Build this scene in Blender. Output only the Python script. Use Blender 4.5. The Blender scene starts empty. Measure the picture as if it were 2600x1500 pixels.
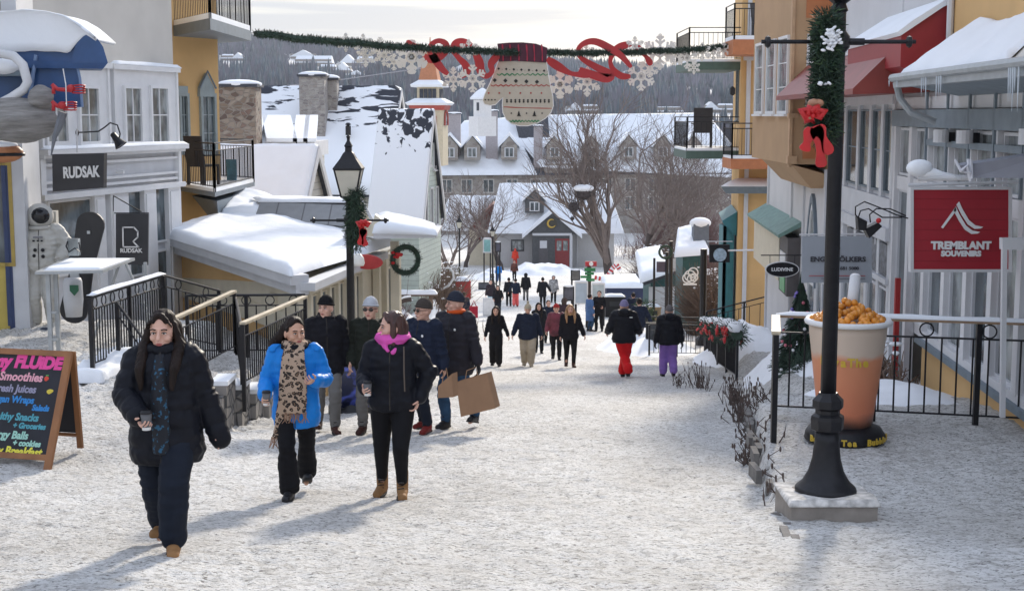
import bpy, bmesh, math, random
import numpy as np
from mathutils import Vector, Matrix, noise as mn
random.seed(7); np.random.seed(7)
R = math.radians; PI = math.pi
scene = bpy.context.scene
COL = scene.collection
# ------------------------------------------------------------------ camera, sky, sun, exposure
F = 3570.0; CX = 1300.0; CY = 750.0
PITCH = math.atan(460 / 3570.0)
cam_d = bpy.data.cameras.new('camera'); cam = bpy.data.objects.new('camera', cam_d); COL.objects.link(cam)
cam_d.sensor_width = 36; cam_d.lens = F * 36 / 2600; cam_d.clip_start = 0.1; cam_d.clip_end = 6000
cam.location = (0, 0, 0); cam.rotation_euler = (PI/2 - PITCH, 0, 0); scene.camera = cam
SUN_EL = R(25); SUN_AZ = R(15)      # azimuth measured from +Y towards +X
w = bpy.data.worlds.new('World'); scene.world = w; w.use_nodes = True
nt = w.node_tree; nt.nodes.clear()
out = nt.nodes.new('ShaderNodeOutputWorld'); bg = nt.nodes.new('ShaderNodeBackground')
bg.inputs['Strength'].default_value = 0.1
sky = nt.nodes.new('ShaderNodeTexSky'); sky.sky_type = 'NISHITA'; sky.sun_disc = False
sky.sun_elevation = SUN_EL; sky.sun_rotation = SUN_AZ
tc = nt.nodes.new('ShaderNodeTexCoord'); mp = nt.nodes.new('ShaderNodeMapping')
mp.inputs['Scale'].default_value = (2.2, 2.2, 46)
nz = nt.nodes.new('ShaderNodeTexNoise'); nz.inputs['Scale'].default_value = 1.5; nz.inputs['Detail'].default_value = 5
nz.inputs['Distortion'].default_value = 0.4
rp = nt.nodes.new('ShaderNodeValToRGB')
rp.color_ramp.elements[0].position = .42; rp.color_ramp.elements[0].color = (4.5, 4.7, 5.3, 1)
rp.color_ramp.elements[1].position = .57; rp.color_ramp.elements[1].color = (6.9, 6.8, 6.6, 1)
mx = nt.nodes.new('ShaderNodeMixRGB'); mx.inputs['Fac'].default_value = .86
L = nt.links.new
L(tc.outputs['Generated'], mp.inputs['Vector']); L(mp.outputs[0], nz.inputs['Vector']); L(nz.outputs['Fac'], rp.inputs['Fac'])
L(sky.outputs[0], mx.inputs[1]); L(rp.outputs[0], mx.inputs[2])
# a band of brighter warm cloud near the horizon, greyer overhead
sp = nt.nodes.new('ShaderNodeSeparateXYZ'); L(tc.outputs['Generated'], sp.inputs[0])
mr = nt.nodes.new('ShaderNodeValToRGB'); mr.color_ramp.elements[0].position = .04; mr.color_ramp.elements[0].color = (.93, .925, .91, 1)
mr.color_ramp.elements[1].position = .5; mr.color_ramp.elements[1].color = (1.2, 1.32, 1.55, 1); L(sp.outputs['Z'], mr.inputs[0])
ml = nt.nodes.new('ShaderNodeVectorMath'); ml.operation = 'MULTIPLY'; L(mx.outputs[0], ml.inputs[0]); L(mr.outputs[0], ml.inputs[1])
L(ml.outputs[0], bg.inputs['Color']); L(bg.outputs[0], out.inputs['Surface'])
sd = bpy.data.lights.new('sun', 'SUN'); sd.energy = 3.4; sd.angle = R(5); sd.color = (1, .90, .76)
so = bpy.data.objects.new('sun', sd); COL.objects.link(so)
sdir = Vector((math.sin(SUN_AZ)*math.cos(SUN_EL), math.cos(SUN_AZ)*math.cos(SUN_EL), math.sin(SUN_EL)))
so.rotation_euler = sdir.to_track_quat('Z', 'Y').to_euler(); so.location = (10, 30, 40)
scene.view_settings.view_transform = 'Standard'; scene.view_settings.look = 'None'
scene.view_settings.exposure = 0.5; scene.view_settings.gamma = 1

# ------------------------------------------------------------------ picture <-> world helpers
cP, sP = math.cos(PITCH), math.sin(PITCH)
def ray(u, v):
    x = u - CX; h = -(v - CY); y = F*cP + h*sP; z = -F*sP + h*cP
    return Vector((x/y, 1, z/y))
def at(u, v, Y): return ray(u, v) * Y
# ------------------------------------------------------------------ ground height
GY = [-30, 0, 9.5, 12.3, 18.3, 31.5, 40.6, 60, 78, 100, 130, 200, 400, 560, 800, 1100, 1500, 1700, 2600]
GZ = [1.8, -1.65, -3.0, -3.42, -4.18, -5.96, -7.2, -9.4, -10.9, -12.4, -14.0, -15.5, -14.5, -6, 16, 34, 54, 54, 20]
RY = [-30, 10.2, 11, 16, 20, 30, 38, 50, 62]; RZ = [1.8, -3.11, -3.22, -3.36, -3.85, -5.35, -6.2, -7.9, -9.6]
LY = [-30, 12.6, 14, 17, 20, 24.5, 27, 34, 60]; LZ = [1.8, -3.46, -3.58, -3.5, -3.5, -3.56, -4.25, -5.6, -9.4]
EY = [0, 10, 13.4, 19.2, 30, 42, 50, 60]; EX = [1.2, 2.05, 2.39, 3.25, 4.72, 5.9, 7, 8]
def sstep(a, b, x): t = np.clip((x-a)/(b-a), 0, 1); return t*t*(3-2*t)
def hsh(i, j, s):
    n = (i*374761393 + j*668265263 + s*982451653) & 0x7fffffff
    n = ((n ^ (n >> 13)) * 1274126177) & 0x7fffffff
    return ((n ^ (n >> 16)) & 0xffff) / 65535.0
def vn(x, y, s=0):
    xi = np.floor(x).astype(np.int64); yi = np.floor(y).astype(np.int64); fx = x-xi; fy = y-yi
    fx = fx*fx*(3-2*fx); fy = fy*fy*(3-2*fy)
    a = hsh(xi, yi, s); b = hsh(xi+1, yi, s); c = hsh(xi, yi+1, s); d = hsh(xi+1, yi+1, s)
    return (a*(1-fx)+b*fx)*(1-fy) + (c*(1-fx)+d*fx)*fy - .5
def gsm(x, y):
    """smooth large-scale ground height"""
    x = np.asarray(x, float); y = np.asarray(y, float)
    g = np.interp(y, GY, GZ); r = np.interp(y, RY, RZ); l = np.interp(y, LY, LZ)
    fade = 1 - sstep(50, 62, y)
    ex = np.interp(y, EY, EX)
    wr = sstep(ex, ex + np.where(y < 18, .14, .9), x) * fade * sstep(9.6, 10.6, y)
    wl_n = 1 - sstep(-5.0, -2.6, x); wl_f = 1 - sstep(-4.1, -3.8, x)
    k = sstep(16.5, 18.5, y); wl = (wl_n*(1-k) + wl_f*k) * (1 - sstep(40, 60, y))
    z = g + (r-g)*wr + (l-g)*wl
    z = z - .38*sstep(-5.35, -5.15, x)*(1-sstep(-4.1, -3.8, x))*sstep(18.9, 20.5, y)*(1-sstep(24.5, 27, y))
    h = sstep(500, 1500, y)
    z = z + h*(-np.clip(x, -450, 450)*.085 + 14*vn(x/240, y/300, 5) + 6*vn(x/90, y/120, 9))
    return z
def gfull(x, y):
    z = gsm(x, y)
    near = 1 - sstep(40, 70, y)
    det = .035*vn(x*1.3, y*1.1, 1) + .024*vn(x*4.1, y*3.6, 2) - .05*np.clip(vn(x*5.5, y*3.2, 6)-.16, 0, 1) - .06*np.clip(vn(x*8.5, y*6.0, 7)-.2, 0, 1) + .018*vn(x*9.5, y*8.5, 3) + .012*vn(x*17, y*14, 4)
    street = sstep(-4, -3, x) * (1 - sstep(np.interp(y, EY, EX), np.interp(y, EY, EX)+.3, x))
    bank = 1 + 1.6*(1-street)*sstep(16, 18, y)
    return z + det*near*bank
def gz(x, y): return float(gsm(x, y))
def gpix(u, v, y0=6, y1=400):
    r = ray(u, v); a = y0
    while a < y1:
        if r.z*a < gz(r.x*a, a): break
        a += .05 if a < 60 else .3
    return Vector((r.x*a, a, gz(r.x*a, a)))

# ------------------------------------------------------------------ materials
MATS = {}
def _m(name):
    m = bpy.data.materials.new(name); m.use_nodes = True; MATS[name] = m
    n = m.node_tree.nodes; return m, m.node_tree, n['Principled BSDF']
def M(name, rgb=None, rough=.6, var=.12, scale=6, bump=.0, bscale=40, metal=0, stretch=(1, 1, 1), emit=None, spec=.5, alpha=None, dist=.01):
    if name in MATS: return MATS[name]
    m, t, b = _m(name)
    b.inputs['Roughness'].default_value = rough; b.inputs['Metallic'].default_value = metal
    b.inputs['Specular IOR Level'].default_value = spec
    tc = t.nodes.new('ShaderNodeTexCoord'); mp = t.nodes.new('ShaderNodeMapping'); mp.inputs['Scale'].default_value = stretch
    t.links.new(tc.outputs['Object'], mp.inputs[0])
    nz = t.nodes.new('ShaderNodeTexNoise'); nz.inputs['Scale'].default_value = scale; nz.inputs['Detail'].default_value = 6
    t.links.new(mp.outputs[0], nz.inputs['Vector'])
    cr = t.nodes.new('ShaderNodeValToRGB')
    cr.color_ramp.elements[0].position = .3; cr.color_ramp.elements[1].position = .7
    cr.color_ramp.elements[0].color = tuple(c*(1-var) for c in rgb)+(1,)
    cr.color_ramp.elements[1].color = tuple(min(1, c*(1+var)) for c in rgb)+(1,)
    t.links.new(nz.outputs['Fac'], cr.inputs[0]); t.links.new(cr.outputs[0], b.inputs['Base Color'])
    if bump:
        n2 = t.nodes.new('ShaderNodeTexNoise'); n2.inputs['Scale'].default_value = bscale; n2.inputs['Detail'].default_value = 4
        t.links.new(mp.outputs[0], n2.inputs['Vector'])
        bp = t.nodes.new('ShaderNodeBump'); bp.inputs['Strength'].default_value = bump; bp.inputs['Distance'].default_value = dist
        t.links.new(n2.outputs['Fac'], bp.inputs['Height']); t.links.new(bp.outputs[0], b.inputs['Normal'])
    if emit:
        b.inputs['Emission Color'].default_value = tuple(rgb)+(1,); b.inputs['Emission Strength'].default_value = emit
    return m
def snow_mat(name, clean, dirty, patch, speck, bump, sscale=1.0):
    m, t, b = _m(name); N = t.nodes.new; K = t.links.new
    b.inputs['Roughness'].default_value = .8; b.inputs['Specular IOR Level'].default_value = .25
    tc = N('ShaderNodeTexCoord'); P = tc.outputs['Object']
    def nz(sc, det=6, st=(1, 1, 1)):
        mp = N('ShaderNodeMapping'); mp.inputs['Scale'].default_value = st; K(P, mp.inputs[0])
        n = N('ShaderNodeTexNoise'); n.inputs['Scale'].default_value = sc; n.inputs['Detail'].default_value = det; n.inputs['Roughness'].default_value = .65
        K(mp.outputs[0], n.inputs['Vector']); return n.outputs['Fac']
    def rmp(f, a, c, ca, cc):
        r = N('ShaderNodeValToRGB'); r.color_ramp.elements[0].position = a; r.color_ramp.elements[1].position = c
        r.color_ramp.elements[0].color = ca+(1,); r.color_ramp.elements[1].color = cc+(1,); K(f, r.inputs[0]); return r.outputs[0]
    def mix(f, a, c, mode='MIX'):
        x = N('ShaderNodeMixRGB'); x.blend_type = mode
        if isinstance(f, float): x.inputs[0].default_value = f
        else: K(f, x.inputs[0])
        for i, s in ((1, a), (2, c)):
            if isinstance(s, tuple): x.inputs[i].default_value = s+(1,)
            else: K(s, x.inputs[i])
        return x.outputs[0]
    big = nz(.55*sscale, 5, (1, .6, 1)); fac = rmp(big, .38, .66, (0, 0, 0), (patch,)*3)
    mid = nz(8*sscale, 8, (1, 1.5, 1)); f2 = rmp(mid, .49, .60, (0, 0, 0), (1, 1, 1))
    c1 = mix(fac, clean, dirty); c2 = mix(mix(1.0, f2, (.5,)*3, 'MULTIPLY'), c1, tuple(d*.8 for d in dirty))
    spk = nz(26*sscale, 6, (1, 1.6, 1)); f3 = rmp(spk, .545, .60, (0, 0, 0), (speck,)*3)
    c3 = mix(f3, c2, tuple(d*.42 for d in dirty))
    K(c3, b.inputs['Base Color'])
    hgt = N('ShaderNodeMath'); hgt.operation = 'ADD'; K(nz(9*sscale, 8), hgt.inputs[0]); K(nz(34*sscale, 5), hgt.inputs[1])
    bp = N('ShaderNodeBump'); bp.inputs['Strength'].default_value = bump; bp.inputs['Distance'].default_value = .05
    K(hgt.outputs[0], bp.inputs['Height']); K(bp.outputs[0], b.inputs['Normal'])
    return m
SNOWG = snow_mat('trodden_snow', (.86, .855, .84), (.46, .43, .385), .5, .9, 1.0)
SNOW = M('fresh_snow', (.84, .86, .89), .85, .03, 3, .25, 14, dist=.03, spec=.2)
SNOWR = M('roof_snow', (.83, .86, .90), .85, .04, 1.2, .3, 3, dist=.06, spec=.2)
def stone_mat(name, cols, mortar, scale, snow=0):
    m, t, b = _m(name); N = t.nodes.new; K = t.links.new; b.inputs['Roughness'].default_value = .9
    tc = N('ShaderNodeTexCoord'); mp = N('ShaderNodeMapping'); mp.inputs['Scale'].default_value = (1, 1, 1.7); K(tc.outputs['Object'], mp.inputs[0])
    v = N('ShaderNodeTexVoronoi'); v.inputs['Scale'].default_value = scale; K(mp.outputs[0], v.inputs['Vector'])
    e = N('ShaderNodeTexVoronoi'); e.feature = 'DISTANCE_TO_EDGE'; e.inputs['Scale'].default_value = scale; K(mp.outputs[0], e.inputs['Vector'])
    cr = N('ShaderNodeValToRGB'); els = cr.color_ramp.elements
    els[0].color = cols[0]+(1,); els[1].color = cols[-1]+(1,)
    for i, c in enumerate(cols[1:-1]): x = els.new((i+1)/(len(cols)-1)); x.color = c+(1,)
    sp = N('ShaderNodeSeparateColor'); K(v.outputs['Color'], sp.inputs[0]); K(sp.outputs[0], cr.inputs[0])
    r2 = N('ShaderNodeValToRGB'); r2.color_ramp.elements[0].position = .03; r2.color_ramp.elements[1].position = .09; K(e.outputs[0], r2.inputs[0])
    mx = N('ShaderNodeMixRGB'); K(r2.outputs[0], mx.inputs[0]); mx.inputs[1].default_value = mortar+(1,); K(cr.outputs[0], mx.inputs[2]); K(mx.outputs[0], b.inputs['Base Color'])
    bp = N('ShaderNodeBump'); bp.inputs['Distance'].default_value = .04; bp.inputs['Strength'].default_value = .8; K(r2.outputs[0], bp.inputs['Height']); K(bp.outputs[0], b.inputs['Normal'])
    return m
STONE = stone_mat('field_stone', [(.10, .07, .06), (.22, .17, .13), (.30, .26, .22), (.16, .10, .08)], (.26, .23, .2), 4.2)
STONEP = stone_mat('pale_stone', [(.30, .27, .25), (.42, .40, .38), (.22, .2, .2)], (.42, .4, .38), 5.5)
INNST = stone_mat('inn_stone', [(.22, .19, .17), (.30, .27, .24), (.36, .33, .29)], (.32, .3, .28), 1.2)
BLOCK = stone_mat('block_stone', [(.20, .19, .18), (.30, .28, .26), (.25, .23, .21)], (.1, .1, .1), 3.2)
def stripes_mat(name, c1, c2, scale, direction='Z', width=.08, rough=.6, var=.08):
    """boards / siding: thin dark joints every 1/scale m"""
    m, t, b = _m(name); N = t.nodes.new; K = t.links.new; b.inputs['Roughness'].default_value = rough
    tc = N('ShaderNodeTexCoord'); sx = N('ShaderNodeSeparateXYZ'); K(tc.outputs['Object'], sx.inputs[0])
    mu = N('ShaderNodeMath'); mu.operation = 'MULTIPLY'; K(sx.outputs[direction], mu.inputs[0]); mu.inputs[1].default_value = scale
    fr = N('ShaderNodeMath'); fr.operation = 'FRACT'; K(mu.outputs[0], fr.inputs[0])
    lt = N('ShaderNodeMath'); lt.operation = 'LESS_THAN'; K(fr.outputs[0], lt.inputs[0]); lt.inputs[1].default_value = width
    nz = N('ShaderNodeTexNoise'); nz.inputs['Scale'].default_value = 5; nz.inputs['Detail'].default_value = 6; K(tc.outputs['Object'], nz.inputs['Vector'])
    cr = N('ShaderNodeValToRGB'); cr.color_ramp.elements[0].position = .3; cr.color_ramp.elements[1].position = .7
    cr.color_ramp.elements[0].color = tuple(c*(1-var) for c in c1)+(1,); cr.color_ramp.elements[1].color = tuple(min(1, c*(1+var)) for c in c1)+(1,); K(nz.outputs[0], cr.inputs[0])
    mx = N('ShaderNodeMixRGB'); K(lt.outputs[0], mx.inputs[0]); K(cr.outputs[0], mx.inputs[1]); mx.inputs[2].default_value = c2+(1,); K(mx.outputs[0], b.inputs['Base Color'])
    iv = N('ShaderNodeMath'); iv.operation = 'SUBTRACT'; iv.inputs[0].default_value = 1; K(lt.outputs[0], iv.inputs[1])
    bp = N('ShaderNodeBump'); bp.inputs['Distance'].default_value = .015; bp.inputs['Strength'].default_value = .6; K(iv.outputs[0], bp.inputs['Height']); K(bp.outputs[0], b.inputs['Normal'])
    return m
def glass_mat(name, rgb, rough=.08):
    m, t, b = _m(name); N = t.nodes.new; K = t.links.new
    b.inputs['Roughness'].default_value = rough; b.inputs['Specular IOR Level'].default_value = .8
    tc = N('ShaderNodeTexCoord'); mp = N('ShaderNodeMapping'); mp.inputs['Scale'].default_value = (1.5, 1.5, .8); K(tc.outputs['Object'], mp.inputs[0])
    nz = N('ShaderNodeTexNoise'); nz.inputs['Scale'].default_value = 2.3; nz.inputs['Detail'].default_value = 3; K(mp.outputs[0], nz.inputs['Vector'])
    cr = N('ShaderNodeValToRGB'); cr.color_ramp.elements[0].position = .4; cr.color_ramp.elements[1].position = .62
    cr.color_ramp.elements[0].color = tuple(c*.55 for c in rgb)+(1,); cr.color_ramp.elements[1].color = tuple(c*1.6 for c in rgb)+(1,)
    K(nz.outputs[0], cr.inputs[0]); K(cr.outputs[0], b.inputs['Base Color'])
    return m
GLASS = glass_mat('window_glass', (.07, .09, .10))
GLASSP = glass_mat('curtained_glass', (.20, .22, .22), .15)
WHITE = M('white_paint', (.74, .74, .74), .55, .05, 4, .1, 30)
WHITE2 = M('grey_white_paint', (.58, .59, .61), .6, .06, 3, .1, 30)
BEIGE = M('beige_render', (.60, .57, .52), .85, .06, 1.5, .25, 60, dist=.004)
GREYW = M('grey_white_render', (.62, .62, .63), .85, .06, 1.2, .25, 60, dist=.004)
YEL = M('ochre_render', (.64, .41, .18), .85, .07, 1.4, .3, 60, dist=.004)
CREAM = M('cream_paint', (.64, .58, .45), .6, .06, 4, .1, 30)
BLUEGREY = M('blue_grey_paint', (.14, .18, .22), .5, .1, 5)
BLACK = M('black_metal', (.010, .010, .013), .42, .3, 20, .1, 60, spec=.35)
WOODR = M('rail_wood', (.30, .20, .12), .6, .25, 8, .2, 30, stretch=(1, 1, 8))
WOODP = M('pale_rail_wood', (.55, .47, .34), .6, .2, 8, .2, 30)
DARK = M('dark_interior', (.03, .032, .036), .7)

# ------------------------------------------------------------------ mesh builder
ORG = {}
def tag(o, label=None, cat=None, group=None, kind=None):
    if label: o['label'] = label
    if cat: o['category'] = cat
    if group: o['group'] = group
    if kind: o['kind'] = kind
    return o
def thing(name, label, cat, loc=(0, 0, 0), group=None):
    o = bpy.data.objects.new(name, None); COL.objects.link(o); o.location = loc; o.empty_display_size = .2
    ORG[o.name] = Vector(loc); return tag(o, label, cat, group)
def linkmesh(name, verts, faces, mats, parent=None, midx=None, smooth=False, at_base=True):
    v = np.asarray(verts, float).reshape(-1, 3)
    if parent is not None: off = np.array(ORG[parent.name])
    elif at_base and len(v): mnv = v.min(0); mxv = v.max(0); off = np.array([(mnv[0]+mxv[0])/2, (mnv[1]+mxv[1])/2, mnv[2]])
    else: off = np.zeros(3)
    me = bpy.data.meshes.new(name)
    if isinstance(faces, np.ndarray) and len(faces):
        k = faces.shape[1]; nf = len(faces)
        me.vertices.add(len(v)); me.vertices.foreach_set('co', (v-off).astype(np.float32).ravel())
        me.loops.add(nf*k); me.loops.foreach_set('vertex_index', faces.astype(np.int32).ravel())
        me.polygons.add(nf); me.polygons.foreach_set('loop_start', np.arange(0, nf*k, k, dtype=np.int32))
        me.update(calc_edges=True)
    else:
        me.from_pydata((v-off).tolist(), [], faces)
    for m in (mats if isinstance(mats, (list, tuple)) else [mats]): me.materials.append(m)
    if midx is not None: me.polygons.foreach_set('material_index', np.asarray(midx, dtype=np.int32))
    if smooth: me.polygons.foreach_set('use_smooth', np.ones(len(me.polygons), dtype=bool))
    me.validate()
    o = bpy.data.objects.new(name, me); COL.objects.link(o)
    if parent is not None: o.parent = parent; ORG[o.name] = ORG[parent.name]
    else: o.location = off; ORG[o.name] = Vector(off)
    return o
class MB:
    def __init__(s): s.v = []; s.f = []; s.m = []; s.k = 0
    def add(s, vs, fs):
        n = len(s.v); s.v += [tuple(p) for p in vs]; s.f += [tuple(i+n for i in f) for f in fs]; s.m += [s.k]*len(fs); return s
    def hexa(s, p):  # 8 points: bottom 4 ccw, top 4
        return s.add(p, [(3, 2, 1, 0), (4, 5, 6, 7), (0, 1, 5, 4), (1, 2, 6, 5), (2, 3, 7, 6), (3, 0, 4, 7)])
    def box(s, x0, x1, y0, y1, z0, z1):
        return s.hexa([(x0, y0, z0), (x1, y0, z0), (x1, y1, z0), (x0, y1, z0), (x0, y0, z1), (x1, y0, z1), (x1, y1, z1), (x0, y1, z1)])
    def cbox(s, c, sx, sy, sz, rz=0, rot=None):
        mt = rot if rot is not None else Matrix.Rotation(rz, 3, 'Z'); c = Vector(c)
        P = [c + mt @ Vector((a*sx/2, b*sy/2, d*sz/2)) for d in (-1, 1) for a, b in ((-1, -1), (1, -1), (1, 1), (-1, 1))]
        return s.hexa(P)
    def fb(s, fr, a0, a1, z0, z1, d0, d1):
        p = fr.pt
        return s.hexa([p(a0, z0, d0), p(a1, z0, d0), p(a1, z0, d1), p(a0, z0, d1), p(a0, z1, d0), p(a1, z1, d0), p(a1, z1, d1), p(a0, z1, d1)])
    def prism(s, poly, vec):
        n = len(poly); vec = Vector(vec); P = [Vector(p) for p in poly]; Q = [p+vec for p in P]
        return s.add(P+Q, [tuple(range(n))[::-1], tuple(range(n, 2*n))] + [(i, (i+1) % n, n+(i+1) % n, n+i) for i in range(n)])
    def tube(s, pts, r, n=6, caps=True):
        pts = [Vector(p) for p in pts]; rr = r if isinstance(r, (list, tuple)) else [r]*len(pts)
        rings = []; prev = None
        for i, p in enumerate(pts):
            t = (pts[min(i+1, len(pts)-1)] - pts[max(i-1, 0)])
            if t.length < 1e-9: t = Vector((0, 0, 1))
            t.normalize()
            if prev is None:
                a = Vector((0, 0, 1)) if abs(t.z) < .9 else Vector((1, 0, 0)); x = a.cross(t).normalized()
            else:
                x = prev - t*prev.dot(t)
                x = x.normalized() if x.length > 1e-6 else Vector((1, 0, 0)).cross(t).normalized()
            prev = x; y = t.cross(x)
            rings.append([p + (x*math.cos(2*PI*k/n) + y*math.sin(2*PI*k/n))*rr[i] for k in range(n)])
        V = [q for ring in rings for q in ring]; fs = []
        for i in range(len(pts)-1):
            for k in range(n): fs.append((i*n+k, i*n+(k+1) % n, (i+1)*n+(k+1) % n, (i+1)*n+k))
        if caps: fs.append(tuple(range(n))[::-1]); fs.append(tuple(range((len(pts)-1)*n, len(pts)*n)))
        return s.add(V, fs)
    def lathe(s, c, prof, n=20, sx=1, sy=1):
        c = Vector(c); V = []; fs = []
        for (r, z) in prof: V += [c + Vector((r*sx*math.cos(2*PI*k/n), r*sy*math.sin(2*PI*k/n), z)) for k in range(n)]
        for i in range(len(prof)-1):
            for k in range(n): fs.append((i*n+k, i*n+(k+1) % n, (i+1)*n+(k+1) % n, (i+1)*n+k))
        fs.append(tuple(range(n))[::-1]); fs.append(tuple(range((len(prof)-1)*n, len(prof)*n)))
        return s.add(V, fs)
    def ell(s, c, r, n=12, rot=None):
        c = Vector(c); V = []; fs = []; m = max(4, n//2+1)
        for i in range(1, m):
            ph = PI*i/m
            for k in range(n):
                q = Vector((r[0]*math.sin(ph)*math.cos(2*PI*k/n), r[1]*math.sin(ph)*math.sin(2*PI*k/n), -r[2]*math.cos(ph)))
                V.append(c + (rot @ q if rot else q))
        b = Vector((0, 0, -r[2])); t = Vector((0, 0, r[2])); V += [c+(rot @ b if rot else b), c+(rot @ t if rot else t)]
        for i in range(m-2):
            for k in range(n): fs.append((i*n+k, i*n+(k+1) % n, (i+1)*n+(k+1) % n, (i+1)*n+k))
        B = (m-1)*n; T = B+1
        for k in range(n): fs.append((B, (k+1) % n, k)); fs.append((T, (m-2)*n+k, (m-2)*n+(k+1) % n))
        return s.add(V, fs)
    def torus(s, c, R0, r, axis='Z', n=20, k=8, rot=None, sx=1, sz=1):
        pts = []
        for i in range(n+1):
            a = 2*PI*i/n; q = Vector((R0*sx*math.cos(a), 0, R0*sz*math.sin(a))) if axis == 'Y' else (Vector((R0*math.cos(a), R0*math.sin(a), 0)) if axis == 'Z' else Vector((0, R0*math.cos(a), R0*math.sin(a))))
            if rot: q = rot @ q
            pts.append(Vector(c)+q)
        return s.tube(pts, r, k, caps=False)
    def build(s, name, mats, parent=None, smooth=False, label=None):
        o = linkmesh(name, s.v, s.f, mats, parent, s.m if isinstance(mats, (list, tuple)) else None, smooth)
        if label: o['label'] = label
        return o
class Fr:
    """vertical wall frame: origin (x,y), running direction, outward normal on chosen side"""
    def __init__(s, O, T, flip=False):
        s.O = Vector((O[0], O[1])); s.D = (Vector((T[0], T[1]))-s.O); s.len = s.D.length; s.D.normalize()
        s.N = Vector((s.D.y, -s.D.x)) * (-1 if flip else 1)
    def pt(s, a, z, d=0): p = s.O + s.D*a + s.N*d; return Vector((p.x, p.y, z))
    def px(s, u, v, d=0):
        r = ray(u, v); q = Vector((r.x, r.y)); t = (d + s.O.dot(s.N)) / q.dot(s.N); p = q*t
        return (p-s.O).dot(s.D), r.z*t
def rbox(mb, fr, u0, v0, u1, v1, d0, d1):
    a0, z0 = fr.px(u0, v0, d1); a1, z1 = fr.px(u1, v1, d1)
    mb.fb(fr, min(a0, a1), max(a0, a1), min(z0, z1), max(z0, z1), d0, d1); return (min(a0, a1), max(a0, a1), min(z0, z1), max(z0, z1))
def window(fr, a0, a1, z0, z1, parent, nx=2, ny=2, fm=None, gm=None, t=.07, d=.05, sill=True, off=0, mt=.02, snow=False, name='window', mm=None):
    fm = fm or WHITE; gm = gm or GLASS; b = MB()
    b.fb(fr, a0-t, a0, z0-t, z1+t, off, off+d); b.fb(fr, a1, a1+t, z0-t, z1+t, off, off+d)
    b.fb(fr, a0, a1, z1, z1+t, off, off+d); b.fb(fr, a0, a1, z0-t, z0, off, off+d)
    for i in range(1, nx): x = a0+(a1-a0)*i/nx; b.fb(fr, x-mt/2, x+mt/2, z0, z1, off+.004, off+d*.6)
    for i in range(1, ny): z = z0+(z1-z0)*i/ny; b.fb(fr, a0, a1, z-mt/2, z+mt/2, off+.004, off+d*.55)
    o = b.build(name, fm, parent)
    g = MB(); g.fb(fr, a0+.001, a1-.001, z0+.001, z1-.001, off+.002, off+.014); g.build('pane', gm, o)
    if sill:
        q = MB(); q.fb(fr, a0-t-.03, a1+t+.03, z0-t-.05, z0-t-.002, off, off+d+.05); q.build('sill', fm, o)
    if snow:
        q = MB(); q.fb(fr, a0-t, a1+t, z0-t, z0-t+.045, off+d+.001, off+d+.06); q.build('sill_snow', SNOW, o)
    return o
def pwindow(fr, u0, v0, u1, v1, parent, off=0, **k):
    a0, z0 = fr.px(u0, v1, off); a1, z1 = fr.px(u1, v0, off)
    if a0 > a1: a0, a1 = a1, a0
    return window(fr, a0, a1, min(z0, z1), max(z0, z1), parent, off=off, **k)
def text(name, s, size, origin, xdir, ydir, mat, parent, ext=.004, bold=0, align='CENTER', sx=1.0, shear=0):
    c = bpy.data.curves.new(name, 'FONT'); c.body = s; c.size = size; c.extrude = ext; c.offset = bold; c.align_x = align; c.shear = shear
    c.resolution_u = 3
    o = bpy.data.objects.new('tmp_text', c); COL.objects.link(o)
    dg = bpy.context.evaluated_depsgraph_get(); dg.update(); ev = o.evaluated_get(dg); me = ev.to_mesh()
    X = Vector(xdir).normalized(); Y = Vector(ydir).normalized(); Z = X.cross(Y); O = Vector(origin)
    V = [O + X*(q.co.x*sx) + Y*q.co.y + Z*q.co.z for q in me.vertices]; fs = [tuple(p.vertices) for p in me.polygons]
    ev.to_mesh_clear(); bpy.data.objects.remove(o); bpy.data.curves.remove(c)
    return linkmesh(name, V, fs, mat, parent)
def copy_tree(o, parent=None):
    c = o.copy(); COL.objects.link(c); c.parent = parent; ORG[c.name] = ORG.get(o.name, Vector())
    for ch in list(o.children): copy_tree(ch, c)
    return c

# ------------------------------------------------------------------ ground sheet
def axis(segs):
    a = []
    for s0, s1, n in segs: a += list(np.linspace(s0, s1, n, endpoint=False))
    return np.array(a + [segs[-1][1]])
xs = axis([(-1600, -300, 26), (-300, -40, 20), (-40, -9, 40), (-9, 7.5, 420), (7.5, 40, 40), (40, 300, 20), (300, 1600, 26)])
ys = axis([(-30, 7, 20), (7, 22, 420), (22, 45, 170), (45, 140, 130), (140, 500, 50), (500, 2600, 70)])
X, Y = np.meshgrid(xs, ys); Z = gfull(X, Y)
V = np.stack([X, Y, Z], -1).reshape(-1, 3); nx, ny = len(xs), len(ys)
I, J = np.meshgrid(np.arange(nx-1), np.arange(ny-1)); a = (J*nx+I).ravel()
FA = np.stack([a, a+1, a+nx+1, a+nx], -1)
g = linkmesh('snowy_ground', V, FA, SNOWG, smooth=True, at_base=False); tag(g, kind='structure')
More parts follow.
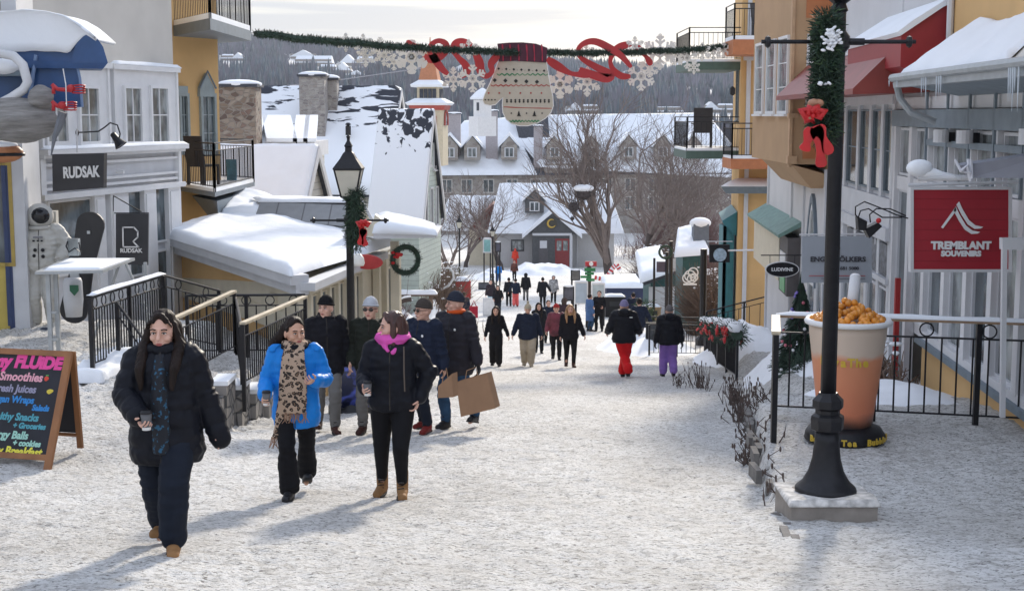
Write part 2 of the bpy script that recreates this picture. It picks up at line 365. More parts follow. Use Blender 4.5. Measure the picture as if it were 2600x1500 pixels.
# ================================================================== LEFT SIDE
def snow_patch(name, P00, P10, P11, P01, th, parent, nu=24, nv=24, amp=.06, mat=None, edge=.5, seed=0, extra=None):
    """thick rounded snow slab over a bilinear patch"""
    P = [Vector(p) for p in (P00, P10, P11, P01)]; V = []; fs = []
    for j in range(nv+1):
        for i in range(nu+1):
            s, t = i/nu, j/nv
            p = P[0]*(1-s)*(1-t)+P[1]*s*(1-t)+P[2]*s*t+P[3]*(1-s)*t
            e = min(s*nu, (1-s)*nu, t*nv, (1-t)*nv)/ (edge*4)
            e = min(1, e); e = math.sqrt(max(0, 1-(1-e)**2))
            h = th*e + amp*mn.noise(Vector((p.x*1.1+seed, p.y*1.1, 0)))*e + amp*.4*mn.noise(Vector((p.x*4+seed, p.y*4, 0)))*e
            if extra: h += extra(s, t)
            V.append((p.x, p.y, p.z+h))
    n0 = len(V)
    for j in range(nv+1):
        for i in range(nu+1):
            s, t = i/nu, j/nv; p = P[0]*(1-s)*(1-t)+P[1]*s*(1-t)+P[2]*s*t+P[3]*(1-s)*t
            V.append((p.x, p.y, p.z-.01))
    W = nu+1
    for j in range(nv):
        for i in range(nu):
            a = j*W+i; fs.append((a, a+1, a+W+1, a+W)); fs.append((n0+a, n0+a+W, n0+a+W+1, n0+a+1))
    bd = [(i) for i in range(nu)] + [j*W+nu for j in range(nv)] + [nv*W+i for i in range(nu, 0, -1)] + [j*W for j in range(nv, 0, -1)]
    for k in range(len(bd)):
        a, b = bd[k], bd[(k+1) % len(bd)]; fs.append((a, n0+a, n0+b, b))
    return linkmesh(name, V, fs, mat or SNOWR, parent, smooth=True)

WL = Fr((-8.44, 24.9), (-7.14, 30.0))
wb = thing('white_shop_building', 'white panelled shop building with beige upper wall and paired sash windows at the left', 'building', (-9.5, 27.5, -4.4))
b = MB(); b.fb(WL, -.3, WL.len, .96, 4.5, -4, 0); b.fb(WL, -4, -.3, -1.5, 4.5, -4, -.003); b.build('upper_wall', BEIGE, wb)
b = MB(); b.fb(WL, 0, WL.len, -4.6, .96, -4, .02)
b.build('wall', WHITE2, wb)
# bays
b = MB()
for u0, u1, vt in ((286, 449, 0), (98, 276, 0)):
    a0, _ = WL.px(u0, 300, .1); a1, _ = WL.px(u1, 300, .1)
    b.fb(WL, a0, a1, -.62, .86, .02, .12); b.fb(WL, a0-.04, a1+.04, .86, .96, .02, .2); b.fb(WL, a0, a0+.07, -.62, .86, .12, .16); b.fb(WL, a1-.07, a1, -.62, .86, .12, .16)
b.build('bay_panels', WHITE, wb)
b = MB()
b.fb(WL, 0, WL.len+.03, -.72, -.62, .02, .3); b.fb(WL, 0, WL.len+.02, -.78, -.72, .02, .22)
for z in (-.93, -1.24, -1.36): b.fb(WL, 0, WL.len+.01, z, z+.05, .02, .1)
b.fb(WL, 0, WL.len+.03, -1.52, -1.42, .02, .2)
b.fb(WL, 0, .16, -1.42, -.72, .02, .14); b.fb(WL, WL.len-.12, WL.len+.005, -1.42, -.78, .02, .13)
b.build('trim_bands', WHITE, wb)
snow_patch('ledge_snow', WL.pt(0, -.62, .12), WL.pt(0, -.62, .3), WL.pt(WL.len, -.62, .3), WL.pt(WL.len, -.62, .12), .06, wb, 4, 40, .02, edge=.25)
a0, _ = WL.px(286, 170, .1)
snow_patch('cornice_snow', WL.pt(a0, .96, .02), WL.pt(a0, .96, .2), WL.pt(WL.len, .96, .2), WL.pt(WL.len, .96, .02), .07, wb, 4, 24, .015, edge=.25)
for u0, u1 in ((318, 352), (385, 420), (203, 243), (118, 162)):
    pwindow(WL, u0, 226, u1, 360, wb, off=.12, nx=2, ny=2, gm=GLASSP, t=.06, d=.06, mt=.025)
# ground floor
b = MB()
for u0, u1 in ((235, 262), (276, 322), (362, 392), (424, 455)):
    a0, _ = WL.px(u0, 500, .1); a1, _ = WL.px(u1, 500, .1); b.fb(WL, a0, a1, -4.6, -1.52, .02, .14); b.fb(WL, a0+.05, a1-.05, -4.4, -1.6, .14, .17)
b.build('pilasters', WHITE, wb)
pwindow(WL, 128, 505, 232, 700, wb, off=.02, nx=1, ny=1, t=.05, sill=False)
pwindow(WL, 326, 486, 356, 700, wb, off=.02, nx=1, ny=2, t=.04, sill=False)
pwindow(WL, 394, 478, 420, 612, wb, off=.02, nx=1, ny=1, t=.04, sill=False)
pwindow(WL, 394, 636, 420, 790, wb, off=.02, nx=1, ny=1, t=.04, sill=False)
b = MB(); p = WL.pt(*WL.px(290, 437, .05), .1); b.tube([p, p+WL.N.to_3d()*.16], .035, 8); b.build('wall_vent', WHITE, wb)

# yellow shop at far left + pale pilaster
ys_ = thing('yellow_shop_front', 'yellow panelled shop front with blue edged window at the far left', 'shop front', (-8.9, 23.2, -3.5))
YLW = M('yellow_paint', (.56, .43, .10), .55, .08, 3); NAVY = M('navy_paint', (.03, .05, .13), .5)
WY = Fr((-11.5, 22.9), (-8.36, 23.25))
b = MB(); b.fb(WY, 0, WY.len-.02, -3.6, -.62, -1.2, 0); b.build('wall', YLW, ys_)
b = MB(); a, _ = WY.px(50, 500, 0); b.fb(WY, WY.len-.02, WY.len+.06, -3.6, -.62, -1.2, .04); b.fb(WY, a-.27, a-.2, -3.5, -.7, 0, .05); b.build('navy_trim', NAVY, ys_)
b = MB(); b.fb(WY, WY.len+.06, WY.len+.3, -3.6, 2.5, -1.2, .03); b.build('pale_pilaster', WHITE2, ys_)
pwindow(WY, -120, 420, 20, 668, ys_, off=0, nx=1, ny=1, fm=M('gold_frame', (.42, .30, .07), .5), t=.06, sill=False)
b = MB(); b.fb(WY, 0.3, 2.35, -3.35, -2.55, 0, .03); b.fb(WY, 2.55, 2.6, -3.2, -3.0, 0.0, .035); b.build('door_panel', M('yellow_paint2', (.50, .38, .09), .5), ys_)

# carved sign (orange-brown bun shape) above the yellow shop
os_ = MB(); c = at(5, 388, 22.2)
os_.ell(c, (.34, .2, .16), 18); os_.k = 1; os_.lathe(c+Vector((0, 0, -.03)), [(.3, -.02), (.36, -.02), (.36, .03), (.3, .03)], 20, 1, .6); os_.k = 2; os_.ell(c+Vector((0, 0, .12)), (.26, .18, .07), 14)
o = os_.build('carved_bun_sign', [M('bun_brown', (.42, .17, .07), .5, .2), BLACK, SNOW], None, True); tag(o, 'brown bun shaped carved sign with dark band and snow on top, above the yellow shop', 'sign')

# blue cabin with snow cap, carved wooden body, red claws, white frame
CAB = M('cabin_blue', (.025, .075, .20), .4, .15, 4); CABL = M('cabin_blue_light', (.16, .24, .40), .45, .1)
gc = thing('gondola_cabin_sign', 'blue cabin shaped shop canopy heaped with snow above the astronaut', 'cabin sign', (-6.8, 21.5, -.55))
Yc = 21.8
c0 = at(40, 160, Yc)
def arch(u0, v0, u1, v1, n=14):   # half ellipse hood outline in a frontal plane at depth Y
    return [(u0+(u1-u0)*(.5-.5*math.cos(PI*i/n)), v0-(v0-v1)*math.sin(PI*i/n)) for i in range(n+1)]
# hood: barrel running left to right, end face at the right
hp = [at(182, 160, Yc), at(190, 118, Yc), at(205, 95, Yc), at(225, 86, Yc), at(245, 95, Yc), at(262, 120, Yc), at(274, 160, Yc)]
b = MB(); b.prism(hp, (-.32, 1.0, 0)); b.build('hood_end', CAB, gc)
b = MB(); b.prism([at(-60, 150, Yc), at(274, 160, Yc), at(262, 175, Yc+.02), at(-60, 172, Yc+.02)], (-.3, .95, 0)); b.prism([at(-60, 150, Yc+.05), at(200, 160, Yc+.05), at(200, 100, Yc+.05), at(150, 60, Yc+.05), at(-60, 60, Yc+.05)], (-.4, .9, 0)); b.build('hood', CAB, gc)
b = MB(); b.prism([at(-60, 168, Yc+.12), at(196, 172, Yc+.12), at(206, 222, Yc+.12), at(210, 272, Yc+.12), at(-60, 275, Yc+.12)], (-.28, .8, 0)); b.build('cabin_body', CAB, gc)
b = MB()
b.tube([at(92, 140, Yc+.04), at(86, 175, Yc+.04), at(78, 230, Yc+.04), at(76, 274, Yc+.04)], .032, 8)
b.tube([at(194, 158, Yc+.06), at(203, 200, Yc+.06), at(209, 272, Yc+.06)], .022, 8); b.build('door_rails', CABL, gc)
# heaped snow cap
Vs = []; fs = []; nu, nv = 40, 14
for i in range(nu+1):
    u = -70 + 332*i/nu - 20
    t = i/nu
    top = np.interp(u, [-90, 0, 60, 120, 165, 195, 225, 255], [30, 30, 27, 30, 42, 60, 84, 112])
    bot = np.interp(u, [-90, 0, 60, 90, 150, 172, 190, 215, 255], [128, 128, 132, 130, 132, 134, 112, 88, 114])
    for j in range(nv+1):
        s = j/nv; a = PI*s
        v = bot + (top-bot)*math.sin(min(a, PI/2)) if a < PI/2 else top
        dep = Yc - .12*(1-abs(math.cos(a)))*1 + (0 if a < PI/2 else 1.1*(-math.cos(a)))
        v += 3*mn.noise(Vector((u*.02, s*3, 0)))
        p = at(u, v, Yc-.03); p.y = dep; Vs.append(p)
for i in range(nu):
    for j in range(nv): a = i*(nv+1)+j; fs.append((a, a+nv+1, a+nv+2, a+1))
o = linkmesh('snow_cap', Vs, fs, SNOWR, gc, smooth=True)
sm = o.modifiers.new('s', 'SOLIDIFY'); sm.thickness = .04
# white tube
o = MB(); o.tube([at(-60, 112, Yc-.5), at(0, 136, Yc-.5), at(35, 143, Yc-.5), at(58, 165, Yc-.5), at(70, 208, Yc-.5), at(60, 228, Yc-.5), at(30, 248, Yc-.5), at(-5, 266, Yc-.5), at(-60, 290, Yc-.5)], .07, 10)
o.build('white_tube_frame', WHITE2, gc, True)
b = MB(); b.ell(at(15, 170, Yc-.15), (.26, .25, .13), 14); b.build('window_snow', SNOW, gc, True)
b = MB(); b.cbox(at(15, 187, Yc-.1), .56, .3, .08); b.build('window_frame', BLUEGREY, gc)
# carved wooden body
def carved(name, c, r, mat, parent, st):
    b = MB(); b.ell(c, r, 28); o = b.build(name, mat, parent, True)
    for v in o.data.vertices:
        n = mn.noise(Vector((v.co.x*st[0], v.co.y*st[0], v.co.z*st[1]))); v.co += v.co.normalized()*0 + Vector((v.normal.x, v.normal.y, v.normal.z))*n*.05
    return o
WOODG = M('weathered_grey_wood', (.24, .23, .22), .8, .35, 3, .8, 9, stretch=(1, 1, 7), dist=.04)
cb = thing('carved_wooden_mascot', 'grey carved wooden body with red gripping hands hanging below the blue cabin', 'carving', at(60, 330, 21.2))
carved('body', at(50, 305, 21.4), (.56, .42, .36), WOODG, cb, (2, 12)); carved('shoulder', at(105, 250, 21.35), (.20, .25, .22), WOODG, cb, (2, 12))
RED = M('sign_red', (.40, .015, .02), .4, .1)
for vz, ulen, ust in ((225, 218, 132), (268, 196, 132)):
    b = MB(); y = 21.0
    b.tube([at(ust, vz-10, y), at(ust+14, vz+2, y), at(ust+40, vz+4, y), at(ulen-30, vz+2, y)], .03, 8); b.tube([at(ust+4, vz-8, y), at(ust+4, vz+14, y)], .028, 8)
    b.ell(at(ulen-38, vz, y), (.07, .06, .06), 10)
    for k in range(4): b.tube([at(ulen-34, vz-7+k*6, y-.02), at(ulen-14, vz-9+k*7, y-.05), at(ulen-2, vz-7+k*6, y), at(ulen-6, vz-3+k*5, y+.04)], .013, 6)
    b.build('gripping_hand', RED, cb, True)
b = MB(); b.tube([at(160, 175, 20.9), at(167, 215, 20.9), at(169, 270, 20.9)], .008, 5); b.build('thin_pole', WHITE, cb)
b = MB(); b.tube([at(160, 285, 21.1), at(150, 320, 21.1), at(138, 350, 21.1), at(130, 395, 21.1)], [.07, .06, .035, .01], 8); b.build('hanging_tail', M('slate_grey', (.15, .16, .18), .7), cb)

# RUDSAK signs and gooseneck lamp
SIGNK = M('sign_charcoal', (.035, .036, .042), .45, .15, 3); LET = M('sign_lettering', (.8, .8, .8), .5, .02)
sg = thing('shop_sign', 'square charcoal sign box reading RUDSAK on the white wall', 'sign', at(197, 485, 24.2))
c = at(200, 438, 24.2); q = at(130, 438, 24.2)
b = MB(); w2 = .455
b.prism([at(132, 392, 24.2), at(264, 389, 24.2), at(263, 477, 24.2), at(134, 487, 24.2)], (.02, .12, 0)); b.build('panel', SIGNK, sg)
text('lettering', 'RUDSAK', .26, at(206, 450, 24.17), (1, 0, .04), (0, 0, 1), LET, sg, .006, .010, sx=.62)
b = MB(); b.tube([at(196, 388, 24.28), at(195, 330, 24.28)], .012, 6); b.build('mount', WHITE2, sg)
gl = thing('gooseneck_lamp', 'black gooseneck wall lamp above the square RUDSAK sign', 'lamp', at(195, 337, 24.6))
b = MB(); b.tube([at(195, 337, 24.6), at(215, 336, 24.3), at(250, 334, 24.1), at(265, 324, 24.05), at(280, 312, 24), at(298, 318, 24), at(305, 340, 24), at(303, 350, 24)], .013, 8); b.ell(at(196, 337, 24.6), (.03, .05, .06), 8); b.build('arm', BLACK, gl)
b = MB(); rot = Matrix.Rotation(R(38), 3, 'Y')
V0 = len(b.v); b.lathe((0, 0, 0), [(.03, .16), (.05, .14), (.06, .02), (.11, -.09), (.115, -.1), (.1, -.09)], 14); b.v = [tuple(at(299, 358, 24)+(Matrix.Rotation(R(-35), 3, 'Y') @ Vector(p))) for p in b.v]; b.build('shade', BLACK, gl)
sg = thing('shop_sign', 'hanging black rectangular sign with a white outlined R logo above small RUDSAK letters', 'sign', at(335, 671, 24.6))
b = MB(); b.prism([at(294, 543, 24.4), at(377, 543, 24.4), at(375, 673, 24.4), at(294, 671, 24.4)], (.0, .05, 0)); b.build('panel', SIGNK, sg)
def line(mb, pts, Y, wd, dep=.012):
    P = [at(u, v, Y) for u, v in pts]
    for i in range(len(P)-1):
        d = (P[i+1]-P[i]); d.y = 0; n = Vector((-d.z, 0, d.x)).normalized()*wd/2; e = d.normalized()*wd*.45
        a, c = P[i]-e, P[i+1]+e
        mb.prism([a-n, c-n, c+n, a+n], (0, -dep, 0))
b = MB(); line(b, [(312, 577), (340, 577), (350, 588), (350, 602), (338, 613), (352, 627), (313, 627), (312, 577)], 24.39, .022); b.build('logo', LET, sg)
text('lettering', 'RUDSAK', .10, at(333, 641, 24.39), (1, 0, 0), (0, 0, 1), LET, sg, .004, .003)
b = MB(); b.tube([at(288, 497, 24.6), at(359, 538, 24.45)], .01, 6); b.tube([at(288, 497, 24.6), at(288, 536, 24.6)], .008, 6); b.tube([at(290, 541, 24.45), at(378, 541, 24.45)], .01, 6); b.build('bracket', BLACK, sg)

# yellow building with two balconies behind the white one
yb = thing('ochre_hotel', 'ochre rendered building with narrow gabled windows beyond the white shop', 'building', (-8.5, 34, -5))
WO = Fr((-9.3, 30.3), (-7.12, 34.5))
b = MB(); b.fb(WO, 0, WO.len, -5.5, 8, -3, 0); b.build('wall', YEL, yb)
TEAL = M('grey_teal_paint', (.28, .33, .34), .5, .1)
for u0, u1, peak in ((456, 474, 0), (510, 543, 1)):
    w = pwindow(WO, u0+4, 246, u1-4, 385, yb, nx=2, ny=3, fm=TEAL, t=.08, d=.07, sill=False)
    b = MB(); a0, z1 = WO.px(u0, 222, .08); a1, _ = WO.px(u1, 222, .08); zt = WO.px(u0, 186, .08)[1]
    am = (a0+a1)/2; P = WO.pt
    if peak:
        b.prism([P(a0-.04, z1-.22, 0.0), P(a1+.04, z1-.22, 0.0), P(a1+.02, z1, 0.0), P(am, zt, 0.0), P(a0-.02, z1, 0.0)], WO.N.to_3d()*.08)
    else: b.fb(WO, a0-.05, a1+.02, z1-.2, z1+.03, 0, .1)
    b.build('window_head', TEAL, yb)
    if peak: b = MB(); b.tube([P(a0-.06, z1-.02, .1), P(am, zt+.05, .1), P(a1+.06, z1-.02, .1)], .025, 5); b.build('pediment_moulding', BLUEGREY, yb)
def balcony(name, label, poly, zf, zt, fascia, parent_thing=None, railh=1.05, snow=.08, bracket=None, spacing=.13, open_edges=(0, 1, 2), fh=.24):
    t = thing(name, label, 'balcony', (poly[0][0], poly[0][1], zf-fh))
    P = [Vector((x, y, zf-fh)) for x, y in poly]
    b = MB(); b.prism(P, (0, 0, fh)); b.build('deck', fascia, t)
    b = MB(); c = sum((p for p in P), Vector())/len(P)
    Q = [c+(p-c)*.985 + Vector((0, 0, fh+.002)) for p in P]; b.prism(Q, (0, 0, snow)); b.build('deck_snow', SNOWR, t)
    rail = MB(); bars = MB(); posts = MB()
    for e in open_edges:
        p = Vector((poly[e][0], poly[e][1], 0)); q = Vector((poly[e+1][0], poly[e+1][1], 0)); 
        p = c.xy.to_3d()+(p-c.xy.to_3d())*.97; q = c.xy.to_3d()+(q-c.xy.to_3d())*.97
        d = q-p; n = max(2, int(d.length/spacing))
        for z in (zf+railh, zf+railh-.16, zf+.12): rail.tube([p+Vector((0, 0, z)), q+Vector((0, 0, z))], .018 if z > zf+.9 else .012, 5)
        for i in range(n+1):
            s = p+d*i/n
            if i in (0, n): posts.cbox(s+Vector((0, 0, zf+railh/2)), .05, .05, railh)
            else: bars.tube([s+Vector((0, 0, zf+.1)), s+Vector((0, 0, zf+railh-.16))], .008, 4)
    rail.build('rails', BLACK, t); bars.build('balusters', BLACK, t); posts.build('posts', BLACK, t)
    if bracket: bracket(t)
    return t
pl = [(-7.9, 33.2), (-6.44, 30.5), (-6.43, 35.2), (-7.6, 36.5)]
balcony('balcony', 'balcony with snowy deck and blue grey fascia at the top left, under the garland end', pl, 2.03, 3.1, BLUEGREY, snow=.12)
def brk(t):
    b = MB(); z = -1.9
    b.hexa([(-6.95, 32.4, z-.5), (-6.6, 31.6, z-.5), (-6.6, 33.2, z-.5), (-7.0, 33.8, z-.5), (-7.5, 33.0, z), (-6.5, 31.0, z), (-6.48, 34.6, z), (-7.3, 35.6, z)]); b.build('bracket', BLUEGREY, t)
balcony('balcony', 'balcony with black rails and dark chair above the snowy low shop roof', pl, -1.68, -.6, BLUEGREY, bracket=brk, fh=.1)
def chair(loc, rz, label, group=None, s=1.0):
    t = thing('patio_chair', label, 'chair', (0, 0, 0), group); DK = M('dark_resin', (.03, .028, .03), .5, .2)
    b = MB(); b.cbox((0, 0, .42), .5, .5, .05); b.build('seat', DK, t)
    b = MB(); b.cbox((0, .27, .75), .5, .04, .62, rot=Matrix.Rotation(R(-8), 3, 'X'))
    b.build('backrest', DK, t)
    for sx in (-1, 1):
        for sy in (-1, 1): b = MB(); b.cbox((sx*.23, sy*.22, .2), .05, .05, .4); b.build('leg', DK, t)
        b = MB(); b.cbox((sx*.27, 0, .64), .06, .5, .03); b.build('armrest', DK, t)
    t.location = loc; t.rotation_euler = (0, 0, rz); t.scale = (s, s, s); return t
chair((-7.05, 32.2, -1.6), R(150), 'dark chair on the left lower balcony, seen from behind', None, 1.05)
b = MB(); b.prism([at(575, 405, 34.5), at(600, 405, 34.2), at(600, 470, 34.2), at(575, 470, 34.5)], (0, .03, 0)); o = b.build('blue_banner', M('banner_blue', (.10, .34, .48), .6, .3), None); tag(o, 'pale blue cloth hung behind the lower left balcony bars', 'cloth')

# low cream shop with deep snow roof
ls = thing('low_cream_shop', 'low cream and ochre shop with a deep snow roof beside the stairs', 'shop', (-4.6, 27, -5))
A = Vector((-7.12, 29.95)); B = Vector((-3.62, 24.2)); C = Vector((-2.62, 31.4)); D = Vector((-6.0, 34.5))
WG = Fr(A, B); WS = Fr(B, C)
b = MB(); P3 = [(p.x, p.y, -6.4) for p in (A, B, C, D)]; b.prism(P3, (0, 0, 3.45)); b.build('wall', CREAM, ls)
# gable side: ochre panel + cream rake boards
b = MB(); P = WG.pt; L_ = WG.len
aq = WG.px(655, 707, .02)[0]; b.prism([P(0, -3.47, .002), P(aq, -3.09, .002), P(0, -2.93, .002)], WG.N.to_3d()*.02)
b.fb(WG, 0, L_-1.2, -6, -3.86, .002, .02); b.build('ochre_panels', YEL, ls)
b = MB(); b.fb(WG, 0, L_, -3.86, -3.5, .0, .05); b.fb(WG, L_-1.5, L_-1.2, -6, -3.22, .0, .07); b.fb(WG, L_-.16, L_, -6, -3.0, 0, .09); b.build('cream_boards', CREAM, ls)
b = MB()
for z0, z1, d0, d1 in ((-.17, 0, .0, .34), (-.34, -.17, .0, .24)):
    b.hexa([P(.0, -2.56+z0, d0), P(L_+.25, -2.73+z0, d0), P(L_+.25, -2.73+z0, d1), P(.0, -2.56+z0, d1), P(.0, -2.56+z1, d0), P(L_+.25, -2.73+z1, d0), P(L_+.25, -2.73+z1, d1), P(.0, -2.56+z1, d1)])
b.build('rake_fascia', WHITE2, ls)
b = MB(); b.hexa([WS.pt(-.3, -3.0, 0), WS.pt(WS.len-2, -3.0, 0), WS.pt(WS.len-2, -3.0, .3), WS.pt(-.3, -3.0, .3), WS.pt(-.3, -2.86, 0), WS.pt(WS.len-2, -2.86, 0), WS.pt(WS.len-2, -2.86, .3), WS.pt(-.3, -2.86, .3)]); b.build('eave_fascia', WHITE2, ls)
def hump(s, t): return .10*math.exp(-((s-.35)**2+(t-.75)**2)/.02) + .08*math.sin(s*9+t*4)*t*(1-t)
snow_patch('roof_snow', WG.pt(-.05, -2.56, .36), WG.pt(L_+.33, -2.73, .36), WS.pt(WS.len-1.6, -2.75, .34), (-6.2, 33.2, -2.25), .20, ls, 60, 60, .035, edge=.9, extra=hump)
METAL = stripes_mat('seam_metal_roof', (.25, .26, .27), (.12, .12, .13), 1.6, 'X', .05, .4)
b = MB(); b.hexa([at(645, 556, 31), at(880, 575, 30), at(880, 560, 31.5), at(640, 548, 32.5), at(662, 512, 31.6), at(880, 520, 30.8), at(880, 508, 32.5), at(655, 504, 33)]); b.build('metal_roof_light', METAL, ls)
snow_patch('metal_roof_snow', at(655, 512, 31.6), at(885, 514, 30.8), at(880, 505, 32.6), at(640, 500, 33), .07, ls, 30, 6, .03, edge=.4)
snow_patch('back_roof_snow', at(560, 545, 31.5), at(668, 545, 31.2), at(700, 506, 33.8), at(600, 480, 34.5), .12, ls, 20, 20, .1, edge=.6)
# street side: columns and glass
b = MB()
for i in range(7):
    a = .12 + i*.62; b.fb(WS, a, a+.14, -6, -3.0, .0, .1)
for a in (5.0, 5.7, 6.95): b.fb(WS, a, a+.2, -6, -2.9, .02, .16)
b.fb(WS, 0, WS.len, -3.12, -3.0, 0, .12); b.build('columns', CREAM, ls)
for i in range(6): a = .28+i*.62; window(WS, a+.03, a+.43, -4.55, -3.2, ls, nx=1, ny=1, fm=CREAM, t=.025, d=.04, sill=False)
window(WS, 5.95, 6.85, -4.4, -3.35, ls, nx=1, ny=1, fm=CREAM, t=.05, d=.05, sill=True); window(WS, 5.25, 5.6, -4.4, -3.35, ls, nx=1, ny=1, fm=CREAM, t=.04, d=.05, sill=False)
b = MB(); b.fb(WS, 5.95, 6.9, -5.6, -4.6, .0, .03); b.fb(WS, .1, 4.8, -5.8, -4.65, 0, .03); b.build('ochre_dado', YEL, ls)
# corner porch with snow canopy
b = MB()
b.prism([at(880, 600, 28.6), at(965, 600, 28.6), at(915, 505, 28.6)], (0, .25, 0)); b.prism([at(935, 600, 28.2), at(1000, 600, 28.2), at(1000, 580, 28.2), at(952, 545, 28.2)], (0, .3, 0)); b.build('gable_boards', CREAM, ls)
b = MB(); b.tube([at(876, 604, 28.4), at(915, 502, 28.4), at(968, 604, 28.4)], .05, 6); b.build('gable_trim', WHITE2, ls)
b = MB(); b.prism([at(948, 592, 28.0), at(1108, 596, 28.0), at(1108, 604, 28.0), at(948, 606, 28.0)], (.0, 2.4, 0)); b.build('canopy', WHITE2, ls)
snow_patch('canopy_snow', at(945, 592, 27.95), at(1112, 597, 27.95), at(1108, 580, 30.5), at(955, 560, 30.5), .12, ls, 40, 16, .04, edge=.6, extra=lambda s, t: .17*(1-s)**.8*min(1, 6*s*(1-s)+.1))
b = MB(); b.cbox(Vector((-2.42, 28.9, -4.3)), .17, .17, 3.4); b.build('corner_post', CREAM, ls)

# red oval sign, white lamp globe and wreath on that shop
o = MB(); c = at(930, 665, 27); o.lathe((0, 0, 0), [(.0, 0), (.30, 0), (.32, .02), (.30, .04), (.0, .04)], 24, 1, .46); o.v = [tuple(c+Vector((p[0], p[2], p[1]))+Vector((0, 0, -.05*p[0]))) for p in o.v]
o = o.build('oval_sign', M('oval_red', (.42, .03, .03), .45, .15), None); tag(o, 'red oval shop sign hanging behind the lamp post with a bow', 'sign')
o = MB(); o.lathe(at(909, 672, 26.6), [(.0, -.02), (.11, -.02), (.13, .03), (.11, .14), (.06, .2), (0, .21)], 16); o = o.build('globe_light', M('globe_white', (.8, .78, .72), .4), None, True); tag(o, 'white bell shaped light next to the red oval sign', 'light')
def needles(mb, c, axis_pts, r, n, ln, seed=1, w=.006):
    rnd = random.Random(seed)
    for _ in range(n):
        t = rnd.random()*(len(axis_pts)-1); i = int(t); f = t-i; p = axis_pts[i].lerp(axis_pts[min(i+1, len(axis_pts)-1)], f)
        d = Vector((rnd.gauss(0, 1), rnd.gauss(0, 1), rnd.gauss(0, 1))).normalized(); q = p + d*r*rnd.uniform(.3, 1); e = q + (d+Vector((rnd.gauss(0, .5), rnd.gauss(0, .5), rnd.gauss(0, .5)))).normalized()*ln
        s = d.cross(Vector((rnd.gauss(0, 1), rnd.gauss(0, 1), rnd.gauss(0, 1)))).normalized()*w
        mb.add([q-s, q+s, e+s*.3, e-s*.3], [(0, 1, 2, 3)])
PINE = M('garland_green', (.022, .048, .03), .7, .5, 9); PINE2 = M('garland_green_light', (.05, .09, .04), .7, .4, 9)
BOW = M('bow_red', (.50, .012, .015), .5, .2, 6)
def wreath(name, label, c, Rr, Y=0, rz=0, n=1400, bow=True):
    t = thing(name, label, 'wreath', c); b = MB(); pts = [Vector(c)+Vector((Rr*math.cos(a)*math.cos(rz), Rr*math.cos(a)*math.sin(rz), Rr*math.sin(a))) for a in np.linspace(0, 2*PI, 25)]
    needles(b, c, pts, Rr*.28, n, Rr*.16, 3, Rr*.025); b.tube(pts, Rr*.2, 6, False); b.build('greenery', PINE, t)
    if bow:
        b = MB(); q = Vector(c)+Vector((-Rr*.55, -.12, Rr*.35))
        for k in range(9): b.ell(q+Vector((random.gauss(0, Rr*.22), -.02, random.gauss(0, Rr*.3))), (Rr*.16, .04, Rr*.12), 8)
        b.build('poinsettia', BOW, t, True)
    return t
wreath('wreath', 'green wreath with red flowers on the corner post of the cream shop', at(1030, 660, 28.6), .27, rz=R(20))
# ================================================================== RIGHT SIDE
def rx(y): return 4.53 + .063*y
WR = Fr((rx(12), 12), (rx(52), 52), flip=True)
def ra(y): return (y-12)/(WR.D.y)
TIMB = M('blue_grey_timber', (.16, .20, .23), .55, .12); TAN = M('tan_render', (.46, .30, .17), .8, .07, 1.5, .2, 60, dist=.004); ORNG = M('orange_panel', (.48, .18, .07), .6, .08)
GREYL = M('light_grey_paint', (.64, .64, .65), .6, .05, 3); RRED = M('red_roof_metal', (.24, .045, .035), .45, .15, 3); RRED2 = M('red_panel', (.30, .02, .025), .5, .06)
# --- R1 timber and glass shop
r1 = thing('souvenir_shop', 'ochre and grey glass fronted shop with icicled blue grey canopy at the right edge', 'shop', (rx(16), 16, -3.5))
yA, yB = 9.5, 21.6
b = MB(); b.fb(WR, ra(yA), ra(18.4), .3, 3.6, -4, 0); b.build('upper_wall', YEL, r1)
b = MB(); b.fb(WR, ra(yA), ra(19.5), -4.2, -3.16, -4, 0); b.build('base_wall', YEL, r1)
b = MB(); b.fb(WR, ra(yA), ra(yB), -3.16, .3, -4, -.06); b.build('back_wall', GREYL, r1)
b = MB(); b.fb(WR, ra(yA), ra(19.45), -3.16, -3.08, -.06, .12); b.fb(WR, ra(yA), ra(yB), -.18, .06, -.06, .1); b.build('sill_band', TIMB, r1)
b = MB(); b.fb(WR, ra(yA), ra(19.45), -3.08, -2.98, -.06, .06); b.fb(WR, ra(yA), ra(yB), -1.12, -.92, -.055, .03); b.fb(WR, ra(yA), ra(yB), .075, .24, -.055, .03); b.build('white_bands', GREYL, r1)
posts = [10.6, 12.2, 13.6, 14.9, 16.0, 17.1, 18.2, 19.35, 20.4, 21.5]
for y in posts: b = MB(); b.fb(WR, ra(y)-.09, ra(y)+.09, -3.0 if y < 19.6 else -4.4, -.18, -.055, .07); b.build('mullion', GREYL, r1)
b = MB()
for y in posts[:-2]: b.fb(WR, ra(y)+.1, ra(y)+.15, -3.0, .0, -.055, .04); b.fb(WR, ra(y)-.03, ra(y)+.03, -.9, .3, .071, .1)
b.fb(WR, ra(yA), ra(19.4), -.42, -.34, .04, .09)
b.build('timber_strips', TIMB, r1)
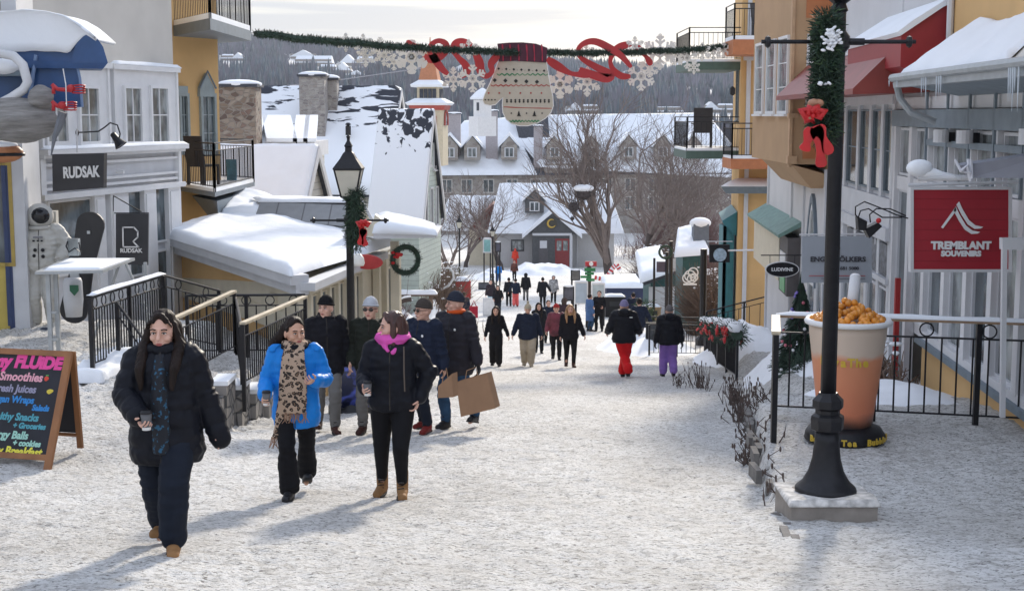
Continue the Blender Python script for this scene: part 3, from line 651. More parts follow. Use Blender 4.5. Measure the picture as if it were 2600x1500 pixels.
for i in range(len(posts)-1):
    a0, a1 = ra(posts[i])+.18, ra(posts[i+1])-.12
    z0 = -2.94 if posts[i] < 19.6 else -4.2
    window(WR, a0, a1, z0, -1.16, r1, nx=1, ny=1, fm=WHITE2, t=.04, d=.05, sill=False, off=-.055, gm=(GLASS, GLASSP)[i % 2]); window(WR, a0+.03, a1-.03, -.87, -.24, r1, nx=1, ny=1, fm=WHITE2, t=.04, d=.06, sill=False, off=-.055, gm=GLASSP)
# canopy roof over the shop: fascia, soffit, snow
Pw = WR.pt
e0, e1 = ra(9.5), ra(17.9)
b = MB()
b.hexa([Pw(e0, .22, .0), Pw(e1, .22, .0), Pw(e1, .36, .72), Pw(e0, .36, .72), Pw(e0, .27, .0), Pw(e1, .27, 0), Pw(e1, .40, .72), Pw(e0, .40, .72)]); b.build('soffit', M('soffit_blue', (.22, .27, .31), .6), r1)
b = MB(); b.fb(WR, e0, e1+.02, .33, .47, .72, .84); b.tube([Pw(e1+.05, .40, .8), Pw(e1+.07, .2, .74), Pw(e1+.05, .02, .6), Pw(e1+.02, -.1, .3)], .045, 8); b.tube([Pw(e0, .45, .86), Pw(e1, .45, .86)], .05, 8); b.build('gutter', M('gutter_grey', (.33, .36, .38), .4), r1)
b = MB(); b.hexa([Pw(e0, .40, .74), Pw(e1, .40, .74), Pw(e1-.6, 1.0, .0), Pw(e0, 1.0, .0), Pw(e0, .44, .76), Pw(e1, .44, .76), Pw(e1-.6, 1.06, .0), Pw(e0, 1.06, .0)]); b.build('canopy_roof', BEIGE, r1)
snow_patch('canopy_snow', Pw(e1+.02, .45, .8), Pw(ra(13.2), .47, .78), Pw(ra(14.0), 1.05, .02), Pw(e1-.6, 1.07, .02), .05, r1, 50, 14, .07, edge=.5, extra=lambda s, t: .05*math.sin(s*11)*t)
snow_patch('canopy_snow', Pw(ra(12.3), .45, .86), Pw(ra(10), .45, .86), Pw(ra(10), .8, .3), Pw(ra(12.3), .8, .3), .08, r1, 40, 6, .04, edge=.4)
b = MB(); rnd = random.Random(4)
for uc in (2262, 2282, 2345, 2350, 2356, 2383, 2389, 2394, 2567, 2572, 2578, 2583, 2592):
    a, z = WR.px(uc, 205, .86); ln = {0: .25, 1: .32, 2: .18}[rnd.randrange(3)] * (1.25 if uc > 2500 else .9) * (.35 if uc < 2300 else 1)
    p = Pw(a, .42, .88); b = MB(); b.tube([p, p-Vector((0, 0, ln*.5)), p-Vector((0, 0, ln))], [.011, .007, .001], 5); b.build('icicle', M('ice', (.6, .66, .72), .15, .05), r1)
b = MB(); y = 18.4; b.tube([Pw(ra(y), 2.6, .05), Pw(ra(y), .95, .05)], .045, 8); b.build('downpipe', WHITE2, r1)
b = MB(); p = Vector((rx(20.2)-.22, 20.2, 0)); b.cbox(p+Vector((0, 0, -3.3)), .07, .07, 1.9); b.build('red_post', M('red_post', (.35, .02, .02), .5), r1)
for uu, vv in ((2390, 348), (2450, 350), (2612, 350)):
    b = MB(); a, z = WR.px(uu, vv, .2); b.lathe(Pw(a, z, .2), [(.0, -.07), (.1, -.07), (.1, .09), (.0, .09)], 14); b.k = 1; b.cbox(Pw(a, z, .08), .08, .1, .12); b.build('drum_lamp', [GREYL, BLACK], r1)
# lower grey awning box in front of the windows at the right edge, with frozen rope
aw = thing('grey_awning', 'grey folded awning arm with frozen rope above the red souvenir sign', 'awning', at(2560, 450, 14.2))
b = MB(); b.prism([at(2440, 420, 14.3), at(2680, 385, 14.0), at(2680, 452, 14.0), at(2470, 452, 14.3)], (.1, .5, 0)); b.build('cloth', M('awning_grey', (.30, .31, .36), .8, .06), aw)
b = MB(); b.tube([at(2330, 452, 14.5), at(2470, 452, 14.4)], .03, 8); b.build('arm', GREYL, aw)
b = MB(); b.ell(at(2335, 427, 14.5), (.14, .09, .09), 14); b.tube([at(2345, 435, 14.5), at(2390, 445, 14.5), at(2440, 452, 14.4)], [.07, .04, .02], 8); b.build('snow_heap', SNOW, aw, True)
b = MB(); b.tube([at(2425, 405, 14.3), at(2440, 435, 14.25), at(2462, 440, 14.2), at(2458, 405, 14.3), at(2466, 408, 14.25), at(2468, 455, 14.2)], .016, 6); b.tube([at(2440, 435, 14.22), at(2455, 420, 14.22), at(2465, 460, 14.22)], .02, 6); b.build('frozen_rope', M('rope', (.62, .62, .66), .6), aw)

# --- R2 white building with red roof
r2 = thing('red_roofed_house', 'grey white building with tall windows and snowy red roof, right of the near lamp', 'building', (rx(23), 23, -4.5))
b = MB(); b.fb(WR, ra(21.6), ra(27.4), -5.5, 3.6, -4, .0); b.fb(WR, ra(18.45), ra(21.6), 1.5, 4.4, -4, -.02); b.build('wall', GREYW, r2)
b = MB()
for y in (21.65, 22.5, 23.5, 24.6, 25.9, 27.3): b.fb(WR, ra(y)-.1, ra(y)+.1, -5.4, .4, 0, .07)
b.fb(WR, ra(21.6), ra(27.4), -1.75, -1.3, 0, .09); b.fb(WR, ra(21.6), ra(27.4), -1.95, -1.75, 0, .14); b.fb(WR, ra(21.6), ra(27.4), -2.62, -2.54, 0, .12); b.fb(WR, ra(21.6), ra(27.4), .15, .4, 0, .1)
b.build('trim', WHITE2, r2)
ysn = (21.65, 22.5, 23.5, 24.6, 25.9, 27.3)
for i in range(5):
    window(WR, ra(ysn[i])+.16, ra(ysn[i+1])-.16, -1.2, .05, r2, nx=1, ny=2, fm=TIMB, t=.03, d=.05, sill=False); window(WR, ra(ysn[i])+.14, ra(ysn[i+1])-.14, -4.9, -2.75, r2, nx=1, ny=2, fm=WHITE2, t=.04, d=.05, sill=False)
b = MB(); b.fb(WR, ra(21.8), ra(25.4), -2.5, -2.02, .0, .06); b.build('sign_band', M('sign_band', (.12, .13, .15), .5, .6, 12), r2)
text('sign_lettering', 'CAFE  NORD', .34, Pw(ra(25.2), -2.4, .065), WR.D.to_3d()*-1, (0, 0, 1), M('blue_white', (.5, .55, .6), .5), r2, .004, .005, 'LEFT', .9)
# red roof (profile extruded along the wall)
def profile(mb, y0, y1, pts):
    A_ = [Pw(ra(y0), z, d) for d, z in pts]; mb.prism(A_, Pw(ra(y1), 0, 0)-Pw(ra(y0), 0, 0))
b = MB(); profile(b, 18.6, 22.6, [(0, .45), (0, 1.42), (.1, 1.38), (.62, 1.02), (.62, .62), (.3, .45)]); b.build('red_gable', RRED2, r2)
b = MB(); profile(b, 19.6, 28.2, [(0, .3), (0, 1.15), (.45, .95), (1.05, .35), (1.05, .27)]); b.build('red_roof', RRED, r2)
b = MB(); profile(b, 18.55, 22.7, [(0, 1.42), (0, 1.52), (.5, 1.2), (.68, 1.06), (.64, 1.01), (.1, 1.38)]); profile(b, 22.8, 28.3, [(0, 1.16), (0, 1.28), (.45, 1.04), (.43, .97)]); b.build('roof_snow', SNOWR, r2)

# --- R3 white building with pointed window, oriel above
r3 = thing('oriel_house', 'white rendered house with pointed window and a tan and orange oriel bay above', 'building', (rx(32), 32, -5.5))
b = MB(); b.fb(WR, ra(27.4), ra(38.0), -7, -1.1, -4, 0); b.build('wall', GREYW, r3)
b = MB(); b.fb(WR, ra(27.4), ra(38.0), -1.1, 3.0, -4, 0); b.build('upper_wall', TAN, r3)
# oriel: x from wall out 1.05, y 28.3..33
OX0, OX1, OY0, OY1 = 5.6, rx(29)+.3, 28.3, 33.0
b = MB(); b.hexa([(OX0+.5, OY0+.4, -1.5), (OX1, OY0+.4, -1.5), (OX1+.3, OY1, -1.5), (OX0+.7, OY1, -1.5), (OX0, OY0, -1.0), (OX1, OY0, -1.3), (OX1+.3, OY1, -1.0), (OX0+.2, OY1, -1.0)]); b.box(OX0, OX1+.2, OY0, OY1, -1.0, 3.0); b.build('oriel_bay', TAN, r3)
FO = Fr((OX0, OY0), (OX1, OY0))
b = MB(); zz = lambda v: -(v-290)*OY0/3570
b.fb(FO, .22, .78, zz(402), zz(333), .0, .02); b.build('orange_panel', ORNG, r3); b = MB(); b.fb(FO, .22, .85, zz(52), zz(-30), 0, .02); b.build('orange_panel', ORNG, r3)
window(FO, .3, .72, zz(282), zz(98), r3, nx=1, ny=3, t=.05, d=.05, gm=GLASSP)
b = MB(); b.fb(FO, -.06, .0, -1.05, 3.3, -.1, .04); b.fb(FO, -.03, .9, zz(300), zz(290), 0, .06); b.fb(FO, -.09, .1, zz(300), zz(288), -.1, .08); b.fb(FO, -.09, .1, zz(415), zz(395), -.1, .08); b.build('trim', M('tan_trim', (.52, .34, .2), .7), r3)
FS = Fr((OX0, OY0), (OX0, OY1), flip=True)
for a in (.5, 1.9, 3.3): window(FS, a, a+.9, zz(282), zz(98), r3, nx=1, ny=3, t=.06, d=.05, gm=GLASSP)
# pointed window
def pointed(fr, a0, a1, z0, zs, zt, parent, off=0):
    am = (a0+a1)/2
    def out(k): return [(a0-k, z0), (a0-k, zs)] + [(a0-k+(am-a0+k)*t, zs+(zt+k*1.5-zs)*math.sin(t*PI/2)) for t in (.25, .5, .75)] + [(am, zt+k*1.5)] + [(a1+k-(a1-am+k)*t, zs+(zt+k*1.5-zs)*math.sin(t*PI/2)) for t in (.75, .5, .25)] + [(a1+k, zs), (a1+k, z0)]
    b = MB(); O, I = out(.12), out(.0)
    for i in range(len(O)-1):
        P_ = [fr.pt(*O[i], off), fr.pt(*O[i+1], off), fr.pt(*I[i+1], off), fr.pt(*I[i], off)]; b.prism(P_, fr.N.to_3d()*.07)
    w = b.build('pointed_window', BLUEGREY, parent)
    b = MB(); b.prism([fr.pt(a, z, off+.004) for a, z in I], fr.N.to_3d()*.012); b.build('pane', GLASSP, w)
    b = MB(); O2 = out(-.1)
    for i in range(1, len(O)-2): b.prism([fr.pt(*I[i], off+.017), fr.pt(*I[i+1], off+.017), fr.pt(*O2[i+1], off+.017), fr.pt(*O2[i], off+.017)], fr.N.to_3d()*.03)
    b.build('inner_frame', WHITE, w)
a1_, zt_ = WR.px(2060, 510, 0)
pointed(WR, ra(29.2), ra(30.4), -3.6, -2.9, zt_, r3)
for u0, u1, v0, v1 in ((2053, 2073, 730, 810), (2076, 2108, 730, 810)): pwindow(WR, u0, v0, u1, v1, r3, nx=1, ny=1, t=.05, d=.05)
for y in (28.2, 31.2, 33.2, 37.85): b = MB(); b.fb(WR, ra(y)-.08, ra(y)+.08, -7, -1.1, 0, .05); b.build('corner_board', WHITE2, r3)
b = MB(); b.fb(WR, ra(31.4), ra(33.0), -6.6, -3.4, 0, .03); b.build('grey_doorway', M('door_grey', (.16, .16, .17), .5), r3)
# shop entrance canopy with green roof
gcn = thing('green_shop_canopy', 'small green sloping shop canopy over a menu board on the white wall', 'canopy', (rx(35)-.4, 35, -3.6))
b = MB(); a0, a1 = ra(31.6), ra(38.4)
zc = -2.52
b.hexa([Pw(a0, zc-.25, .5), Pw(a1, zc-.25, .5), Pw(a1, zc-.0, .0), Pw(a0, zc-.0, .0), Pw(a0, zc-.18, .52), Pw(a1, zc-.18, .52), Pw(a1, zc+.12, 0), Pw(a0, zc+.12, 0)]); b.build('green_roof', M('verdigris', (.16, .27, .24), .6, .2), gcn)
b = MB(); b.fb(WR, a0, a0+1.4, -4.1, zc-.25, .02, .3); b.build('menu_panel', M('menu_dark', (.10, .09, .09), .6), gcn)
b = MB(); b.fb(WR, a0+1.4, a1, -3.9, zc-.25, .02, .32); b.build('pale_panel', CREAM, gcn)
b = MB(); b.fb(WR, a0+.3, a0+1.2, -3.45, -3.15, .3, .32); b.build('white_name_board', WHITE, gcn)
b = MB(); b.fb(WR, a0+.3, a0+1.1, -4.05, -3.6, .3, .32); b.build('green_poster', M('poster_green', (.16, .42, .2), .5), gcn)

# --- R5 ochre building set back
r5 = thing('ochre_apartment_house', 'ochre apartment house with stacked balconies on the right beyond the oriel', 'building', (8.5, 48, -8))
YX = 7.4
b = MB(); b.hexa([(YX, 46, -9.5), (16, 46, -9.5), (16, 51, -9.5), (YX+.55, 51, -9.5), (YX, 46, 4.8), (16, 46, 4.8), (16, 51, 4.8), (YX+.55, 51, 4.8)]); b.build('wall', YEL, r5)
F5 = Fr((YX, 46), (14, 46)); F5s = Fr((YX, 46), (YX+.55, 51), flip=True)
z5 = lambda v, Y=46: -(v-290)*Y/3570
def u5(u): return (u-1300)/3570*46-YX
b = MB(); b.fb(F5, u5(1888), u5(1898), -9, 4.8, .03, .11); b.fb(F5, u5(1880), u5(1932), z5(157), z5(147), 0, .15); b.fb(F5, u5(1870), u5(1950), z5(484), z5(470), .0, .5); b.build('downpipe_and_caps', WHITE2, r5)
b = MB(); b.fb(F5, u5(1955), u5(2000), z5(360), z5(150), .0, .05); b.build('white_panel', WHITE, r5)
for u in (1963, 1982): 
    b = MB(); b.fb(F5, u5(u), u5(u+6), z5(340), z5(200), .05, .07); o = b.build('slim_window', TIMB, r5)
    b = MB(); b.prism([F5.pt(u5(u-4), z5(190), .05), F5.pt(u5(u+10), z5(190), .05), F5.pt(u5(u+3), z5(150), .05)], (0, -.04, 0)); b.build('window_gable', ORNG, o)
pwindow(F5, 1952, 300, 1990, 390, r5, nx=2, ny=1)
for v0, v1 in ((170, 300), (560, 800)):
    window(F5s, 1.0, 2.2, z5(v1, 48), z5(v0, 48), r5, nx=2, ny=3, fm=TIMB)
b = MB(); b.hexa([(YX-.5, 45.4, z5(487)), (YX+1.6, 45.4, z5(487)), (YX+1.6, 46, z5(487)), (YX-.0, 46, z5(487)), (YX-.7, 45.2, z5(468)), (YX+1.6, 45.2, z5(468)), (YX+1.6, 46, z5(455)), (YX-.05, 46, z5(455))]); b.build('canopy', TIMB, r5)
snow_patch('canopy_snow', (YX-.7, 45.2, z5(468)), (YX+1.6, 45.2, z5(468)), (YX+1.6, 46, z5(457)), (YX-.05, 46, z5(457)), .12, r5, 16, 6, .03, edge=.4)
b = MB(); b.hexa([(YX-.45, 46.2, z5(560)-.1), (YX, 46.2, z5(600)), (YX+.4, 50, z5(600)), (YX, 50, z5(560)-.1), (YX-.48, 46.2, z5(560)), (YX, 46.2, z5(560)+.3), (YX+.4, 50, z5(560)+.3), (YX-.05, 50, z5(560))]); b.box(YX-.4, YX-.05, 46.4, 46.5, -9, z5(575)); b.box(YX-.4, YX-.3, 46.4, 47.4, -9, z5(575)); b.build('teal_porch', M('teal_paint', (.03, .16, .19), .5, .1), r5)
def rbal(label, x0, x1, y0, y1, vtop, vfas, mat, Yr, snow=.08, rh=1.1):
    zf = z5(vtop, Yr); fh = zf-z5(vfas, Yr)
    return balcony('balcony', label, [(x0, y1), (x0, y0), (x1, y0), (x1, y1)], zf, 0, mat, fh=fh, railh=rh, snow=snow, spacing=.15, open_edges=(0, 1))
OF = M('orange_fascia', (.46, .17, .07), .6, .1); GF = M('green_fascia', (.07, .12, .10), .6, .15)
rbal('balcony with orange fascia at upper right, loaded with snow covered chairs', 6.85, 9.2, 44.2, 46, 105, 142, OF, 44.2, .12)
rbal('balcony with orange fascia lower down, next to the oriel', 6.85, 9.2, 44.2, 46, 402, 428, OF, 44.2)
rbal('balcony with green fascia reaching over the street, behind the snowflakes', 5.75, YX+.1, 46.4, 50, 160, 180, GF, 46.4)
rbal('balcony with green fascia carrying a lounge chair, over the bare trees', 5.72, YX+.1, 46.4, 50, 382, 402, GF, 46.4)
chair((6.35, 47.2, z5(382, 46.4)+.08), R(175), 'dark tall backed lounge chair on the lower green balcony', None, 1.25)
chair((7.9, 45, z5(105, 44.2)+.12), R(40), 'dark chair heaped with snow on the upper orange balcony')
chair((8.1, 45.1, z5(402, 44.2)+.08), R(-30), 'dark folded chair on the lower orange balcony')
o = MB(); o.ell((8.55, 45.3, z5(105, 44.2)+.4), (.3, .3, .55), 12); o = o.build('snow_heap', SNOW, None, True); tag(o, 'snow heap piled on the upper orange balcony beside the chair', 'snow heap')
o = MB(); o.lathe(at(1860, 231, 46.0), [(.02, -.16), (.09, -.1), (.09, .08), (.03, .14)], 8); o = o.build('wall_lantern', BLACK, None); tag(o, 'small black wall lantern on the ochre house below the green balcony', 'lantern')
# ================================================================== MIDDLE AND FAR: roofs, inn, lodge, tower, trees, hills
def patchy_snow(name, lo, hi, sc=(1.2, 1.2, 1.2), thr=.5, slant=0.0):
    """roof snow blown off the dark shingles in streaks below the ridge (local z from lo to hi)"""
    m, t, b = _m(name); N = t.nodes.new; K = t.links.new; b.inputs['Roughness'].default_value = .85; b.inputs['Specular IOR Level'].default_value = .2
    tc = N('ShaderNodeTexCoord'); mp = N('ShaderNodeMapping'); mp.inputs['Scale'].default_value = sc; mp.inputs['Rotation'].default_value = (0, slant, 0); K(tc.outputs['Object'], mp.inputs[0])
    nz = N('ShaderNodeTexNoise'); nz.inputs['Scale'].default_value = 1; nz.inputs['Detail'].default_value = 4; nz.inputs['Distortion'].default_value = .6; K(mp.outputs[0], nz.inputs[0])
    n2 = N('ShaderNodeTexNoise'); n2.inputs['Scale'].default_value = .22; n2.inputs['Detail'].default_value = 2; K(tc.outputs['Object'], n2.inputs[0])
    sx = N('ShaderNodeSeparateXYZ'); K(tc.outputs['Object'], sx.inputs[0])
    mr = N('ShaderNodeMapRange'); mr.inputs['From Min'].default_value = lo; mr.inputs['From Max'].default_value = hi; mr.inputs['To Min'].default_value = -.25; mr.inputs['To Max'].default_value = .14; K(sx.outputs['Z'], mr.inputs[0])
    a = N('ShaderNodeMath'); a.operation = 'ADD'; K(nz.outputs[0], a.inputs[0]); K(mr.outputs[0], a.inputs[1])
    a2 = N('ShaderNodeMath'); a2.operation = 'MULTIPLY_ADD'; K(n2.outputs[0], a2.inputs[0]); a2.inputs[1].default_value = .7; K(a.outputs[0], a2.inputs[2])
    r = N('ShaderNodeValToRGB'); r.color_ramp.elements[0].position = thr+.35; r.color_ramp.elements[1].position = thr+.375; K(a2.outputs[0], r.inputs[0])
    mx = N('ShaderNodeMixRGB'); K(r.outputs[0], mx.inputs[0]); mx.inputs[1].default_value = (.83, .86, .9, 1); mx.inputs[2].default_value = (.045, .05, .065, 1); K(mx.outputs[0], b.inputs['Base Color'])
    bp = N('ShaderNodeBump'); bp.inputs['Distance'].default_value = .05; bp.inputs['Strength'].default_value = .4; bp.invert = True; K(r.outputs[0], bp.inputs['Height']); K(bp.outputs[0], b.inputs['Normal'])
    return m
SHING = M('dark_shingle', (.05, .055, .07), .8, .3, 6, .4, 20)
SIDEG = stripes_mat('pale_green_siding', (.44, .51, .47), (.3, .35, .33), 5, 'Z', .12)
SIDEW = stripes_mat('cream_siding', (.50, .48, .43), (.3, .3, .28), 5, 'Z', .12)
def house(name, label, apex, ln, t, hw, rise, wallh, wallm, snowm, cat='house', over=.3, hw2=None, group=None, th=.25):
    """ridge runs from apex leftwards; gable end at apex turned to face right/camera"""
    h = thing(name, label, cat, apex, group); A = Vector(apex)
    rx_ = Vector((math.cos(t), -math.sin(t), 0)); pn = Vector((math.sin(t), math.cos(t), 0)); hw2 = hw2 or hw
    near = A - pn*hw - Vector((0, 0, rise)); far = A + pn*hw2 - Vector((0, 0, rise)); D = -rx_*ln
    b = MB(); z0 = Vector((0, 0, -wallh))
    b.prism([near+z0, far+z0, far, A-Vector((0, 0, .05)), near], D); b.build('wall', wallm, h)
    b = MB(); sl = (near-A).normalized(); sr = (far-A).normalized(); o = over
    for e, s in ((near, sl), (far, sr)):
        n = Vector((0, 0, 1)); p0 = A + rx_*o; p1 = e + s*o + rx_*o; DD = D - rx_*2*o
        b.prism([p0, p1, p1+n*.12, p0+n*.12], DD)
    b.build('roof', SHING, h)
    n = Vector((0, 0, 1)); o2 = over+.04
    p0 = A + rx_*o2 + n*.13; p1 = near + sl*o2 + rx_*o2 + n*.13
    snow_patch('roof_snow', p1+D-rx_*2*o2, p1, p0, p0+D-rx_*2*o2, th, h, 60, 30, .05, snowm, edge=.3)
    q1 = far + sr*o2 + rx_*o2 + n*.13
    snow_patch('roof_snow', p0+D-rx_*2*o2, p0, q1, q1+D-rx_*2*o2, th, h, 20, 10, .05, SNOWR, edge=.3)
    fr = Fr((near.x, near.y), (far.x, far.y))
    b = MB()
    for e, s in ((near, sl), (far, sr)):
        q = A+rx_*(over+.02); e2 = e+s*over+rx_*(over+.02); b.prism([q-n*.22, e2-n*.22, e2+n*.1, q+n*.1], rx_*.06)
    b.build('bargeboard', WHITE2, h)
    return h, fr, A, near, far, rx_
def chimney(name, c, sx, sy, z0, z1, mat, parent, cap=True, pots=0):
    b = MB(); b.cbox((c[0], c[1], (z0+z1)/2), sx, sy, z1-z0); o = b.build(name, mat, parent)
    b = MB(); b.cbox((c[0], c[1], z1+.05), sx+.16, sy+.16, .1); b.build('cap', SHING, o)
    b = MB(); b.ell((c[0], c[1], z1+.1), (sx*.62, sy*.62, .16), 12); b.build('chimney_snow', SNOWR, o, True)
    return o
PS1 = patchy_snow('patchy_roof_snow', -3.0, 0, (.9, .9, 4.5), .62, R(16)); PS2 = patchy_snow('patchy_roof_snow_small', -2.6, -.1, (3.2, 3.2, 2.5), .62)
# H1 big snowy roof with two stone chimneys
h1, *_ = house('stone_chimney_house', 'large house with wide snowy roof, wind bared shingles and a round stone chimney', at(1000, 231, 64), 15, R(4), 4.4, 4.3, 8, SIDEW, PS1, 'house')
c = at(797, 285, 62.3); chimney('chimney', (c.x, c.y), 1.1, 1.1, -1.2, at(797, 196, 62.3).z, STONEP, h1); chimney('chimney', (c.x+.55, c.y+1.0), .8, .8, -1.2, at(797, 200, 62.3).z-.05, STONEP, h1)
b = MB(); p = at(884, 326, 61.5); b.lathe(p, [(.12, -.3), (.12, .1), (.05, .12), (.14, .16), (.06, .24)], 8); b.build('vent_pipe', BLACK, h1)
# H1b nearer wing at left with big chimney and shed dormers
A1 = at(655, 300, 50)
h1b = thing('dormer_house', 'snow covered house with broad stone chimney and a row of shed dormers at left', 'house', (A1.x-4, 50, -8))
b = MB(); b.box(at(470, 400, 50).x, at(795, 400, 50).x, 48.5, 53, -10, at(600, 375, 48.5).z); b.build('wall', SIDEW, h1b)
snow_patch('roof_snow', at(470, 388, 48.3), at(800, 372, 48.3), at(700, 318, 53), at(500, 290, 53), .22, h1b, 50, 30, .08, edge=.4)
for (u0, u1, us) in ((575, 652, -18), (690, 752, -55), (756, 778, -30), (782, 800, -30)):
    dn = MB(); zt = at(700, 360, 48).z; zb = at(700, 398, 48).z; x0, x1 = at(u0, 380, 48).x, at(u1, 380, 48).x
    dn.box(x0, x1, 47.9, 51.5, zb, zt); o = dn.build('dormer', WHITE2, h1b)
    dn = MB(); dn.box(x0+.08, x1-.06, 47.88, 47.9, zb+.08, zt-.1); dn.build('dormer_window', GLASS, o)
    sx = us*50/3570; dn = MB()
    dn.hexa([(x0-.1, 47.6, zt), (x1+.1, 47.6, zt), (x1+.1+sx, 51.2, zt+.72), (x0-.1+sx, 51.2, zt+.72), (x0-.1, 47.6, zt+.12), (x1+.1, 47.6, zt+.12), (x1+.1+sx, 51.2, zt+.9), (x0-.1+sx, 51.2, zt+.9)]); dn.build('dormer_snow', SNOWR, o)
c = at(610, 300, 47.5); chimney('chimney', (c.x, c.y), 1.25, 1.1, -2.0, at(610, 222, 47.5).z, STONE, h1b)
# H3 small roof
h3, fr3, A3, *_ = house('small_gabled_house', 'small house with plain snow roof and grey gable, behind the cream shop', at(792, 379, 41), 6, R(7), 2.3, 2.5, 4, SIDEW, SNOWR, 'house', th=.12, over=.15)
# H2 green gable
h2, fr2, A2, near2, far2, rr2 = house('pale_green_gabled_house', 'narrow pale green gabled house with steep snowy roof beside the orange spire', at(1090, 284, 57), 1.9, R(9), 2.1, 4.3, 6, SIDEG, PS2, 'house', over=.15, th=.12)
L2 = fr2.len
for a, z0, z1 in ((L2*.42, -2.1, -1.0), (L2*.66, -2.3, -1.3), (L2*.25, -4.6, -3.1), (L2*.5, -4.6, -3.1), (L2*.75, -4.6, -3.1)):
    window(fr2, a, a+.4, A2.z+z0, A2.z+z1, h2, nx=1, ny=1, fm=WHITE2, t=.06, d=.06)
snow_patch('side_roof_snow', near2+Vector((-2.6, -.3, -.2)), near2+Vector((.0, -.2, -.1)), near2+Vector((0, .6, .3)), near2+Vector((-2.6, .4, .3)), .1, h2, 8, 6)
# tower with orange spire
tw = thing('spired_tower', 'cream tower with red arches, snowy tiered eaves and an orange pyramid spire', 'tower', at(1092, 420, 118))
def PTW(u, v): return at(u, v, 118)
cx_ = PTW(1092, 300); S = 118/3570.
def sq(mb, hw0, v0, hw1, v1, rot=R(38)):   # square frustum centred on tower between picture heights
    z0, z1 = PTW(1092, v0).z, PTW(1092, v1).z; k = math.sqrt(2)/math.cos(R(0))
    def ring(h, z): return [(cx_.x+h*S*math.cos(rot+PI/2*i)*1.15, 118+h*S*math.sin(rot+PI/2*i)*1.15, z) for i in range(4)]
    mb.hexa(ring(hw0, z0)+ring(hw1, z1))
SP = M('spire_orange', (.48, .20, .10), .7, .1); CRT = M('tower_cream', (.58, .50, .36), .7, .08); RDT = M('tower_red', (.40, .07, .05), .6, .1)
b = MB(); sq(b, 30, 206, 21, 165); sq(b, 21, 165, 17, 130); b.tube([PTW(1092, 130), PTW(1092, 95)], [.12, .03], 5); b.build('spire', SP, tw)
b = MB(); sq(b, 52, 216, 28, 203); sq(b, 50, 222, 52, 216); b.build('upper_eave_snow', SNOWR, tw)
b = MB(); sq(b, 34, 252, 34, 222); b.build('belfry', CRT, tw)
b = MB()
for i in range(4):
    for t_ in (-.6, -.2, .2, .6):
        a = R(38)+PI/2*i+PI/4; d = Vector((math.cos(a), math.sin(a), 0)); n = Vector((-d.y, d.x, 0)); q = Vector((cx_.x, 118, PTW(0, 238).z))+d*(34*S*.83)+n*t_*34*S*.8
        b.cbox(q, .14, .3, .75, a)
b.build('louvres', SHING, tw)
b = MB(); sq(b, 66, 262, 40, 250); sq(b, 60, 268, 66, 262); b.build('lower_eave_snow', SNOWR, tw)
b = MB(); sq(b, 52, 280, 56, 268); b.build('red_cornice', RDT, tw)
b = MB(); sq(b, 48, 420, 48, 280); b.build('shaft', CRT, tw)
for i in range(4):
    a = R(38)+PI/2*i+PI/4; d = Vector((math.cos(a), math.sin(a), 0)); n = Vector((-d.y, d.x, 0)); q = Vector((cx_.x, 118, PTW(0, 300).z))+d*(48*S*.815)
    pts = [q+n*x+Vector((0, 0, z)) for x, z in ((-.7, -.6), (-.7, .1), (-.45, .45), (0, .6), (.45, .45), (.7, .1), (.7, -.6))]
    b = MB(); b.prism(pts, d*.06); o = b.build('arch_window', GLASSP, tw); b = MB(); b.tube([p+d*.08 for p in pts], .08, 5); b.build('arch_trim', RDT, o)
# white cupola
cp = thing('white_cupola', 'small white belfry cupola with dark roof, behind the left of the mitten', 'cupola', at(1225, 300, 160))
c = at(1225, 262, 160); b = MB(); b.cbox(c+Vector((0, 0, -.6)), 1.5, 1.5, 1.9, .5); b.cbox(c+Vector((0, 0, -2.6)), 2.3, 2.3, 2.2, .5); b.build('wall', WHITE, cp)
b = MB(); b.lathe(c+Vector((0, 0, .5)), [(1.4, -.1), (1.4, .1), (.7, .8), (.1, 1.2)], 4); b.build('roof', SNOWR, cp)
b = MB(); b.cbox(c+Vector((-.3, -.62, -.4)), .6, .4, .9, .5); b.build('opening', SHING, cp)

# ---- stone inn
inn = thing('stone_inn', 'long brown stone inn with snow mansard roof, dormers and chimneys across the back', 'inn', (8, 175, -16))
YI = 175
def xi(u, Y=YI): return (u-1300)/3570*Y
def zi(v, Y=YI): return at(1300, v, Y).z
FI = Fr((xi(1100), YI), (xi(1900), YI+6))
ze = zi(446); zt = zi(298, 185)
b = MB(); b.fb(FI, 0, FI.len, -17, ze, -14, 0); b.fb(FI, 14, 21, ze, ze+1.4, -2, .3); b.build('wall', INNST, inn)
b = MB(); sn = MB(); P = FI.pt
b.hexa([P(-.5, ze, -14), P(FI.len+.5, ze, -14), P(FI.len+.5, ze, .6), P(-.5, ze, .6), P(1, ze+3.2, -11), P(FI.len-1, ze+3.2, -11), P(FI.len-1, ze+3.2, -3.4), P(1, ze+3.2, -3.4)]); b.build('roof', SHING, inn)
snow_patch('roof_snow', P(-.6, ze+.05, .75), P(13, ze+.05, .75), P(12, ze+3.4, -3.3), P(1, ze+3.4, -3.3), .3, inn, 30, 12, .15, edge=.3)
snow_patch('roof_snow', P(13.5, ze+1.0, .45), P(FI.len+.6, ze-.6, .75), P(FI.len-1, ze+3.4, -3.3), P(12, ze+3.4, -3.3), .3, inn, 60, 12, .15, edge=.3)
snow_patch('roof_snow', P(1, ze+3.4, -3.3), P(15, ze+3.4, -3.3), P(13, zt+.2, -9), P(5, zt-.5, -9), .3, inn, 30, 12, .15, edge=.3)
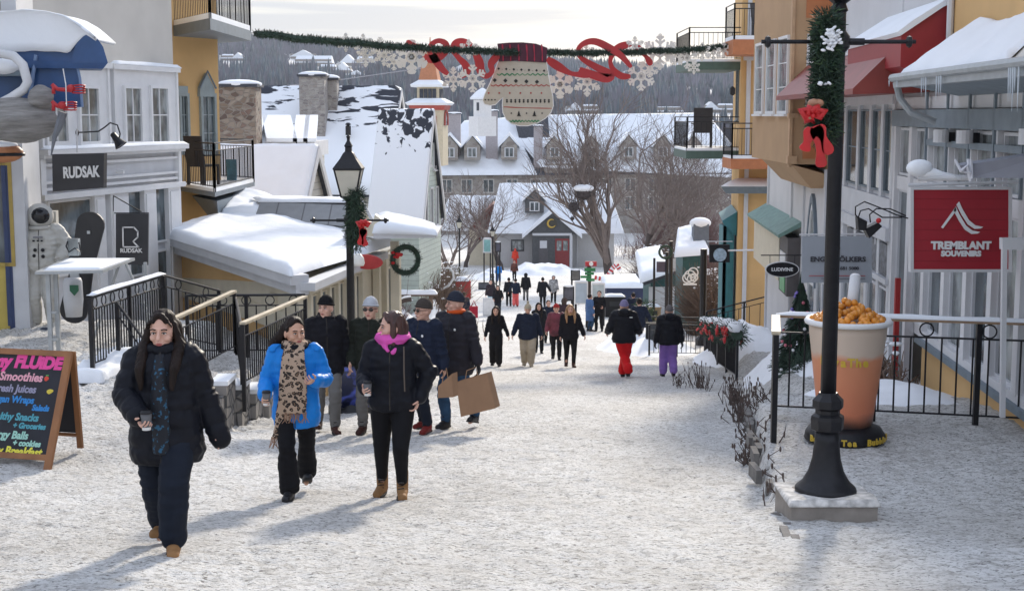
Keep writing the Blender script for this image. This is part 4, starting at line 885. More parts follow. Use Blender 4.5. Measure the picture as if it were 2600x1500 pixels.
snow_patch('roof_snow', P(14, ze+3.4, -3.3), P(FI.len, ze+3.4, -3.3), P(FI.len-2, zt+.6, -9), P(15, zt+.3, -9), .3, inn, 50, 12, .15, edge=.3)
b = MB(); b.hexa([P(11.5, ze+3.4, -4), P(15.5, ze+3.4, -4), P(15.5, ze+3.4, -9), P(11.5, ze+3.4, -9), P(11.5, zt+.2, -6), P(15.5, zt+.6, -6), P(15.5, zt+.6, -9), P(11.5, zt+.2, -9)]); b.build('grey_roof_face', SHING, inn)
for u, w_, v0 in ((1248, 1.5, 283), (1245, 1.2, 340), (1137, 1.1, 330), (1152, 1.6, 290), (1367, 1.1, 322)):
    x = xi(u); chimney('chimney', (x, YI+3.0), w_, w_*.9, ze, zi(v0), M('chimney_grey', (.36, .33, .34), .8), inn)
for u in (1143, 1199, 1293, 1409, 1503, 1600, 1690, 1770):
    x = xi(u); y = YI+1+(u-1100)/800*6; z0 = zi(402); b = MB(); b.box(x-1.0, x+1.0, y-1.6, y+2.5, z0-.2, z0+1.5); o = b.build('dormer', INNST, inn)
    b = MB(); b.prism([(x-1.0, y-1.6, z0+1.5), (x+1.0, y-1.6, z0+1.5), (x, y-1.6, z0+2.7)], (0, 4, 0)); b.build('gable', INNST, o)
    b = MB(); b.prism([(x-1.35, y-1.8, z0+1.3), (x, y-1.8, z0+2.85), (x+1.35, y-1.8, z0+1.3), (x+1.35, y-1.8, z0+1.6), (x, y-1.8, z0+3.2), (x-1.35, y-1.8, z0+1.6)], (0, 4.4, 0)); b.build('dormer_snow', SNOWR, o)
    b = MB(); b.box(x-.6, x+.6, y-1.66, y-1.6, z0+.1, z0+1.3); b.build('window', WHITE2, o)
    b = MB(); b.box(x-.45, x-.06, y-1.69, y-1.66, z0+.2, z0+1.2); b.box(x+.06, x+.45, y-1.69, y-1.66, z0+.2, z0+1.2); b.build('pane', GLASS, o)
for u in (1134, 1185, 1240, 1300, 1360, 1420, 1480, 1540, 1600, 1660, 1720):
    a = FI.px(u, 470)[0]
    for vz in (458, 505):
        z1 = zi(vz); window(FI, a-.6, a+.6, z1-1.5, z1, inn, nx=2, ny=1, fm=M('inn_trim', (.5, .48, .45), .7), t=.12, d=.08, sill=False, mt=.12)

# ---- lodge with crescent emblem, YL=128
YLd = 128
def xl(u, Y=YLd): return (u-1300)/3570*Y
def zl(v, Y=YLd): return at(1300, v, Y).z
ld = thing('grey_lodge', 'low grey lodge with snowy roof, dormer, dark gabled entrance and red doors', 'lodge', (xl(1420), YLd, -14.2))
LW = M('lodge_grey_siding', (.44, .44, .44), .7, .06); LD = M('lodge_dark', (.075, .078, .082), .7, .15)
FL = Fr((xl(1262), YLd), (xl(1560), YLd)); GB = -14.6
def lu(u): return xl(u)-xl(1262)
b = MB(); b.fb(FL, 0, FL.len, GB, zl(585), -7, 0); b.build('wall', LW, ld)
b = MB(); b.hexa([FL.pt(-.8, zl(590), -.0), FL.pt(FL.len+.8, zl(590), 0), FL.pt(FL.len+.8, zl(590), -7), FL.pt(-.8, zl(590), -7), FL.pt(.2, zl(470, 131), -3), FL.pt(FL.len-.5, zl(470, 131), -3), FL.pt(FL.len-.5, zl(470, 131), -4), FL.pt(.2, zl(470, 131), -4)]); b.build('roof', SHING, ld)
snow_patch('roof_snow', FL.pt(-.9, zl(590)-.05, .7), FL.pt(FL.len+.9, zl(590)-.05, .7), FL.pt(FL.len-.5, zl(468, 131)+.1, -3.1), FL.pt(.2, zl(468, 131)+.1, -3.1), .25, ld, 60, 20, .12, edge=.3)
# dormer
x = xl(1357); zz_ = zl(540); b = MB(); b.box(x-.85, x+.85, YLd-.2, YLd+3, zz_, zz_+1.2); b.prism([(x-.85, YLd-.2, zz_+1.2), (x+.85, YLd-.2, zz_+1.2), (x, YLd-.2, zz_+2.0)], (0, 3, 0)); o = b.build('dormer', LD, ld)
b = MB(); b.prism([(x-1.15, YLd-.4, zz_+1.0), (x, YLd-.4, zz_+2.1), (x+1.15, YLd-.4, zz_+1.0), (x+1.15, YLd-.4, zz_+1.3), (x, YLd-.4, zz_+2.45), (x-1.15, YLd-.4, zz_+1.3)], (0, 3.2, 0)); b.build('dormer_snow', SNOWR, o)
b = MB(); b.box(x-.45, x+.45, YLd-.28, YLd-.2, zz_+.15, zz_+1.0); b.build('window', WHITE, o); b = MB(); b.box(x-.36, x-.05, YLd-.3, YLd-.28, zz_+.22, zz_+.93); b.box(x+.05, x+.36, YLd-.3, YLd-.28, zz_+.22, zz_+.93); b.build('pane', GLASS, o)
# entrance gable
ye = YLd-1.6
b = MB(); b.box(xl(1352, ye), xl(1452, ye), ye, YLd, GB, zl(595, ye)); b.prism([(xl(1340, ye), ye, zl(595, ye)), (xl(1464, ye), ye, zl(595, ye)), (xl(1402, ye), ye, zl(543, ye))], (0, 3.5, 0)); b.build('entrance_gable', LD, ld)
b = MB(); b.prism([(xl(1326, ye), ye-.2, zl(605, ye)), (xl(1402, ye), ye-.2, zl(541, ye)), (xl(1478, ye), ye-.2, zl(605, ye)), (xl(1478, ye), ye-.2, zl(596, ye)), (xl(1402, ye), ye-.2, zl(529, ye)), (xl(1326, ye), ye-.2, zl(596, ye))], (0, 4.5, 0)); b.build('gable_snow', SNOWR, ld, False)
b = MB(); b.box(xl(1352, ye), xl(1452, ye), ye-.1, ye-.002, zl(598, ye), zl(592, ye)); b.box(xl(1447, ye), xl(1454, ye), ye-.1, ye-.002, GB, zl(598, ye)); b.build('white_lintel', WHITE2, ld)
b = MB(); b.box(xl(1410, ye), xl(1446, ye), ye-.06, ye-.002, GB+.2, zl(606, ye)); o = b.build('red_door', M('door_red', (.22, .03, .03), .6, .1), ld)
b = MB(); b.box(xl(1414, ye), xl(1426, ye), ye-.08, ye-.06, zl(636, ye), zl(611, ye)); b.box(xl(1430, ye), xl(1442, ye), ye-.08, ye-.06, zl(636, ye), zl(611, ye)); b.build('door_window', GLASSP, o)
b = MB(); b.box(xl(1368, ye), xl(1392, ye), ye-.06, ye-.002, GB+.2, zl(606, ye)); o = b.build('grey_door', M('door_darkgrey', (.09, .085, .09), .6), ld)
b = MB(); b.box(xl(1371, ye), xl(1389, ye), ye-.08, ye-.06, zl(630, ye), zl(611, ye)); b.build('notice', WHITE2, o)
b = MB(); em = Vector((xl(1401, ye), ye-.05, zl(567, ye)))
b.lathe((0, 0, 0), [(0, 0), (.48, 0), (.48, .08), (0, .08)], 20); b.v = [tuple(em+Vector((p[0], p[2]-.06, p[1]))) for p in b.v]; o = b.build('emblem_disc', M('emblem_dark', (.06, .055, .04), .6), ld)
b = MB(); b.tube([em+Vector((.36*math.cos(a), -.08, .36*math.sin(a))) for a in np.linspace(R(60), R(330), 14)], [.03+.07*math.sin(PI*i/13) for i in range(14)], 6); b.build('gold_crescent', M('gold', (.55, .36, .06), .4), o)
window(FL, lu(1301), lu(1327), zl(634), zl(612), ld, nx=2, ny=2, fm=LD, t=.14, d=.06, gm=GLASSP, sill=False)
b = MB(); b.fb(FL, lu(1490)-.9, lu(1490)-.82, GB, zl(590), 0, .08); b.build('downpipe', WHITE2, ld)
# red gabled cottage left of the lodge
rc = thing('red_gabled_cottage', 'small cottage with red gable, snowy roof and red shutters left of the lodge', 'cottage', (xl(1215), 131, -14.2))
b = MB(); b.box(xl(1190, 131), xl(1262, 131), 131, 137, GB, zl(580, 131)); b.build('wall', CREAM, rc)
b = MB(); b.prism([(xl(1186, 131), 130.9, zl(582, 131)), (xl(1270, 131), 130.9, zl(582, 131)), (xl(1262, 131), 130.9, zl(520, 131)), (xl(1250, 131), 130.9, zl(520, 131))], (0, 5, 0)); b.build('gable', M('gable_red', (.16, .04, .03), .7, .15), rc)
snow_patch('roof_snow', (xl(1098, 131), 130.5, zl(585, 131)), (xl(1188, 131), 130.5, zl(585, 131)), (xl(1262, 131), 133, zl(500, 131)), (xl(1140, 131), 133, zl(500, 131)), .3, rc, 20, 14, .15)
b = MB(); b.box(xl(1221, 131), xl(1239, 131), 130.9, 131, zl(608, 131), zl(590, 131)); o = b.build('window', WHITE2, rc); b = MB(); b.box(xl(1212, 131), xl(1220, 131), 130.88, 131, zl(609, 131), zl(589, 131)); b.box(xl(1240, 131), xl(1249, 131), 130.88, 131, zl(609, 131), zl(589, 131)); b.build('shutters', M('shutter_red', (.12, .02, .02), .6), o)
b = MB(); b.box(xl(1223, 131), xl(1229, 131), 130.87, 130.9, zl(606, 131), zl(592, 131)); b.box(xl(1231, 131), xl(1237, 131), 130.87, 130.9, zl(606, 131), zl(592, 131)); b.build('pane', GLASS, o)
# ---- trees
BARK = M('bark', (.065, .05, .045), .9, .25, 4, .5, 14); TWIG = M('twigs', (.17, .135, .12), .9, .25, 3); TWIGR = M('reddish_twigs', (.17, .10, .095), .9, .25, 3)
def tree_mesh(seed, H, r0, levels=6, spread=.5, trunk=.25, upright=.35, nsub=3, minr=.012, nfork=None, lg=1.0):
    rnd = random.Random(seed); tk = MB(); cr = MB()
    def grow(p, d, ln, r, lv):
        n = 3 if lv < levels-1 else 2; pts = [p]; q = p; dd = d
        for i in range(n):
            dd = (dd + Vector((rnd.gauss(0, .11), rnd.gauss(0, .11), rnd.gauss(0, .06)+upright*.12))).normalized(); q = q + dd*ln/n; pts.append(q)
        rr = [r*(1-.35*i/n) for i in range(n+1)]
        if lv == levels: rr[-1] = minr*.4
        (tk if lv == 0 else cr).tube(pts, rr, 7 if lv < 1 else (5 if lv < 2 else 3), caps=False)
        if lv >= levels: return
        k = nfork[lv] if nfork else nsub
        for j in range(k):
            f = rnd.uniform(.45, 1) if j else 1; s = pts[0].lerp(pts[-1], f) if f < 1 else pts[-1]
            if f < 1: i = min(n-1, int(f*n)); s = pts[i].lerp(pts[i+1], f*n-i)
            ax = Vector((rnd.gauss(0, 1), rnd.gauss(0, 1), rnd.gauss(0, .4))); ax = (ax - dd*ax.dot(dd)).normalized()
            an = rnd.uniform(.25, .75)*spread*2; nd = (dd*math.cos(an)+ax*math.sin(an)); nd.z += upright*.3; nd.normalize()
            grow(s, nd, ln*(lg if lv == 0 else 1)*rnd.uniform(.62, .88), max(minr, r*.62*(1 if j == 0 else rnd.uniform(.6, .9))), lv+1)
    grow(Vector((0, 0, -.2)), Vector((0, 0, 1)), H*trunk, r0, 0)
    return tk, cr
def tree(name, label, loc, seed, H, r0, group=None, twig=None, snow=False, **k):
    t = thing(name, label, 'tree', (0, 0, 0), group); tk, cr = tree_mesh(seed, H, r0, **k)
    tk.build('trunk', BARK, t, True); o = cr.build('crown', twig or TWIG, t, False); t.location = loc; return t
def gp(u, v, y0=60): return gpix(u, v, y0)
def near_at(u, Y): r = ray(u, 290); x = r.x*Y; return Vector((x, Y, gz(x, Y)))
T1 = tree('bare_tree', 'great bare tree spreading its crown in front of the lodge at centre right', near_at(1556, 100), 11, 18.5, .42, 'bare trees in the square', levels=6, spread=.56, trunk=.17, upright=.40, minr=.011, nfork=[7, 4, 3, 3, 3, 2], lg=1.55)
T2 = tree('bare_tree', 'slender bare tree left of the lodge dormer', near_at(1272, 122), 5, 10.5, .3, 'bare trees in the square', levels=6, spread=.5, trunk=.2, upright=.3, minr=.014, nfork=[4, 3, 3, 3, 2, 2], lg=1.5)
T3 = tree('bare_tree', 'thick bare tree standing right behind the great tree', near_at(1632, 118), 23, 14.5, .42, 'bare trees in the square', levels=6, spread=.55, trunk=.26, upright=.3, minr=.012, nfork=[5, 3, 3, 3, 2, 2], lg=1.3)
def copyt(src, u, Y, rz, s, label, group='bare trees in the square', v=None):
    c = copy_tree(src); c.location = near_at(u, Y); c.rotation_euler = (0, 0, rz); c.scale = (s, s, s); c['label'] = label; c['group'] = group; return c
copyt(T1, 1705, 125, 2.1, .85, 'bare tree between the stone inn and the ochre house')
copyt(T3, 1768, 112, 4.0, .8, 'bare tree crowding the ochre house beside the green balcony')
copyt(T2, 1135, 105, 1.2, .8, 'small bare tree in front of the red gabled cottage')
copyt(T2, 1180, 128, 3.4, .75, 'thin bare tree by the red gable')
copyt(T3, 1840, 150, 1.0, .9, 'far bare tree hidden half by the ochre house')
copyt(T1, 1450, 150, 5.0, .55, 'small bare tree against the stone inn wall')
copyt(T2, 1660, 150, 0.4, 1.0, 'upright bare tree close to the stone inn on the right')
S1 = tree('bare_shrub', 'twiggy bare shrub under the small gabled house', near_at(850, 46), 31, 3.4, .07, 'bare shrubs behind the cream shop', TWIGR, levels=5, spread=.6, trunk=.14, upright=.25, minr=.007, nfork=[6, 4, 3, 3, 3])
for i, (u, Y, s, lb) in enumerate(((905, 44, 1.15, 'twiggy bare shrub behind the gas style lamp'), (960, 48, 1.25, 'twiggy bare shrub below the pale green house'), (1010, 50, 1.1, 'twiggy bare shrub right of the lamp, near the porch'), (820, 52, 1.5, 'taller twiggy shrub against the big snowy roof'), (1060, 56, 1.2, 'twiggy shrub in front of the green house porch'))):
    copyt(S1, u, Y, i*1.3, s, lb, 'bare shrubs behind the cream shop')
# brown shrubbery with snow bits, left of the square
def brush(name, label, cx, cy, wx, wy, h, n, seed, mat, cat='shrub', snowbits=200, kind=None):
    rnd = random.Random(seed); t = thing(name, label, cat, (cx, cy, gz(cx, cy)))
    b = MB()
    for _ in range(n):
        x = cx+rnd.gauss(0, wx*.42); y = cy+rnd.gauss(0, wy*.42); z = gz(x, y)-.05; d = Vector((rnd.gauss(0, .35), rnd.gauss(0, .35), 1)).normalized(); hh = h*rnd.uniform(.5, 1)*max(.35, 1-((x-cx)/wx)**2*1.2)
        p = Vector((x, y, z)); m_ = p+d*hh*.55; e = m_+(d+Vector((rnd.gauss(0, .5), rnd.gauss(0, .5), rnd.gauss(0, .3)))).normalized()*hh*.5
        b.tube([p, m_, e], [.022, .015, .006], 3, False)
        for _ in range(2):
            s = p.lerp(m_, rnd.uniform(.4, 1)); e2 = s+Vector((rnd.gauss(0, .4), rnd.gauss(0, .4), rnd.uniform(0, .6)))*hh*.45; b.tube([s, e2], [.012, .005], 3, False)
    b.build('twigs', mat, t)
    if snowbits:
        b = MB()
        for _ in range(snowbits):
            x = cx+rnd.gauss(0, wx*.42); y = cy+rnd.gauss(0, wy*.42); z = gz(x, y)+h*rnd.uniform(.1, .85); b.ell((x, y, z), (rnd.uniform(.03, .12), .06, rnd.uniform(.015, .05)), 5)
        b.build('snow_clumps', SNOW, t)
    return t
BR = M('brush_brown', (.14, .095, .07), .9, .3, 3)
brush('shrub', 'brown shrubbery flecked with snow left of the square', xl(1075, 84), 84, 2.2, 3, 3.2, 1500, 1, BR)
brush('shrub', 'brown twiggy shrubs below the snowy shop canopy', xl(1080, 58), 58, 1.6, 3, 3.4, 1300, 9, BR, snowbits=120)
brush('shrub', 'olive brown shrub beside the path to the red gabled cottage', xl(1135, 90), 90, 1.2, 2, 2.4, 700, 2, M('brush_olive', (.16, .14, .07), .9, .3, 3), snowbits=80)
brush('shrub', 'brown snow flecked shrubs right of the great tree', xl(1690, 104), 104, 3.2, 3, 3.6, 1500, 3, BR, snowbits=350)
brush('shrub', 'dark brown shrubs strung with lights by the teal porch', xl(1812, 59), 59, .9, 1.6, 3.4, 1500, 4, BR, snowbits=120)
brush('shrub', 'leafless hedge in front of the ochre apartment house', xl(1815, 90), 90, 1.6, 3, 4.2, 1200, 5, M('brush_red', (.17, .09, .08), .9, .3, 3), snowbits=80)
brush('shrub', 'low dry twigs poking from the snow below the souvenir shop', rx(19.5)-.75, 19.3, .5, 1.6, .75, 150, 6, BR, snowbits=20)
brush('shrub', 'reddish scrub filling the gap in front of the inn', xl(1740, 140), 140, 6, 5, 7.5, 1500, 8, M('brush_red2', (.17, .10, .09), .9, .3, 3), snowbits=100)

# hill houses
CLEAR = []
HW = M('hill_house_wall', (.28, .25, .22), .8, .2)
lbl = ['far hillside chalet with two snowy gables above the round chimney', 'far chalet row roof right of that chalet, near the ridge', 'far snowy roof at the left end of the hill by the balcony', 'far snowy roof high on the hill over the stone chimney', 'long far snowy roof half way up the hill', 'far snowy roofs just left of the snowflakes', 'far snowy roof behind the left snowflakes', 'far snowy roof behind the red ribbon', 'far snowy roof right of the mitten', 'far snowy roof behind the right snowflakes', 'far snowy roof next to the green balcony', 'pair of far white roofs low on the right of the hill', 'far white roof on the valley floor right of the inn', 'far white roof low behind the inn ridge']
for i, (u, v, Y, wpx, dbl) in enumerate([(850, 178, 900, 60, 2), (905, 186, 880, 34, 1), (590, 146, 1150, 44, 2), (770, 142, 1200, 50, 1), (795, 160, 1100, 70, 1), (905, 160, 1080, 64, 2), (1010, 158, 1050, 40, 1), (1180, 180, 950, 60, 1), (1500, 185, 950, 50, 1), (1590, 192, 900, 46, 1), (1700, 196, 880, 54, 2), (1825, 278, 380, 60, 2), (1700, 282, 380, 50, 1), (1480, 280, 360, 60, 2)]):
    wpx *= 1.3; c = gpix(u, v+9, 360 if Y < 500 else 520, 1650); Y = c.y; w_ = wpx*Y/3570; g_ = c.z-1; CLEAR.append((c.x, c.y, w_)); t = thing('hill_chalet', lbl[i], 'chalet', (c.x, c.y, g_), 'chalets scattered over the far hill')
    hh = w_*.22+1
    b = MB(); b.box(c.x-w_/2, c.x+w_/2, Y, Y+w_*.6, g_-2, g_+hh*.6+2); b.build('wall', HW, t)
    b = MB()
    for k in range(dbl):
        x0 = c.x-w_/2+w_/dbl*k; x1 = x0+w_/dbl; zb = g_+hh-w_*.12; rise = w_*.2
        if (i+k) % 2: b.prism([(x0-.5, Y-1, zb), (x1+.5, Y-1, zb), ((x0+x1)/2, Y-1, zb+rise*1.3)], (0, w_*.6+2, 0))
        else: b.hexa([(x0-.5, Y-1, zb), (x1+.5, Y-1, zb), (x1+.5, Y+w_*.6, zb), (x0-.5, Y+w_*.6, zb), (x0+.5, Y+w_*.25, zb+rise), (x1-.5, Y+w_*.25, zb+rise), (x1-.5, Y+w_*.4, zb+rise), (x0+.5, Y+w_*.4, zb+rise)])
    b.build('snowy_roof', SNOWR, t)
# ---- forest on the hills (uncountable)
rs = np.random.RandomState(3)
def hillpts(n, y0, y1, dens_fn=None):
    y = rs.uniform(y0, y1, n*2); x = rs.uniform(-.26, .26, n*2)*y + 0; keep = np.ones(len(x), bool)
    p = vn(x/60, y/70, 12)+.5*vn(x/22, y/25, 13); keep = p > -.33
    x, y = x[keep][:n], y[keep][:n]; ok = np.ones(len(x), bool)
    for (a_, b_, w_) in CLEAR: ok &= ~((np.abs(x-a_*y/b_) < w_*.62) & (y > b_-120) & (y < b_+w_*.9))
    x, y = x[ok], y[ok]; return x, y, gsm(x, y)
def cones(x, y, z, h, r, sides=5):
    n = len(x); V = np.zeros((n, sides+1, 3)); 
    for k in range(sides):
        a = 2*PI*k/sides; V[:, k, 0] = x+r*math.cos(a); V[:, k, 1] = y+r*math.sin(a); V[:, k, 2] = z
    V[:, sides] = np.stack([x, y, z+h], -1); base = np.arange(n)[:, None]*(sides+1)
    F_ = np.concatenate([np.concatenate([base+k, base+(k+1) % sides, base+sides], 1) for k in range(sides)]); return V.reshape(-1, 3), F_
x, y, z = hillpts(6500, 430, 1650); h = rs.uniform(6, 13, len(x)); r = h*rs.uniform(.14, .22, len(x))
V1, F1 = cones(x, y, z+1, h, r); V2, F2 = cones(x, y, z+h*.45, h*.62, r*.7)
CON = M('hill_conifer', (.05, .075, .095), .9, .4, .02); DEC = M('hill_bare_wood', (.15, .15, .185), .95, .35, .01)
o = linkmesh('conifer_forest', np.concatenate([V1, V2]), np.concatenate([F1, F2+len(V1)]), CON); tag(o, 'dark conifers scattered over the far hillside', 'forest', kind='stuff')
x, y, z = hillpts(22000, 430, 1680); n = len(x); h = rs.uniform(6, 12, n)
Vs = []; Fs = []
for k in range(5):
    a = rs.uniform(0, 2*PI, n); rr = h*rs.uniform(.08, .3, n); wd = rs.uniform(.15, .5, n)
    ex = x+rr*np.cos(a); ey = y+rr*np.sin(a); ez = z+h*rs.uniform(.7, 1, n)
    Vk = np.stack([np.stack([x-wd*.4, y, z], -1), np.stack([x+wd*.4, y, z], -1), np.stack([ex+wd, ey, ez*.6+z*.4], -1), np.stack([ex, ey, ez], -1), np.stack([ex-wd, ey, ez*.6+z*.4], -1)], 1)
    b0 = np.arange(n)[:, None]*5 + k*5*n
    Vs.append(Vk.reshape(-1, 3)); Fs.append(np.concatenate([b0, b0+1, b0+2, b0+3, b0+4], 1))
o = linkmesh('bare_forest', np.concatenate(Vs), np.concatenate(Fs), DEC); tag(o, 'leafless grey woodland covering the far hills', 'forest', kind='stuff')
# cable line crossing the valley
b = MB(); b.tube([at(600, 232, 300), at(850, 205, 290), at(1110, 168, 280)], .09, 4); o = b.build('overhead_cable', M('cable', (.3, .3, .33), .6), None); tag(o, 'thin pale cable crossing the valley behind the big snowy roof', 'cable')
# ================================================================== NEAR STREET OBJECTS
def railing(name, label, p0, p1, h=1.07, spacing=.11, top=None, rings=0, cat='railing', post_ext=0, lower=.12, second=.17, topw=.09, snow=False, group=None, posts=2, drop0=0, drop1=0, r=.011):
    """p0,p1 are ground points; rails follow the line between them"""
    p0, p1 = Vector(p0), Vector(p1); t = thing(name, label, cat, p0, group); d = p1-p0; ln = d.xy.length; up = Vector((0, 0, 1))
    dn = d.normalized(); side = Vector((-d.y, d.x, 0)).normalized()
    b = MB(); a = p0+up*h; c = p1+up*h
    if top: b.hexa([a-side*topw/2, c-side*topw/2, c+side*topw/2, a+side*topw/2, a-side*topw/2+up*.035, c-side*topw/2+up*.035, c+side*topw/2+up*.035, a+side*topw/2+up*.035]); b.build('handrail', top, t)
    else: b.tube([a, c], .022, 6); b.build('handrail', BLACK, t)
    if snow:
        snow_patch('handrail_snow', a-side*.05+up*.036, c-side*.05+up*.036, c+side*.05+up*.036, a+side*.05+up*.036, .028, t, 20, 4, .02, edge=.3)
    for zz in (h-second, lower): b = MB(); b.tube([p0+up*zz, p1+up*zz], .012, 5); b.build('rail', BLACK, t)
    for i in range(posts):
        q = p0+d*i/(posts-1); b = MB(); b.cbox(q+up*(h/2-(drop0 if i == 0 else drop1)/2), .055, .055, h+(drop0 if i == 0 else drop1)-.002); b.build('post', BLACK, t)
    n = max(2, int(ln/spacing)); src = None
    for i in range(1, n):
        q = p0+d*i/n
        if src is None:
            b = MB(); b.tube([q+up*lower, q+up*(h-second)], r, 5, True); src = b.build('baluster', BLACK, t); q0 = q
        else:
            o = src.copy(); COL.objects.link(o); o.location = q-q0; ORG[o.name] = ORG[src.name]
    for i in range(rings):
        q = p0+d*(i+.5)/rings+up*(h-second/2); b = MB(); rot = Matrix.Rotation(math.atan2(d.y, d.x), 3, 'Z'); b.torus(q, second*.42, .009, 'Y', 14, 5, rot=rot); b.build('ring', BLACK, t)
    return t
def G3(x, y, dz=0): return Vector((x, y, gz(x, y)+dz))
# right terrace fence
railing('terrace_fence', 'long black fence with wooden handrail and rings behind the giant cup', G3(2.92, 15.4), G3(6.0, 14.5), 1.12, .155, WOODR, 5, posts=4, snow=True)
railing('terrace_fence', 'short black fence end with pale wooden handrail left of the giant cup', G3(2.66, 14.0, -.02), G3(2.9, 15.3), 1.12, .4, WOODP, 0, posts=2)
# garlanded street fence further down on the right
fpts = [(4.87, 30), (5.35, 35.5), (5.95, 42)]
railing('street_fence', 'black street fence under the snowy red and green garland', G3(4.87, 30), G3(5.5, 37), 1.05, .2, group=None, posts=3)
railing('street_fence', 'far end of the black street fence behind the purple snow pants', G3(5.5, 37.1), G3(6.0, 43), 1.05, .25, posts=3)
gt = thing('fence_garland', 'snow covered garland with red bows draped over the street fence', 'garland', G3(5.3, 34, 1.0)); GPn = [G3(4.83+.18*i*.97, 29.8+2.05*i, 1.02) for i in range(7)]
b = MB(); needles(b, None, GPn, .30, 3600, .14, 5, .012); b.tube(GPn, .13, 6); b.build('greenery', PINE, gt)
b = MB()
for i in range(26): q = GPn[0].lerp(GPn[-1], (i+.3)/26)+Vector((random.gauss(0, .05), 0, .17+random.gauss(0, .03))); b.ell(q, (.17, .26, .12), 7)
b.build('garland_snow', SNOW, gt, True)
b = MB(); 
for i in range(46): q = GPn[0].lerp(GPn[-1], (i+.3)/46)+Vector((random.choice((-.26, -.2, .22))+random.gauss(0, .05), 0, random.gauss(-.02, .1))); b.ell(q, (.035, .15, .08), 7, Matrix.Rotation(random.uniform(-1, 1), 3, 'Y') @ Matrix.Rotation(random.uniform(-1, 1), 3, 'X'))
b.build('red_bows', BOW, gt, True)
# fence across, lower street on the right (behind purple pants person) and wall rail
railing('street_fence', 'low black fence running across in front of the snow patch by the wooden box', G3(4.3, 43.5), G3(6.0, 43.2), 1.0, .14, posts=3)
railing('street_fence', 'black fence around the lower terrace further down the street', G3(5.0, 52), G3(7.0, 50.5), 1.0, .16, posts=3)
railing('landing_rail', 'black rail with rings in front of the ochre house wall', G3(5.9, 42.2, .4), G3(8.2, 42.4, .4), 1.05, .3, rings=3, posts=3)
# left: fences and stair rails
TZ = -3.46
railing('stair_fence', 'black scrolled fence with snow on top beside the metal table', (-5.66, 18.7, TZ), (-5.32, 21.3, TZ), 1.02, .09, None, 9, posts=3, snow=True, drop0=.1)
railing('stair_rail', 'rail with rings sloping down from the scrolled fence to the stairs', (-5.32, 21.35, TZ), (-4.75, 22.6, -3.85), 1.02, .16, None, 2, posts=2)
railing('stair_rail', 'black rail with rings crossing in front of the ochre panels of the low shop', (-5.25, 22.5, -3.92), (-3.35, 22.6, -3.92), 1.02, .15, None, 5, posts=3)
railing('stair_rail', 'pale wooden handrail with black bars behind the woman in the black puffer', (-4.86, 18.9, -3.85), (-4.34, 21.8, -3.72), .96, .085, WOODP, 0, posts=2, drop0=.5)
railing('stair_rail', 'pale wooden handrail with black bars right of the twig wrapped rail', (-3.72, 19.2, -3.80), (-3.25, 21.9, -3.78), .92, .085, WOODP, 0, posts=2, drop0=.3, drop1=.6)
railing('stair_rail', 'short slanting rail joining the two wooden stair handrails', (-4.32, 21.8, -3.75), (-3.76, 19.3, -3.82), .9, .14, None, 0, posts=2)
railing('stair_rail', 'thick black handrail slanting inside the scrolled fence', (-5.5, 19.4, -3.5), (-4.9, 18.9, -4.1), .9, .6, None, 0, posts=2)
# retaining wall with steps and snow
rw = thing('stepped_stone_wall', 'stepped grey block wall with snow on its ledges below the stair rails', 'wall', (-3.8, 19.5, -4.3))
b = MB(); sn = MB()
for i in range(5):
    y0 = 18.6+i*.62; z1 = -3.62-.06*i-(.12*i if i > 0 else 0); x0 = -3.86+i*.08
    b.box(x0-.28, x0+.02, y0, y0+.61, -5.3, z1); sn.box(x0-.30, x0+.04, y0, y0+.6, z1, z1+.06)
b.box(-4.5, -3.87, 18.45, 18.75, -5, -3.75); b.build('blocks', BLOCK, rw); sn.build('ledge_snow', SNOW, rw)
kb = thing('terrace_kerb', 'low concrete kerb with lumps of snow under the scrolled fence', 'kerb', (-5.5, 19.8, TZ-.2))
b = MB(); b.hexa([(-5.78, 18.45, TZ-.35), (-5.5, 18.45, TZ-.35), (-5.1, 21.5, TZ-.35), (-5.4, 21.5, TZ-.35), (-5.78, 18.45, TZ-.03), (-5.5, 18.45, TZ-.03), (-5.1, 21.5, TZ-.03), (-5.4, 21.5, TZ-.03)]); b.build('stone', BLOCK, kb)
snow_patch('snow_lumps', (-5.95, 18.3, TZ-.06), (-5.42, 18.3, TZ-.06), (-5.0, 21.5, TZ-.06), (-5.5, 21.5, TZ-.06), .14, kb, 30, 90, .22, SNOW, edge=.6)
